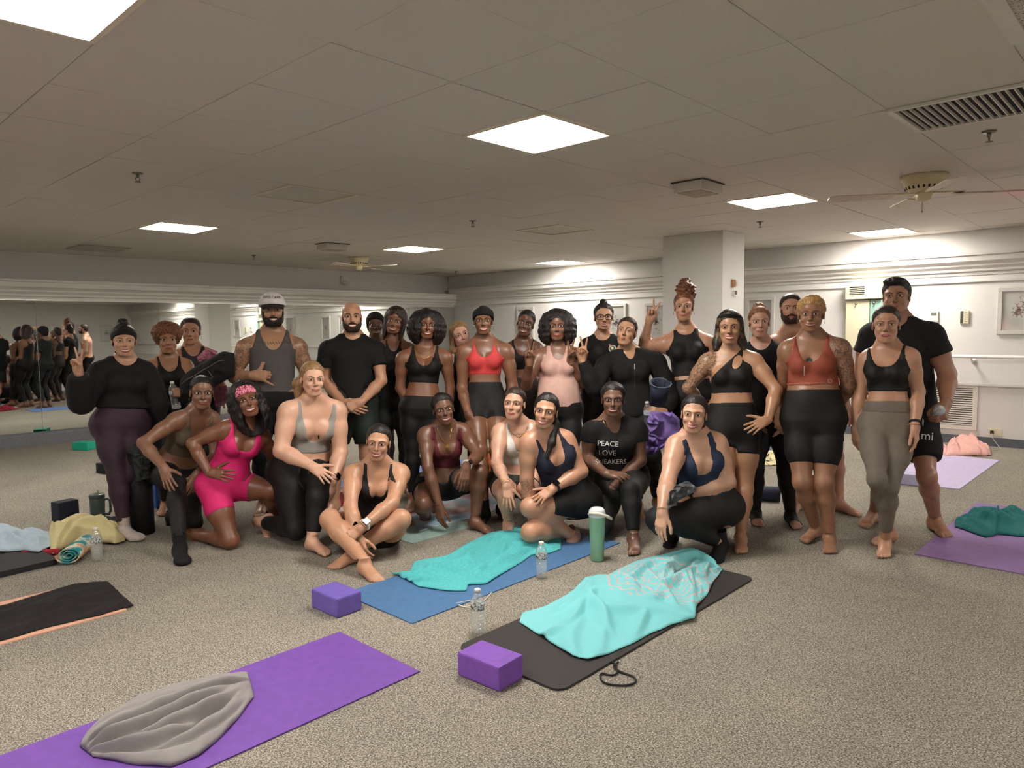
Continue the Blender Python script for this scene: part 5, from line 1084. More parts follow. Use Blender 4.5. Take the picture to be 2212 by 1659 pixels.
def P16(): return person('person in a black bra and animal print leggings behind the peace sign', dict(h=1.64, z=6.1, skin='#6f472f', lipc='#7f453a', face=(1135, 700), hyaw=-4, hroll=14, smile=.9, hw=.95, hairmat=HB, nk=(1130, 741), pv=(1132, None), sa=(1104, 752), sb=(1160, 752), ea=(1100, 820, .25), wa=(1110, 875, -1), eb=(1166, 820, .25), wb=(1158, 880, -1), bw=.92,
    hair=dict(kind='pulled', th=.006), wear=[dict(t='bra', m=BLK, bot=.48, scoop=.72, xi=.075, xo=.1, pw=3.2), dict(t='leg', m=mixmat('animal_print', ['#15110e', '#4a3a30', '#1b1613'], 'voronoi', 60., .8, [.2, .35, .5]), top=.36)]), .0125)
def P17(): return person('squatting person in a white bra and dark green shorts, hand on knee', dict(h=1.60, z=5.25, skin='#d39f82', lipc='#b3685e', face=(1111, 873, -.14), hyaw=-12, hroll=5, hpitch=4, smile=.3, hairmat=HBR,
    nk=(1118, 922, -.08), pv=(1108, 1042, .04), sa=(1080, 932, -.03), sb=(1152, 926, .04), ea=(1073, 1000, -1), wa=(1094, 1045, -1), eb=(1164, 1000, .25), wb=(1150, 1060, -1), bw=1.04, aw=1.18, lw=1.05, bust=1.25, yawp=-10,
    ka=(1092, 1070, -1), na=('g', 1098, 1128), fa=(-5, 0), kb=(1150, 1072, -1), nb=('g', 1165, 1130), fb=(15, 30), Ha=('flat', (.1, -.4, -.9), (-.1, -.85, .5)), Hb=('relax', None, None), hair=dict(kind='pulled', th=.007, bun=[((.02, .12, .0), .035)]), ink=[('ea', 'wa', .05, .25)],
    wear=[dict(t='bra', m=jer('white_jersey', '#d9d6d0'), bot=.36, scoop=.60, xi=.074, xo=.105, pw=2.2), dict(t='shorts', m=jer('green_black', '#1d2621'), top=.22, end=.55)]))
def P18(): return person('person with full dark curls in a pale pink tank making peace signs', dict(h=1.6, z=5.6, skin='#84573d', lipc='#9a5448', face=(1204, 706), hyaw=-2, smile=.15, hw=.99, hairmat=HB,
    nk=(1206, 757), pv=(1207, None), sa=(1162, 770), sb=(1248, 768), ea=(1137, 832, -1), wa=(1144, 786, -1), eb=(1258, 828, .25), wb=(1232, 783, -1), bw=1.12, aw=1.14, bust=1.35, waist=1.2, belly=1.0, Ha=('peace', (-.05, -.15, 1), CAMB), Hb=('peace', (.12, -.2, 1), (-.3, .95, 0)),
    hair=curl(.155, .12, .135, (0, .045, .01), (.15, .10, .1), amp=.010, freq=230, tw=.06), wear=[dict(t='tank', m=jer('pale_pink_jersey', '#cfa79a'), bot=.02, scoop=.79, xi=.062, xo=.095, pw=2.6, arm0=.72, arm1=.93, off=.006, amp=.0015, fr=60), dict(t='leg', m=BLK, top=.12)]))
def P19(): return person('squatting person in a navy tank with wet dark hair over one shoulder, wearing a watch', dict(h=1.64, z=4.80, skin='#c58d6c', lipc='#a8574f', face=(1179, 889, -.14), hyaw=-8, hroll=9, smile=1., hairmat=HB,
    nk=(1182, 944, -.1), pv=(1238, 1082, .06), sa=(1143, 956, -.02), sb=(1220, 950, .04), ea=(1138, 1035, 0, -.10), wa=(1150, 1122, -1, -.02), eb=(1256, 1018, .25), wb=(1196, 1054, -1), bw=1.12, aw=1.28, lw=1.12, bust=1.2, yawp=-32,
    ka=(1146, 1150, -1), na=(1235, 1158, 1), fa=(-35, 30), kb=(1145, 1096, -1), nb=(1236, 1160, 1), fb=(-35, 38), Ha=('relax', (.1, -.15, -1), (-.5, -.8, 0)), Hb=('flat', (-.75, -.3, -.45), (-.1, -.7, .7)), ink=[('ea', 'wa', .05, .5)],
    hair=dict(kind='pulled', th=.008, locks=[((.03, .09, .0), (.07, .05, -.09), .035, .03), ((.07, .05, -.09), (.075, -.03, -.2), .03, .024), ((.075, -.03, -.2), (.06, -.06, -.29), .024, .014)], amp=.003), wear=[dict(t='tank', m=jer('navy_jersey', '#161c30'), bot=-.05, scoop=.62, xi=.066, xo=.090, arm0=.72, arm1=.93, pw=3.4), dict(t='shorts', m=BLK, top=.34, end=.66)]))
def P20(): return person('person with a top bun and black glasses in a black t-shirt with a round emblem', dict(h=1.64, z=6.0, skin='#c99472', lipc='#b0675a', face=(1304, 686), hyaw=3, smile=.85, hw=1.06, hairmat=HB, nk=(1302, 733), pv=(1305, None), sa=(1266, 745), sb=(1342, 745), ea=(1258, 820, .25), wa=(1270, 885, -1), eb=(1350, 820, .25), wb=(1342, 885, -1), bw=1.1, bust=1.2,
    hair=bun(.135, .04, .032), wear=[dict(t='leg', m=BLK, top=.2), dict(t='tee', m=BLK2, bot=-.02, sleeve=.45, neck=.92)]), .0125)
def P21(): return person('person pouting in a black zip jacket, peace sign raised and bottle in the other hand', dict(h=1.62, z=5.6, skin='#c39068', lipc='#b2655a', face=(1353, 718), hyaw=-10, hroll=10, hpitch=6, smile=0., mouth='kiss', hairmat=HBR, squint=.6,
    nk=(1358, 766), pv=(1368, None), sa=(1306, 786, -.05), sb=(1418, 778, .03), ea=(1284, 838, -1), wa=(1258, 778, -1), eb=(1448, 856, .25), wb=(1434, 890, -1), bw=1.12, aw=1.16, bust=1.3, Ha=('peace', (-.05, -.2, 1), CAMB), Hb=('grip', (-.75, -.5, .1), (.35, -.85, .3)), ka=(1368, 990), na=('g', 1378, 1090), fa=(5, 10), kb=(1410, 985), nb=('g', 1420, 1080),
    hair=dict(kind='pulled', th=.006, hz=.088, bun=[((0, .12, .02), .04)]), wear=[dict(t='leg', m=BLK, top=.2, off=.008), dict(t='long', m=BLK2, bot=-.05, off=.008, loose=.010, amp=.003, fr=30, sflare=.006, neck=.86, nx=.045, vee=.8, n='zip_jacket')]))
def P22(): return person('kneeling person in a black t-shirt lettered in white', dict(h=1.64, z=5.05, skin='#76513b', lipc='#84473d', face=(1324, 864, -.14), hyaw=0, smile=.65, hw=1.02, hairmat=HB,
    nk=(1325, 914, -.08), pv=(1345, 1040, .06), sa=(1277, 928, -.02), sb=(1376, 924, .02), ea=(1268, 990, .25), wa=(1308, 1022, -1), eb=(1384, 994, .25), wb=(1325, 1052, -1), bw=1.08, aw=1.12, lw=1.06, bust=1.2, yawp=6,
    ka=(1302, 1138, -1), na=(1310, 1130, 1), fa=(0, 80), kb=(1362, 1058, -1), nb=('g', 1369, 1160), fb=(0, 0), Ha=('relax', (.9, -.35, -.1), (0, -.5, .85)), Hb=('relax', (-.45, -.3, -.85), (.5, -.8, .3)), hair=dict(kind='pulled', th=.010, amp=.004, bun=[((0, .11, -.01), .045)]),
    wear=[dict(t='leg', m=BLK, top=.2), dict(t='tee', m=BLK2, bot=.02, sleeve=.42, off=.007, loose=.010, amp=.003, fr=28, neck=.84, nx=.05, vee=.9)]))
def P23(): return person('tall person with a high curly bun in a black cropped tank, peace sign raised', dict(h=1.70, z=5.65, skin='#be8a68', lipc='#a9605a', face=(1477, 664), hyaw=-3, smile=.4, hw=.98, hairmat=HCU, browmat=HBR,
    nk=(1482, 722), pv=(1492, None), sa=(1436, 741), sb=(1530, 738), ea=(1389, 752, .2), wa=(1402, 696, -.4), eb=(1546, 806, .25), wb=(1540, 868, -1), bw=1.05, aw=1.12, bust=1.15, Ha=('peace', (.25, -.1, 1), CAMB), ink=[('ea', 'wa', .055, .35), ('sa', 'ea', .07, .3)],
    hair=dict(kind='pulled', th=.009, hz=.085, bun=[((.015, .02, .155), .062), ((-.02, .0, .15), .045), ((.05, .01, .15), .045), ((.01, .03, .2), .045), ((.07, .03, .10), .025)], bamp=.014, bfreq=150), wear=[dict(t='tank', m=BLK, bot=.30, scoop=.93, xi=.06, xo=.095, arm0=.72, arm1=.93), dict(t='leg', m=BLK, top=.26)]))
def P24(): return person('smiling person with a tattooed sleeve in a one-shoulder black bra, hand on hip', dict(h=1.60, z=4.88, skin='#b6855f', lipc='#b0605a', face=(1576, 709), hyaw=0, smile=.95, hw=1.02, hairmat=HOM,
    nk=(1578, 764), pv=(1582, 926), sa=(1529, 780), sb=(1628, 779), ea=(1487, 838, .25), wa=(1516, 872, 1), eb=(1676, 842, -.7), wb=(1659, 906, -1), bw=1.04, aw=1.16, lw=1.06, bust=1.15, waist=1.12, Ha=('relax', (.6, .3, -.6), (-.5, .5, .3)), Hb=('flat', (-.9, -.35, -.35), (.1, -.85, .4)),
    ka=(1570, 1046), na=('g', 1566, 1112), kb=(1608, 1058), nb=('g', 1600, 1158), fb=(2, 0), hair=longh(.078, -.14, tw=.058, hz=.07), headband=dict(c=.075, w=.010, th=.017, tilt=.2, m=BLK2), ink=[('sa', 'ea', .085, .85), ('ea', 'wa', .065, .85)],
    wear=[dict(t='bra', m=BLK, style='one', bot=.44), dict(t='shorts', m=BLK, top=.33, end=.42, off=.007)]))
def P25(): return person('squatting person in a navy halter bra and black leggings with a grey cloth', dict(h=1.66, z=4.5, skin='#cc9a7c', lipc='#b06058', face=(1499, 896, -.12), hyaw=-4, hroll=4, smile=.95, hairmat=HB,
    nk=(1504, 950, -.08), pv=(1532, 1098, .06), sa=(1462, 962, -.02), sb=(1546, 956, .04), ea=(1442, 1040, -1), wa=(1431, 1102, -1), eb=(1572, 1040, .25), wb=(1487, 1073, -1), bw=1.16, aw=1.36, lw=1.2, bust=1.4, hip=1.08, yawp=-30,
    ka=(1420, 1122, -1), na=(1448, 1158, 1), fa=(-25, 35), kb=(1448, 1122, -1), nb=(1558, 1172, 1), fb=(-20, 15), socka=BLK2, sockb=BLK2, Ha=('relax', (-.2, -.35, -.9), (-.6, -.7, .2)), Hb=('relax', (-.75, -.35, -.4), (-.1, -.7, .7)),
    hair=dict(kind='pulled', th=.009, hz=.086, amp=.003, freq=300, bun=[((0, .11, 0), .04)]), wear=[dict(t='bra', m=jer('navy_blue_jersey', '#1c2a44'), bot=.27, scoop=.56, xi=.060, xo=.098, armex=.003, arm0=.72, arm1=.93, pw=4.), dict(t='leg', m=BLK, top=.30, end=1.9)]))
def P26(): return person('person with a messy blond bun in a black t-shirt and stirrup leggings', dict(h=1.60, z=5.28, skin='#c4947a', lipc='#a8665c', face=(1640, 697), hyaw=6, smile=.15, hw=.96, hairmat=HLB, browmat=HBR,
    nk=(1645, 747), pv=(1665, 905), sa=(1608, 762), sb=(1688, 762), ea=(1598, 835, .25), wa=(1625, 893, -1), eb=(1698, 840, .25), wb=(1690, 900, -1), bw=.94, ka=(1632, 1015), na=('g', 1632, 1105), fa=(8, 0), kb=(1697, 1018), nb=('g', 1708, 1110), fb=(18, 0), socka=(BLK, .105), sockb=(BLK, .105),
    hair=bun(.115, .03, .045, amp=.012, hz=.084), wear=[dict(t='leg', m=BLK, top=.25, end=1.95), dict(t='tee', m=BLK2, bot=.05, sleeve=.5, neck=.90, nx=.07)]), .0115)
def P27(): return person('shirtless bearded person standing behind the short blond curls', dict(h=1.74, z=5.6, male=1, skin='#c38f73', lipc='#a8665a', face=(1708, 668), hyaw=4, smile=.3, hairmat=HBR, nk=(1712, 722), pv=(1745, None), sa=(1668, 742), sb=(1786, 742), ea=(1660, 815, .25), wa=(1672, 880, -1), eb=(1806, 818, .25), wb=(1822, 860, -1), bw=1.02, aw=1.05, Hb=('relax', (.3, -.3, -.8), (.6, -.6, 0)),
    ka=(1720, 985), na=('g', 1724, 1080), fa=(-20, 0), kb=(1805, 985), nb=('g', 1812, 1082), fb=(55, 0), beard=dict(th=.009), hair=dict(kind='pulled', th=.009, hz=.092, amp=.002), ink=[('sb', 'eb', .09, .8), ('sa', 'ea', .08, .5)], wear=[dict(t='shorts', m=BLK2, top=.1, end=.8, off=.012, flare=.01)]), .0125)
def P28(): return person('person with short blond curls in a rust zip bra and black shorts', dict(h=1.62, z=4.62, skin='#9a6b4c', lipc='#8a4a40', face=(1752, 681), hyaw=-2, smile=.62, hw=1.03, hairmat=HBL, browmat=HBR,
    nk=(1753, 738), pv=(1757, 908), sa=(1702, 754), sb=(1814, 750), ea=(1692, 832, .9), wa=(1684, 890, .5), eb=(1833, 830, .25), wb=(1815, 874, 1), bw=1.14, aw=1.24, lw=1.08, bust=1.3, hip=1.04, waist=1.16, belly=.85,
    ka=(1733, 1040), na=('g', 1762, 1140), fa=(-30, 0), kb=(1779, 1043), nb=('g', 1792, 1158), fb=(0, 0), Hb=('relax', (.1, .4, -.75), (.6, .6, 0)), hair=dict(kind='pulled', th=.014, hz=.078, slope=.95, amp=.006, freq=330), ink=[('sb', 'eb', .08, .8), ('sa', 'ea', .07, .25)],
    wear=[dict(t='bra', m=jer('rust_jersey', '#8f4433'), bot=.42, scoop=.70, xi=.086, xo=.112, arm0=.72, arm1=.93, pw=3.4, n='sports_bra', band=jer('rust_light', '#9c5540')), dict(t='shorts', m=BLK, top=.37, end=.72, n='cycling_shorts')]))
def P29(): return person('person in a black scoop bra and taupe leggings at the front right', dict(h=1.57, z=4.42, skin='#bd8a6a', lipc='#9d5750', face=(1914, 703), smile=.25, hairmat=HBR, eye='hazel',
    nk=(1916, 758), pv=(1918, 922), sa=(1876, 774), sb=(1966, 770), ea=(1861, 842, .25), wa=(1849, 922, -1), eb=(1984, 846, .25), wb=(1977, 918, -1), bw=.95, aw=1.05, lw=.9, bust=1.0, hip=1.0, Ha=('relax', (0, -.15, -1), (-.8, -.5, 0)), Hb=('relax', (0, -.2, -1), (.7, -.6, 0)),
    ka=(1894, 1035, -1), na=('g', 1922, 1148), fa=(-40, 0), kb=(1921, 1050, -1), nb=('g', 1911, 1168), fb=(-2, 0), hair=dict(kind='pulled', th=.007, hz=.085, amp=.002, freq=420),
    wear=[dict(t='bra', m=BLK, bot=.43, scoop=.745, xi=.092, xo=.113, pw=3.6, arm0=.72, arm1=.93, n='sports_bra'), dict(t='leg', m=jer('taupe_jersey', '#6f665c'), top=.31, end=1.80, n='leggings', band=jer('taupe_band', '#6b6259'))]))
def P30(): return person('tall broad person in a black t-shirt and shorts holding a bottle, at the right', dict(h=1.80, z=5.0, male=1, skin='#a67457', lipc='#8f5a4c', face=(1936, 642), hyaw=-6, smile=.1, hw=1.04, hairmat=HB, hs=1.02, jaw=1.08, nkw=1.08,
    nk=(1940, 704), pv=(1952, 900), sa=(1884, 722), sb=(2010, 722), ea=(1862, 800, .25), wa=(1850, 885, -1), eb=(2046, 808, .25), wb=(2044, 868, -1), bw=1.14, aw=1.28, lw=1.0, Hb=('grip', (-.35, -.45, -.7), (.7, -.6, .2)), Ha=('relax', None, (-1, 0, 0)),
    ka=(1905, 1020), na=('g', 1890, 1105), fa=(-25, 0), kb=(2002, 1030), nb=('g', 2020, 1120), fb=(22, 0), hair=dict(kind='pulled', th=.010, hz=.078, slope=1.1, bun=[((-.01, -.02, .105), (.07, .07, .03))], bamp=.004),
    wear=[dict(t='shorts', m=BLK2, top=.15, end=.72, off=.014, flare=.014), dict(t='tee', m=BLK2, bot=.0, sleeve=.52, off=.008, loose=.012, amp=.003, fr=26, neck=.94)]))
# ------------------------------------------------------------------ everyone takes their place
for n_ in range(1, 31): FIG[n_] = globals()['P%d' % n_]()
# ---- what they wear on top: caps, glasses, jewellery, lettering
f = FIG[6]
WCAP = mat('cap_white', '#d9d3d3', .8, .04, 40., .2, 400.)
dome = head_shell(.024, lambda X, Y, Z: np.maximum(.048-.12*(Y+.09)-Z, -1), 1.0)
cap = f.onhead('cap', dome, WCAP, 'white baseball cap with dark lettering')
mb = MB(); V = []; F = []; nu, nv = 15, 7
for k in (0, -.004):
    for i in range(nu):
        for j in range(nv):
            u = -1+2*i/(nu-1); v = j/(nv-1); V.append((u*.080*(1-.10*v*v), -.062-.09*v*math.sqrt(max(0, 1-.72*u*u))-.018*(1-u*u), .060-.034*v-.016*u*u+k))
m_ = nu*nv
for i in range(nu-1):
    for j in range(nv-1): a = i*nv+j; F += [(a, a+nv, a+nv+1, a+1), (m_+a+1, m_+a+nv+1, m_+a+nv, m_+a)]
for i in range(nu-1): a = i*nv+nv-1; F.append((a, a+nv, m_+a+nv, m_+a))
mb.add(V, F, True); o = add_part(f, 'brim', mb, mat('brim_black', '#1b1a1c', .8, .05), True, 'dark curved brim', cap)
INKD = mat('ink_dark', '#141416', .7, 0)
print_on(f, 'DAD CAVE', .026, 587, 642, INKD, 'cap_lettering', rot=-.03, off=.006)
def squiggle(f, x0, x1, y, amp, n, w_, seed, curve=0.):
    r = random.Random(seed); P = [(x0+(x1-x0)*i/n, y+curve*((i/n-.5)**2)*4+amp*math.sin(i*1.7+r.uniform(-.6, .6))) for i in range(n+1)]
    V = []; F = []; zf = f.sp['z']/FPX; cx_, cy_ = (x0+x1)/2, y
    for i, (px, py) in enumerate(P):
        for s in (-1, 1): V.append(((px-cx_)*zf+s*w_*.5, -(py-cy_)*zf+s*w_, 0))
    F = [(2*i, 2*i+1, 2*i+3, 2*i+2) for i in range(n)]; press(f, V, F, cx_, cy_, INKM, 'chest_tattoo', 0., .0015)
squiggle(f, 557, 628, 741, 2.6, 46, .0022, 1, -3.)
# earrings
hoops(FIG[4], .013, GOLD); hoops(FIG[15], .024, SILV, dz=-.022); hoops(FIG[3], .014, SILV, (1,)); hoops(FIG[18], .018, SILV, (-1,)); hoops(FIG[23], .012, GOLD); hoops(FIG[28], .010, GOLD)
# watches and bracelets
watch(FIG[7], 'b', WSTR, WGLS); watch(FIG[9], 'b', WSIL, WGLS); watch(FIG[13], 'b', WSIL, WGLS); watch(FIG[19], 'b', WSTR, WGLS); watch(FIG[25], 'b', WSTR, WGLS); watch(FIG[29], 'b', WSTR, WGLS)
def bracelet(f, s, mt, r=.0028):
    e, w_ = f.J['e'+s], f.J['w'+s]; d = nrm(w_-e); c = w_-d*.012; R = .029*f.S; a = nrm(np.cross(d, (0, 0, 1))); b = np.cross(d, a)
    add_part(f, 'bracelet', MB().tube([c+(a*math.cos(t)+b*math.sin(t))*R for t in np.linspace(0, 2*math.pi, 19)[:-1]], r, 6, True), mt)
bracelet(FIG[12], 'a', SILV, .004); bracelet(FIG[17], 'a', GOLD)
# scarf tied over the head
f = FIG[10]; f.onhead('head_scarf', head_shell(.012, lambda X, Y, Z: np.maximum((.066-(Y+.08)*1.0-Z)/1.4, -1)), BLK2)
# glasses
f = FIG[20]; GF = mat('glasses_frame', '#0d0c0d', .25, 0); g = MB()
for s in (-1, 1):
    P = []
    for a in np.linspace(0, 2*math.pi, 25)[:-1]:
        c, q = math.cos(a), math.sin(a); P.append((s*.0335+.0265*math.copysign(abs(c)**.6, c), -.097+.012*abs(s*.0335+.0265*c)/.06, .002+.0215*math.copysign(abs(q)**.6, q)))
    g.tube(P, .0026, 6, True); g.tube([(s*.060, -.086, .010), (s*.074, -.045, .010), (s*.079, .01, .006)], .0022, 6)
g.tube([(-.008, -.098, .007), (0, -.1, .009), (.008, -.098, .007)], .0022, 6); gl = add_part(f, 'glasses', g, GF, True, 'black rimmed glasses')
# printed t-shirts
f = FIG[22]
print_on(f, 'PEACE', .050, 1313, 959, PRW, 'shirt_lettering', rot=-.05, off=.008); print_on(f, 'LOVE', .050, 1312, 979, PRW, 'shirt_lettering', rot=-.02, off=.008); print_on(f, 'SNEAKERS', .046, 1320, 998, PRW, 'shirt_lettering', rot=0.02, off=.008)
f = FIG[20]
def disc(r, n=20, r0=0.): return ([(r*math.cos(a), r*math.sin(a), 0) for a in np.linspace(0, 2*math.pi, n+1)[:-1]], [tuple(range(n))])
press(f, *disc(.030), 1323, 753, PRW, 'round_emblem', off=.006); press(f, *disc(.025), 1323, 753, mat('emblem_green', '#2f5b3c', .7, 0), 'emblem_field', off=.009); press(f, *disc(.012, 9), 1322, 752, mat('emblem_cream', '#cdbd95', .7, 0), 'emblem_middle', off=.012); press(f, *disc(.009, 7), 1317, 745, mat('emblem_red', '#a8484a', .7, 0), 'emblem_spot', off=.013)
SW = ([(-.03, .006, 0), (-.022, -.006, 0), (-.012, -.009, 0), (.03, .010, 0), (-.010, -.003, 0), (-.018, .0, 0)], [(0, 1, 5), (1, 2, 4, 5), (2, 3, 4)])
press(FIG[8], [(x*.5, y*.5, 0) for x, y, z in SW[0]], SW[1], 699, 777, mat('print_grey', '#5a5a5e', .7, 0), 'sleeve_mark'); press(FIG[2], *SW, 352, 842, PRW, 'chest_mark')
f = FIG[30]; print_on(f, 'mi', .075, 2003, 942, PRW, 'shorts_lettering', rot=-.05)
f = FIG[28]; zf = f.sp['z']/FPX
petals = []
for a, l in ((0, .030), (.5, .027), (-.5, .027), (1.0, .026), (-1.0, .026), (1.4, .024), (-1.4, .024)):
    d = (math.sin(a), math.cos(a)); n2 = (d[1], -d[0]); petals.append([(0, -.008, 0), (d[0]*l*.5+n2[0]*.006, d[1]*l*.5+n2[1]*.006-.008, 0), (d[0]*l, d[1]*l-.008, 0), (d[0]*l*.5-n2[0]*.006, d[1]*l*.5-n2[1]*.006-.008, 0)])
V = [v for p in petals for v in p]; press(f, V, [(4*i, 4*i+1, 4*i+2, 4*i+3) for i in range(len(petals))], 1748, 777, mat('tattoo_lotus', '#3f443a', .6, .2, 300.), 'lotus_tattoo', off=.0015)
def strip(f, x, y0, y1, w_, mt, name, off=.006):
    zf = f.sp['z']/FPX; n = 8; V = []; 
    for i in range(n+1): yy = y0+(y1-y0)*i/n; V += [(-w_, -(yy-(y0+y1)/2)*zf, 0), (w_, -(yy-(y0+y1)/2)*zf, 0)]
    press(f, V, [(2*i, 2*i+1, 2*i+3, 2*i+2) for i in range(n)], x, (y0+y1)/2, mt, name, 0., off)
strip(f, 1737, 790, 812, .0025, mat('zip_pale', '#c9b9b0', .5, 0), 'zip'); press(f, *disc(.013), 1793, 823, mat('emblem_pale', '#c9b5a6', .7, 0), 'round_emblem', off=.006); press(f, *disc(.010), 1793, 823, MATS['rust_light'], 'emblem_field', off=.008)
strip(FIG[21], 1371, 788, 838, .0016, mat('zip_grey', '#3a3a3c', .5, 0), 'zip'); strip(FIG[21], 1371, 786, 797, .003, mat('zip_pale', '#c9b9b0', .5, 0), 'zip_pull', .01)
strip(FIG[7], 688, 940, 948, .004, mat('zip_dark', '#222222', .4, 0), 'zip_pull', .008)
# fine chains
chain(FIG[12], [(893, 746), (899, 757), (907, 768), (916, 776), (926, 771), (934, 760), (938, 746)], .0022, GOLD); chain(FIG[12], [(897, 746), (904, 760), (914, 767), (925, 763), (935, 746)], .0018, GOLD)
chain(FIG[13], [(941, 914), (947, 932), (955, 948), (965, 959), (972, 945), (977, 922)], .0016, GOLD); press(FIG[13], [(-.009, -.012, 0), (.009, -.012, 0), (.009, .006, 0), (.003, .013, 0), (-.003, .013, 0), (-.009, .006, 0)], [(0, 1, 2, 3, 4, 5)], 966, 964, GOLD, 'pendant', 0., .007)
chain(FIG[22], [(1302, 906), (1308, 919), (1318, 927), (1330, 919), (1340, 904)], .0012, GOLD); chain(FIG[17], [(1098, 925), (1108, 938), (1121, 945), (1133, 936), (1140, 922)], .0014, GOLD)
squiggle(FIG[17], 1104, 1134, 938, 1.6, 20, .0016, 3, 0)
def ring(f, s, px, py):
    d = nrm(rayc(px, py)); h = cast(f, np.array([0, 0, HC])+d*2.5, d)
    if h is not None: add_part(f, 'ring', MB().lathe([(.002, -.003), (.0055, -.001), (.0055, .002), (.002, .004)], c=h[0]-d*.001, n=10), SILV)
ring(FIG[24], 'b', 1631, 922); ring(FIG[5], 'a', 480, 1023)
# ================================================================== THINGS ON THE FLOOR AND IN HANDS
def mat_rect(x0, x1, y0, y1, m_, lab, th=.006, rad=.0, rz=0.):
    cx_, cy_ = (x0+x1)/2, (y0+y1)/2; hx, hy = abs(x1-x0)/2, abs(y1-y0)/2; P = []
    if rad <= 0: P = [(-hx, -hy), (hx, -hy), (hx, hy), (-hx, hy)]
    else:
        for sx_, sy_, a0 in ((1, -1, -90), (1, 1, 0), (-1, 1, 90), (-1, -1, 180)):
            for k in range(6): a = math.radians(a0+18*k); P.append((sx_*(hx-rad)+rad*math.cos(a), sy_*(hy-rad)+rad*math.sin(a)))
    o = MB().prism(P, 0, th).build('yoga_mat', m_); o.location = (cx_, cy_, .001); o.rotation_euler = (0, 0, rz)
    return tag(o, lab, 'mat')
def ruled(e1, e2, n=64, m=28):
    e1, e2 = np.array(e1, float), np.array(e2, float)
    def rs(e):
        d = np.r_[0, np.cumsum(np.linalg.norm(np.diff(e, axis=0), axis=1))]; t = np.linspace(0, d[-1], n+1); P = np.stack([np.interp(t, d, e[:, i]) for i in range(e.shape[1])], 1)
        for _ in range(3): P[1:-1] = P[1:-1]*.5+(P[:-2]+P[2:])*.25
        return P
    a, b = rs(e1), rs(e2); t = np.linspace(0, 1, m+1)[None, :, None]; return a[:, None]*(1-t)+b[:, None]*t
def ridges(S_, T_, seed, k, f0, amp, skew=1.):
    """creases: soft-edged ridges of limited length, the tallest wins"""
    r = np.random.RandomState(seed); o = np.zeros_like(S_); asp = 2.2
    for i in range(k*4):
        s0, t0, a = r.uniform(.03, .97), r.uniform(.05, .95), r.normal(0, .35*skew)+r.choice((0., .5, -.5)); l, w_ = r.uniform(.18, .55), r.uniform(.025, .06)*2.2/f0
        x, y = (S_-s0)*asp, T_-t0; u = x*np.cos(a)+y*np.sin(a); v = -x*np.sin(a)+y*np.cos(a)+r.normal(0, .25)*u*u+.02*np.sin(u*r.uniform(6, 14)); q = np.clip(1-(u/l)**2, 0, 1)
        w2 = np.where(v > 0, w_, w_*2.4); o = np.maximum(o, amp*r.uniform(.35, 1.)*np.exp(-(v/w2)**2)*q)
    return o+.12*amp*np.sin(S_*9+T_*5+seed)*np.sin(T_*7-S_*4)
def sheet(name, P, m_, lab, cat, th=.004, up=None, group=None):
    """a cloth from a grid of points, given thickness"""
    n, m = P.shape[:2]; du = np.gradient(P, axis=0); dv = np.gradient(P, axis=1); N = np.cross(du, dv); N /= np.maximum(np.linalg.norm(N, axis=2), 1e-9)[..., None]
    if up is not None and (N.mean((0, 1))@np.asarray(up)) < 0: N = -N; flip = True
    else: flip = False
    V = np.concatenate([P.reshape(-1, 3), (P-N*th).reshape(-1, 3)]); i, j = np.meshgrid(np.arange(n-1), np.arange(m-1), indexing='ij'); a = (i*m+j).ravel(); Q = np.stack([a, a+m, a+m+1, a+1], 1); K = n*m
    if flip: Q = Q[:, ::-1]
    rim = [k*m for k in range(n)]+[(n-1)*m+k for k in range(1, m)]+[k*m+m-1 for k in range(n-2, -1, -1)]+[k for k in range(m-2, 0, -1)]; rim = np.array(rim); nx_ = np.roll(rim, -1)
    R = np.stack([rim, nx_, nx_+K, rim+K], 1); R = R if flip else R[:, ::-1]
    me = np_mesh(name, V, np.concatenate([Q, Q[:, ::-1]+K, R]), [m_]); o = link(bpy.data.objects.new(name, me)); return tag(o, lab, cat, group)
def cloth_px(name, e1, e2, m_, lab, cat='towel', z=.008, bulge=.0, amp=.02, seed=1, k=5, f0=2.2, skew=1., th=.005, n=64, m=28, edge=.25, roll=0.):
    """cloth lying on the floor; the two long edges are picture points put on the floor"""
    E1 = [onz(px, py, z) for px, py in e1]; E2 = [onz(px, py, z) for px, py in e2]; P = ruled(E1, E2, n, m)
    S_, T_ = np.meshgrid(np.linspace(0, 1, n+1), np.linspace(0, 1, m+1), indexing='ij'); env = (np.sin(np.pi*np.clip(T_, 0, 1))**.6)*(np.sin(np.pi*np.clip(S_, 0, 1))**.45)
    P[..., 2] = z+th+bulge*env+ridges(S_, T_, seed, k, f0, amp, skew)*(edge+(1-edge)*env)
    r = np.random.RandomState(seed+7); w1 = np.sin(S_*r.uniform(14, 24)+r.uniform(0, 6))*.5+np.sin(S_*r.uniform(30, 50))*.3; P[..., 0] += .008*w1*(np.abs(T_-.5)*2)**3; P[..., 1] += .008*w1[:, ::-1]*(np.abs(T_-.5)*2)**3
    return sheet(name, P, m_, lab, cat, th, (0, 0, 1))
def block(cx_, cy_, m_, lab, z=.001, rz=0., d=(.15, .228, .10)):
    o = MB().box((0, 0, d[2]/2), d, bev=.009).build('yoga_block', m_); o.location = (cx_, cy_, z); o.rotation_euler = (0, 0, rz); return tag(o, lab, 'block', 'yoga blocks')
FOAM = lambda n, c: mat(n, c, .7, .08, 22., .15, 400.)
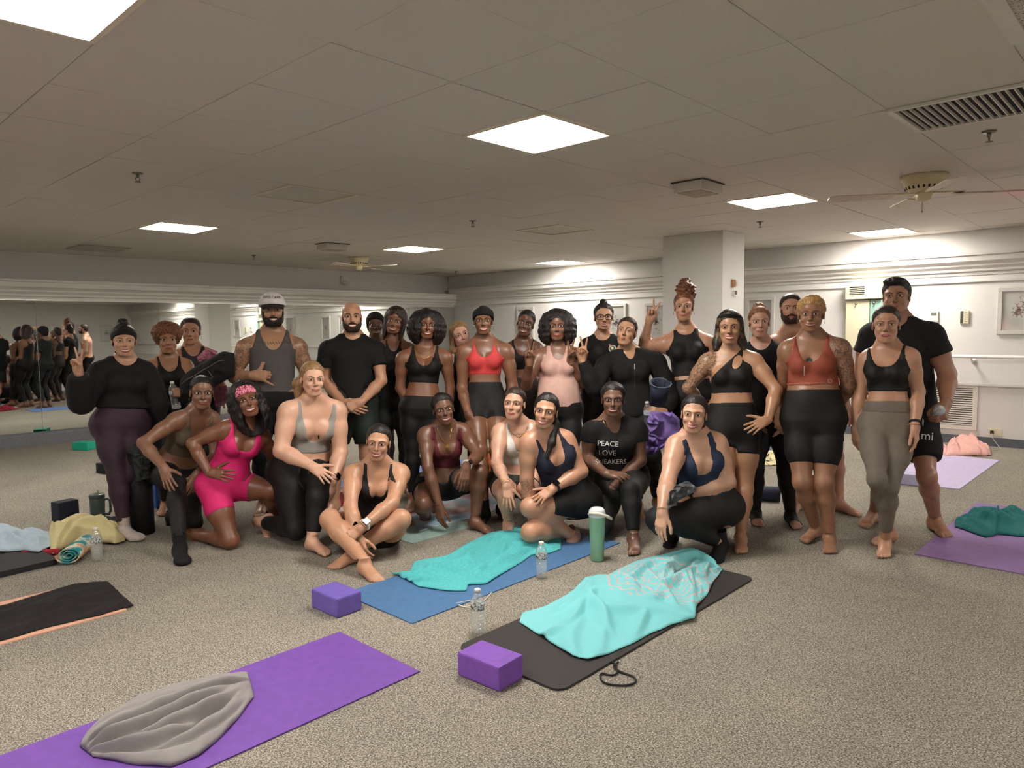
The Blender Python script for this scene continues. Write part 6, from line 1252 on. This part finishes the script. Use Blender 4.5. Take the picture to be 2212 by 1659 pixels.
PLA = clear('clear_plastic', (.97, .98, .98), .07, .1, .06); WAT = clear('water', (.96, .97, .97), .04, .02, .10); CAPW = mat('cap_plastic', '#e4e2de', .4, 0); LBL = mixmat('bottle_label', ['#1d2f27', '#dfe3df', '#2d4a5c'], 'noise', 60., .5, [.42, .5, .62]); LBB = mixmat('bottle_label_pale', ['#dfe5e8', '#9db4c4', '#e8ecee'], 'noise', 60., .5, [.4, .5, .6])
def bottle(loc, lab, axis=None, fill=.6, label=LBL, sc=1.):
    r = empty('water_bottle', loc, label=lab, cat='bottle', group='clear water bottles'); r.scale = (sc,)*3
    if axis is not None: r.rotation_mode = 'QUATERNION'; r.rotation_quaternion = Vector((0, 0, 1)).rotation_difference(Vector(axis))
    pr = [(.0, .003), (.022, .0), (.030, .004), (.0325, .012)]
    for k in range(5): z = .02+k*.017; pr += [(.0325, z), (.0305, z+.006), (.0305, z+.009), (.0325, z+.013)]
    pr += [(.0325, .11), (.0315, .113), (.0315, .14), (.0325, .143), (.032, .152), (.027, .168), (.018, .184), (.0125, .190), (.0125, .205)]
    MB().lathe(pr, n=22).build('bottle_body', PLA, r)
    MB().lathe([(0, .004), (.028, .005), (.029, fill*.17), (0, fill*.17)], n=18).build('water', WAT, r)
    MB().lathe([(.0325, .113), (.0328, .114), (.0328, .139), (.0325, .14)], n=22).build('label_band', label, r)
    MB().lathe([(.0148, .192), (.0148, .206), (.0135, .209), (0, .2095)], n=18).build('bottle_cap', CAPW, r)
    return r
def soft(P, k=3):
    P = [np.asarray(p, float) for p in P]
    for _ in range(k):
        Q = [P[0]]
        for a, b in zip(P[:-1], P[1:]): Q += [a*.75+b*.25, a*.25+b*.75]
        P = Q+[P[-1]]
    return P
# --- foreground purple mat and grey towel
mat_rect(.10, 1.83, 2.28, 2.87, FOAM('purple_mat', '#6f479e'), 'bright purple yoga mat in the front left corner', .005)
E1 = [onz(px, py, .01) for px, py in ((172, 1612), (190, 1585), (228, 1552), (300, 1512), (390, 1486), (470, 1466), (536, 1453))]; E2 = [onz(px, py, .01) for px, py in ((200, 1634), (290, 1652), (370, 1657), (432, 1632), (478, 1592), (515, 1552), (549, 1505))]
P = ruled(E1, E2, 120, 110); S_, T_ = np.meshgrid(np.linspace(0, 1, 121), np.linspace(0, 1, 111), indexing='ij'); env = np.clip(np.sin(np.pi*T_)**.45, 0, 1)*np.clip(np.sin(np.pi*S_), 0, 1)**.4
hh = .012+.075*env*(.75+.25*np.cos(2.2*(T_-.3)))
for t0, sl_, am, ph, s0, s1, wd in ((.47, .10, .055, .3, .02, .97, .022), (.60, -.06, .06, 1.7, .0, .75, .026), (.70, .05, .05, 3.1, .1, .82, .02), (.80, -.03, .055, .9, .0, .70, .022), (.89, .02, .04, 2.4, .05, .85, .016), (.30, .22, .018, 4., .1, .7, .02)):
    tv = t0+sl_*(S_-.5)+.035*np.sin(S_*6.5+ph); win = sstep(s0-.08, s0+.08, S_)*(1-sstep(s1-.1, s1+.1, S_)); v = T_-tv
    hh = hh-am*win*np.exp(-(v/np.where(v > 0, wd*1.9, wd))**2)*env+am*.35*win*np.exp(-((v+.05)/.035)**2)*env
P[..., 2] = np.maximum(hh, .012)+.002*np.sin(S_*31+T_*17)
sheet('towel', P, mat('grey_waffle', '#8f8a89', .9, .05, 40., .5, 900., dist=.0015), 'crumpled grey waffle towel on the bright purple mat', 'towel', .006, (0, 0, 1))
# --- left: black towel over a peach mat
mat_rect(-.48, 1.25, 3.925, 4.55, FOAM('peach_mat', '#d8a58c'), 'peach yoga mat under the black towel at the left', .006)
cloth_px('towel', [(-260, 1455), (0, 1385), (120, 1352), (220, 1328), (288, 1309)], [(-260, 1382), (0, 1310), (90, 1284), (165, 1260), (232, 1257)], mat('black_towel', '#1a1617', .95, .12, 20., .4, 500.), 'black towel spread over the peach mat', z=.008, amp=.03, seed=5, k=6, f0=3., th=.004, n=70, m=26)
# --- blue mat, turquoise towel
mat_rect(2.12, 3.86, 2.69, 3.29, FOAM('blue_mat', '#48709b'), 'steel blue yoga mat beside the purple block', .005)
TURQ = mat('turquoise_terry', '#55b8bb', .95, .10, 60., .7, 700., dist=.002)
cloth_px('towel', [(846, 1238), (885, 1240), (893, 1215), (960, 1205), (1010, 1175), (1060, 1150), (1110, 1143), (1160, 1150), (1215, 1152)], [(905, 1268), (960, 1276), (1008, 1279), (1012, 1262), (1052, 1262), (1110, 1225), (1150, 1200), (1185, 1196), (1212, 1186)], TURQ, 'turquoise terry towel spread on the steel blue mat', z=.008, bulge=.02, amp=.06, seed=21, k=7, f0=3.2, skew=1.2, th=.006, n=110, m=44)
block(1.985, 3.135, FOAM('lilac_block', '#6b58ad'), 'purple foam block at the near end of the steel blue mat', rz=.03)
bottle(tuple(onz(1033, 1366)[:2])+(.001,), 'water bottle standing between the two front mats', fill=.65); bottle(tuple(onz(1170, 1248)[:2])+(.001,), 'water bottle beside the turquoise towel', fill=.62)
P_ = [onz(*p, .006) for p in ((985, 1303), (1000, 1300), (1018, 1296), (1030, 1302), (1015, 1310), (995, 1310), (988, 1305), (1005, 1312), (1028, 1314), (1043, 1300), (1055, 1288), (1062, 1280))]
tag(MB().tube(soft(P_), .0025, 5).build('earphone_cable', mat('cable_white', '#d8d4cc', .5, 0)), 'thin white cable by the steel blue mat', 'cable')
# --- charcoal mat, mandala towel
mat_rect(2.085, 3.80, 1.735, 2.335, FOAM('charcoal_mat', '#312e2d'), 'charcoal yoga mat with rounded corners', .009, .05)
def mandala():
    mt = bpy.data.materials.new('mandala_towel'); mt.use_nodes = True; nt = mt.node_tree; b = nt.nodes['Principled BSDF']; N = nt.nodes.new; L = nt.links.new
    tc = N('ShaderNodeTexCoord'); mp = N('ShaderNodeMapping'); c = onz(1440, 1265); mp.inputs['Location'].default_value = (-c[0], -c[1], 0); L(tc.outputs['Object'], mp.inputs['Vector'])
    sp_ = N('ShaderNodeSeparateXYZ'); L(mp.outputs['Vector'], sp_.inputs[0])
    def M(op, a, b_=None):
        n = N('ShaderNodeMath'); n.operation = op
        for i, v in enumerate((a, b_)):
            if v is None: continue
            if isinstance(v, (int, float)): n.inputs[i].default_value = v
            else: L(v, n.inputs[i])
        return n.outputs[0]
    x, y = sp_.outputs[0], sp_.outputs[1]; r = M('SQRT', M('ADD', M('MULTIPLY', x, x), M('MULTIPLY', y, y))); a = M('ARCTAN2', y, x)
    pet = M('ABSOLUTE', M('SINE', M('MULTIPLY', a, 8.))); q = M('ADD', r, M('MULTIPLY', pet, -.03)); wv = M('SINE', M('MULTIPLY', q, 130.)); wv = M('MULTIPLY', wv, M('LESS_THAN', r, .36))
    n2 = N('ShaderNodeTexNoise'); n2.inputs['Scale'].default_value = 90; L(tc.outputs['Object'], n2.inputs['Vector']); v = M('ADD', wv, M('MULTIPLY', M('SUBTRACT', n2.outputs['Fac'], .5), .5))
    cr = N('ShaderNodeValToRGB'); e = cr.color_ramp.elements; e[0].position = .45; e[0].color = (*srgb('#7ac8cd'), 1); e[1].position = .7; e[1].color = (*srgb('#93d0d0'), 1); z = e.new(.86); z.color = (*srgb('#cf8f9c'), 1); z2 = e.new(.97); z2.color = (*srgb('#d8b4b4'), 1)
    L(v, cr.inputs['Fac']); L(cr.outputs['Color'], b.inputs['Base Color']); b.inputs['Roughness'].default_value = .9; return mt
cloth_px('towel', [(1122, 1345), (1128, 1325), (1180, 1310), (1240, 1275), (1265, 1248), (1310, 1245), (1370, 1213), (1430, 1200), (1490, 1190), (1540, 1212)], [(1236, 1420), (1270, 1430), (1320, 1412), (1400, 1372), (1450, 1352), (1500, 1340), (1505, 1310), (1530, 1285), (1545, 1250), (1560, 1232)], mandala(), 'turquoise beach towel with pink mandala print on the charcoal mat', z=.012, bulge=.02, amp=.07, seed=33, k=8, f0=3.2, skew=1.3, th=.004, n=130, m=54)
block(2.0, 2.035, FOAM('violet_block', '#7c4fae'), 'violet foam block at the near corner of the charcoal mat', rz=.06)
P_ = [onz(*p, .006) for p in ((1315, 1418), (1322, 1430), (1330, 1435), (1335, 1455), (1320, 1460), (1297, 1452), (1296, 1468), (1310, 1478), (1350, 1482), (1375, 1475), (1372, 1462), (1340, 1452), (1322, 1440), (1336, 1430))]
tag(MB().tube(soft(P_), .0042, 6).build('black_cord', mat('cord_black', '#15130f', .6, 0)), 'looped black cord lying at the edge of the charcoal mat', 'cord')
# --- mint tumbler
q = onz(1290, 1210); r = empty('tumbler', (q[0], q[1], .001), -YAW, label='tall mint green tumbler with white handled lid', cat='tumbler')
MINT = mat('mint_metal', '#7fae93', .4, .04)
MB().lathe([(0, 0), (.038, 0), (.041, .006), (.043, .10), (.050, .27), (.050, .275)], n=28).build('cup', MINT, r); MB().lathe([(.0505, .272), (.0515, .275), (.0515, .295), (.048, .312), (.036, .325), (0, .327)], n=28).build('lid', mat('lid_white', '#cfd3d6', .4, 0), r)
MB().tube([(-.052, -.01, .288), (-.04, -.045, .302), (.0, -.06, .305), (.055, -.05, .285), (.085, -.03, .262)], [.008, .008, .009, .010, .009], 8).build('carry_handle', mat('handle_cream', '#d3cdbd', .4, 0), r)
# --- left pile
mat_rect(.35, 1.22, 5.02, 5.42, FOAM('black_mat', '#1d1c1e'), 'folded black mat under the pile at the left', .035, .02, .08)
cloth_px('towel', [(-120, 1205), (-40, 1195), (40, 1190), (85, 1193), (110, 1180)], [(-120, 1165), (-30, 1150), (10, 1146), (60, 1150), (112, 1150)], mat('ice_blue', '#a9bcc9', .9, .06, 30.), 'ice blue cloth lying on the folded black mat', 'cloth', z=.04, bulge=.05, amp=.05, seed=3, k=5)
pts = [onz(px, py) for px, py in ((48, 1204), (128, 1198))]
rm = MB().tube([(pts[0][0], pts[0][1], .022), (pts[1][0], pts[1][1], .022)], .02, 14).build('rolled_towel', mat('red_terry', '#9a2430', .9, .1, 60., .5, 600.)); tag(rm, 'thin red rolled towel at the foot of the pile', 'towel')
cloth_px('jacket', [(104, 1180), (112, 1200), (140, 1185), (170, 1172), (205, 1168), (245, 1178), (272, 1168)], [(100, 1160), (130, 1140), (170, 1132), (205, 1136), (235, 1140), (255, 1150), (272, 1162)], mat('cream_fleece', '#c9bd8d', .9, .06, 25., .3, 300.), 'cream jacket heaped beside the rolled patterned towel', 'jacket', z=.01, bulge=.09, amp=.08, seed=8, k=5, f0=2.4, th=.006)
cloth_px('cloth', [(165, 1150), (200, 1140), (240, 1136), (262, 1138)], [(175, 1132), (205, 1124), (240, 1120), (262, 1128)], BLK2, 'black garment under the grey green mug', 'cloth', z=.006, bulge=.02, amp=.03, seed=9)
q0, q1 = onz(148, 1222), onz(205, 1175); d = nrm(q1-q0); r = empty('rolled_towel', (q0[0], q0[1], .001), math.atan2(d[1], d[0]), label='rolled towel with teal and orange pattern, its spiral end to the front', cat='towel')
sp_ = []
for t in np.linspace(0, 3*2*math.pi, 70): rr = .012+.016*t/(2*math.pi)/1.0; sp_.append((rr*1.25*math.cos(t), rr*.9*math.sin(t)))
V = []; F = []; Ln = .34
for i, (y, z) in enumerate(sp_):
    for x in (0, Ln): V.append((x, y, z+.062)); 
    for x in (0, Ln): rr = math.hypot(y, z)+1e-6; V.append((x, y*(1-.006/rr), z*(1-.006/rr)+.062))
for i in range(len(sp_)-1):
    a = i*4; b = a+4; F += [(a, b, b+1, a+1), (a+2, a+3, b+3, b+2), (a, a+2, b+2, b), (a+1, b+1, b+3, a+3)]
mesh_obj('spiral', V, F, mixmat('towel_teal_orange', ['#1f6f78', '#2f8a8a', '#cfc6b0', '#cf8a5a'], 'noise', 9., .9, [.38, .48, .54, .64]), r, True)
bottle(tuple(onz(210, 1210)[:2])+(.001,), 'water bottle beside the rolled patterned towel', fill=.9)
block(onz(145, 1140)[0], onz(145, 1140)[1]+.02, FOAM('navy_block', '#161a2b'), 'navy foam block standing on end behind the cream jacket', rz=.25, d=(.15, .10, .20))
q = onz(212, 1122); r = empty('mug', (q[0], q[1], .006), -YAW, label='grey green insulated mug with handle and straw', cat='mug'); SAGE = mat('sage_metal', '#4d5b56', .45, .05)
MB().lathe([(0, 0), (.046, 0), (.05, .008), (.054, .16), (.054, .165)], n=28).build('cup', SAGE, r); MB().lathe([(.055, .163), (.056, .17), (.056, .185), (.05, .192), (0, .194)], n=28).build('lid', mat('smoke_lid', '#3a433f', .3, 0), r)
MB().tube([(.05, 0, .15), (.085, 0, .155), (.1, 0, .135), (.1, 0, .06), (.085, 0, .035), (.05, 0, .04)], .0095, 8).build('handle', SAGE, r); MB().tube([(.01, 0, .18), (.008, 0, .225)], .005, 8).build('straw', mat('straw_green', '#8a9a6a', .3, 0), r)
q = onz(186, 972); block(q[0], q[1]+.05, FOAM('teal_block', '#1fa287'), 'teal foam block on the carpet before the mirror', rz=.5); q = onz(240, 1022); block(q[0], q[1]+.05, FOAM('black_block', '#17181c'), 'dark foam block behind the plum leggings', rz=.2)
# --- standing roll and towel beside the plum leggings
q = onz(306, 1152); c0 = w2c(q)
V = []; F = []; pts = []
for t in np.linspace(0, 2.15*math.pi*1.6, 60): rr = .05+.012*t/math.pi; pts.append((rr*math.cos(t+2.6), rr*math.sin(t+2.6)))
for x, y in pts:
    r_ = math.hypot(x, y)
    for k in (1, 1-.006/r_):
        for z in (0., .60): V.append((x*k, y*k, z))
for i in range(len(pts)-1): a = i*4; b = a+4; F += [(a, b, b+1, a+1), (a+3, b+3, b+2, a+2), (a+1, b+1, b+3, a+3), (a, a+2, b+2, b)]
F += [(0, 1, 3, 2), tuple(len(pts)*4-4+i for i in (0, 2, 3, 1))]
o = mesh_obj('rolled_mat', V, F, FOAM('black_rubber', '#141416'), None, True); o.location = (q[0], q[1], .001); tag(o, 'black yoga mat rolled loosely and stood on end beside the plum leggings', 'mat')
def hang(name, e1, e2, dep, m_, lab, cat, wave=.03, seed=1, th=.004, n=40, m=30, tilt=0., group=None):
    """cloth hanging: two edges of picture points at a depth, with folds in depth"""
    A = [w2c(atd(px, py, dep)) for px, py in e1]; B = [w2c(atd(px, py, dep)) for px, py in e2]; P = ruled(A, B, n, m); S_, T_ = np.meshgrid(np.linspace(0, 1, n+1), np.linspace(0, 1, m+1), indexing='ij')
    P[..., 1] -= ridges(S_, T_, seed, 4, 2.2, wave, 2.)+tilt*T_; W = np.stack([P[..., 0]*CYW+P[..., 1]*SYW, -P[..., 0]*SYW+P[..., 1]*CYW, P[..., 2]], -1)
    return sheet(name, W, m_, lab, cat, th, -CF, group)
hang('towel', [(279, 968), (284, 990), (291, 1020), (296, 1040), (303, 1038)], [(300, 952), (318, 975), (326, 1000), (328, 1020), (326, 1032)], 4.98, mat('charcoal_towel', '#2e302f', .9, .1), 'charcoal towel with a pale edge draped over the standing roll', 'towel', .05, 4)
# --- the bag, the pink jacket, bottle at the left
def pillow(name, top, bot, dep, thick, m_, lab, cat, n=40, m=20, seed=2):
    A = [w2c(atd(px, py, dep)) for px, py in top]; B = [w2c(atd(px, py, dep)) for px, py in bot]; P = ruled(A, B, n, m); S_, T_ = np.meshgrid(np.linspace(0, 1, n+1), np.linspace(0, 1, m+1), indexing='ij')
    env = np.sqrt(np.clip(1-(2*T_-1)**2, 0, 1))*np.clip(1-(2*S_-1)**6, .15, 1); rd = ridges(S_, T_, seed, 4, 2., .025, 1.2); Pf = P.copy(); Pb = P.copy(); Pf[..., 1] -= thick*env+rd*env; Pb[..., 1] += thick*env+.002
    V = np.concatenate([Pf.reshape(-1, 3), Pb.reshape(-1, 3)]); V = np.stack([V[:, 0]*CYW+V[:, 1]*SYW, -V[:, 0]*SYW+V[:, 1]*CYW, V[:, 2]], -1)
    i, j = np.meshgrid(np.arange(n), np.arange(m), indexing='ij'); M1 = m+1; a = (i*M1+j).ravel(); Q = np.stack([a, a+1, a+M1+1, a+M1], 1); K = (n+1)*M1
    ends = np.array([[k, k+K, k+1+K, k+1] for k in range(m)]+[[n*M1+k+1, n*M1+k+1+K, n*M1+k+K, n*M1+k] for k in range(m)])
    o = link(bpy.data.objects.new(name, np_mesh(name, V, np.concatenate([Q, Q[:, ::-1]+K, ends]), [m_]))); tag(o, lab, cat); return o, Pf
bg, Pf = pillow('garment_bag', [(390, 818), (408, 800), (440, 782), (466, 766), (482, 758), (506, 763)], [(384, 868), (404, 872), (430, 858), (460, 838), (480, 826), (506, 812)], 5.42, .055, BLK2, 'black garment bag with grey piping slung before the arms', 'bag')
L_ = [c2w(Pf[i, 6]-np.array([0, .006, 0])) for i in range(2, 36)]; add = MB().tube(L_, .0022, 5).build('piping', mat('piping_grey', '#7d8082', .6, 0), bg); L_ = [c2w(Pf[i, j]-np.array([0, .006, 0])) for i, j in ((24, 8), (26, 11), (27, 14), (24, 14), (21, 13))]; MB().tube(L_, .0018, 5).build('pocket_stitching', MATS['piping_grey'], bg)
PNK = mat('dusty_pink', '#b8788a', .85, .06, 30.)
hang('jacket', [(425, 772), (440, 756), (458, 754), (470, 760)], [(432, 784), (438, 778), (456, 772), (468, 768)], 5.6, PNK, 'dusty pink jacket tucked behind the garment bag', 'jacket', .05, 6)
hang('leggings', [(460, 835), (462, 855), (466, 880)], [(490, 832), (492, 855), (484, 876)], 5.75, mat('pink_jersey', '#a86f80', .85, .05), 'pink garment hanging below the garment bag', 'clothes', .03, 7)
hw, hR, hsc = FIG[2].J['handb']; hc_ = c2w(hw+hR[1]*.075-hR[2]*.045); bottle(tuple(hc_-np.array([0, 0, .115])), 'water bottle gripped by the person with light brown curls', axis=(-.12, .02, 1), fill=.2, label=LBB)
# --- right hand of the zip jacket: bottle, rolled mat, purple towel
hw, hR, hsc = FIG[21].J['handb']; hc_ = c2w(hw+hR[1]*.07-hR[2]*.04); bt = bottle(tuple(hc_-np.array(c2w((.02, 0, .12)))), 'water bottle gripped by the person in the zip jacket', axis=tuple(c2w((-.12, -.12, 1))), fill=.1, label=LBB)
a, b = c2w(pixc(1423, 826, 5.08)), c2w(pixc(1421, 872, 5.16))
pr = MB(); ax = nrm(np.array(a)-np.array(b))
r = empty('rolled_mat', tuple(b), label='navy rolled yoga mat with its open end towards the viewer', cat='mat'); r.rotation_mode = 'QUATERNION'; r.rotation_quaternion = Vector((0, 0, 1)).rotation_difference(Vector(c2w((.02, -.42, .9))))
V = []; F = []; pts = []
for t in np.linspace(0, 2*math.pi*1.9, 64): rr = .064+.006*t/(2*math.pi); pts.append((rr*math.cos(t), rr*math.sin(t)))
for x, y in pts:
    r_ = math.hypot(x, y)
    for k in (1, 1-.005/r_):
        for z in (0., .17): V.append((x*k*(.72+.28*z/.17), y*k*(.72+.28*z/.17), z))
for i in range(len(pts)-1): q_ = i*4; p_ = q_+4; F += [(q_, p_, p_+1, q_+1), (q_+3, p_+3, p_+2, q_+2), (q_+1, p_+1, p_+3, q_+3), (q_, q_+2, p_+2, p_)]
mesh_obj('mat_spiral', V, F, FOAM('navy_rubber', '#171d33'), r, True); MB().tube([(x, y, .171) for x, y in pts[33:]], .0035, 5).build('mat_edge', mat('mat_edge_grey', '#4d5a70', .6, 0), r)
LAV = mat('lilac_microfibre', '#7d66a8', .85, .06, 30., .2, 400.)
hang('towel', [(1405, 888), (1397, 908), (1400, 930), (1394, 960), (1391, 986)], [(1452, 890), (1468, 905), (1470, 930), (1452, 950), (1432, 968)], 5.12, LAV, 'lilac towel hanging from the hand of the zip jacket', 'towel', .09, 12, n=50, m=40)
hang('towel', [(862, 880), (858, 910), (868, 938), (874, 950)], [(880, 882), (880, 910), (880, 935), (878, 950)], 6.02, mat('deep_purple', '#3a2360', .85, .06), 'dark purple towel hanging behind the full dark curls', 'towel', .03, 13)
# --- grey cloth over the arm of the navy halter
cl_a = FIG[25]; hang('cloth', [(1440, 1088), (1446, 1062), (1462, 1046), (1486, 1040), (1505, 1052)], [(1442, 1098), (1456, 1090), (1470, 1078), (1488, 1070), (1503, 1062)], 4.02, mat('grey_jersey', '#55565a', .85, .1), 'bunched grey cloth in the lap of the navy halter', 'cloth', .045, 14, n=40, m=30)
# --- bottle of the tall person
hw, hR, hsc = FIG[30].J['handb']; hc_ = c2w(hw+hR[1]*.07-hR[2]*.04); av = np.array(c2w((-.35, -.75, .25))); bottle(tuple(hc_-nrm(av)*.05), 'bottle held sideways by the tall broad person', axis=tuple(av), fill=.3, label=LBB)
# --- right side mats and cloths
mat_rect(4.86, 6.60, .58, 1.195, FOAM('plum_mat', '#86689c'), 'dusty purple yoga mat at the right edge', .005)
cloth_px('towel', [(2062, 1138), (2090, 1148), (2130, 1162), (2160, 1155), (2230, 1162)], [(2064, 1122), (2100, 1112), (2150, 1112), (2190, 1104), (2230, 1106)], mat('teal_terry', '#1f6a6a', .95, .12, 60., .6, 500., dist=.002), 'bunched teal towel on the dusty purple mat', z=.008, bulge=.05, amp=.08, seed=17, k=5, f0=2.8, th=.007)
mat_rect(7.03, 8.80, 1.40, 2.02, FOAM('lavender_mat', '#bdb0d2'), 'pale lavender yoga mat near the picture wall', .006)
q = onz(1960, 1046); block(q[0]+.02, q[1]+.02, FOAM('lavender_block', '#a9a6c4'), 'pale lavender foam block on the lavender mat corner', rz=.05)
cloth_px('towel', [(2040, 985), (2080, 985), (2120, 986), (2142, 984)], [(2045, 966), (2070, 955), (2100, 958), (2136, 968)], mat('pale_pink_terry', '#d7a59c', .95, .06, 40., .4, 400.), 'pale pink towel bunched against the picture wall', z=.004, bulge=.10, amp=.08, seed=18, k=4)
cloth_px('cloth', [(2010, 982), (2030, 984), (2048, 983)], [(2012, 966), (2028, 960), (2046, 972)], mixmat('pink_dots', ['#7a2f3a', '#d99aa2', '#e3b7b7'], 'voronoi', 60., .9, [.2, .3, .6]), 'small pink dotted cloth beside the pale pink towel', 'cloth', z=.004, bulge=.05, amp=.05, seed=19)
q = onz(1640, 1083); r = MB().lathe([(.055, 0), (.06, .002), (.06, .3), (.055, .302)], axis=c2w((1, -.25, 0)), n=24).build('rolled_mat', FOAM('navy_rubber', '#171d33')); r.location = tuple(onz(1600, 1080)[:2])+(.062,); tag(r, 'dark navy rolled mat lying behind the black shorts', 'mat')
cloth_px('towel', [(1610, 1000), (1640, 1005), (1680, 1006)], [(1612, 975), (1640, 972), (1675, 975)], mixmat('cream_black', ['#16140f', '#d6cba0', '#cfc49c'], 'noise', 9., .9, [.36, .44, .7]), 'cream patterned towel far behind the stirrup leggings', z=.004, bulge=.03, amp=.04, seed=20)
cloth_px('towel', [(1615, 972), (1640, 974), (1665, 975)], [(1618, 950), (1640, 948), (1662, 952)], mixmat('blue_stripes', ['#1d49b0', '#c9d6ee', '#2352b8'], 'wave', 9., .9, [.3, .42, .5]), 'blue and white striped towel beyond the cream towel', z=.004, bulge=.06, amp=.04, seed=22)
# --- between and behind the group
SKY = mixmat('sky_towel', ['#5d7fa0', '#a9bcc6', '#c99a90', '#6f8fae'], 'noise', 2.6, .95, [.34, .46, .56, .68])
cloth_px('towel', [(905, 1150), (960, 1132), (1010, 1122), (1045, 1112), (1078, 1098)], [(880, 1105), (930, 1085), (985, 1068), (1030, 1060), (1062, 1055)], SKY, 'sky patterned mat towel under the maroon bra', z=.004, amp=.012, seed=23, th=.004)
mat_rect(2.95, 3.55, 3.72, 4.05, FOAM('mint_mat', '#8fa8a0'), 'pale mint mat beside the crossed legs', .004, 0., .0)
cloth_px('cloth', [(560, 1108), (640, 1105), (700, 1098), (755, 1094)], [(565, 1082), (640, 1076), (700, 1068), (755, 1064)], mat('crimson', '#8f1c2c', .9, .12, 30.), 'crimson cloth bundle on the carpet behind the blond ponytail', 'cloth', z=.004, bulge=.05, amp=.06, seed=24)
mat_rect(3.55, 5.25, 5.55, 6.15, FOAM('cornflower_mat', '#5f7fc0'), 'cornflower blue mat behind the kneeling people', .005)
mat_rect(3.05, 3.6, 4.78, 5.0, FOAM('blush_mat', '#d9c2bd'), 'blush pink mat strip behind the crossed legs', .004)
q = onz(1052, 1012); cloth_px('cloth', [(1040, 1022), (1056, 1022), (1068, 1018)], [(1042, 992), (1054, 984), (1066, 990)], mat('orange_terry', '#c8652a', .9, .1), 'orange cloth far behind the maroon bra', 'cloth', z=.004, bulge=.06, amp=.06, seed=25)
q = onz(346, 1096); block(q[0], q[1]+.05, FOAM('cobalt_block', '#2d4f96'), 'cobalt blue foam block behind the olive bra', rz=.1, d=(.10, .15, .22))
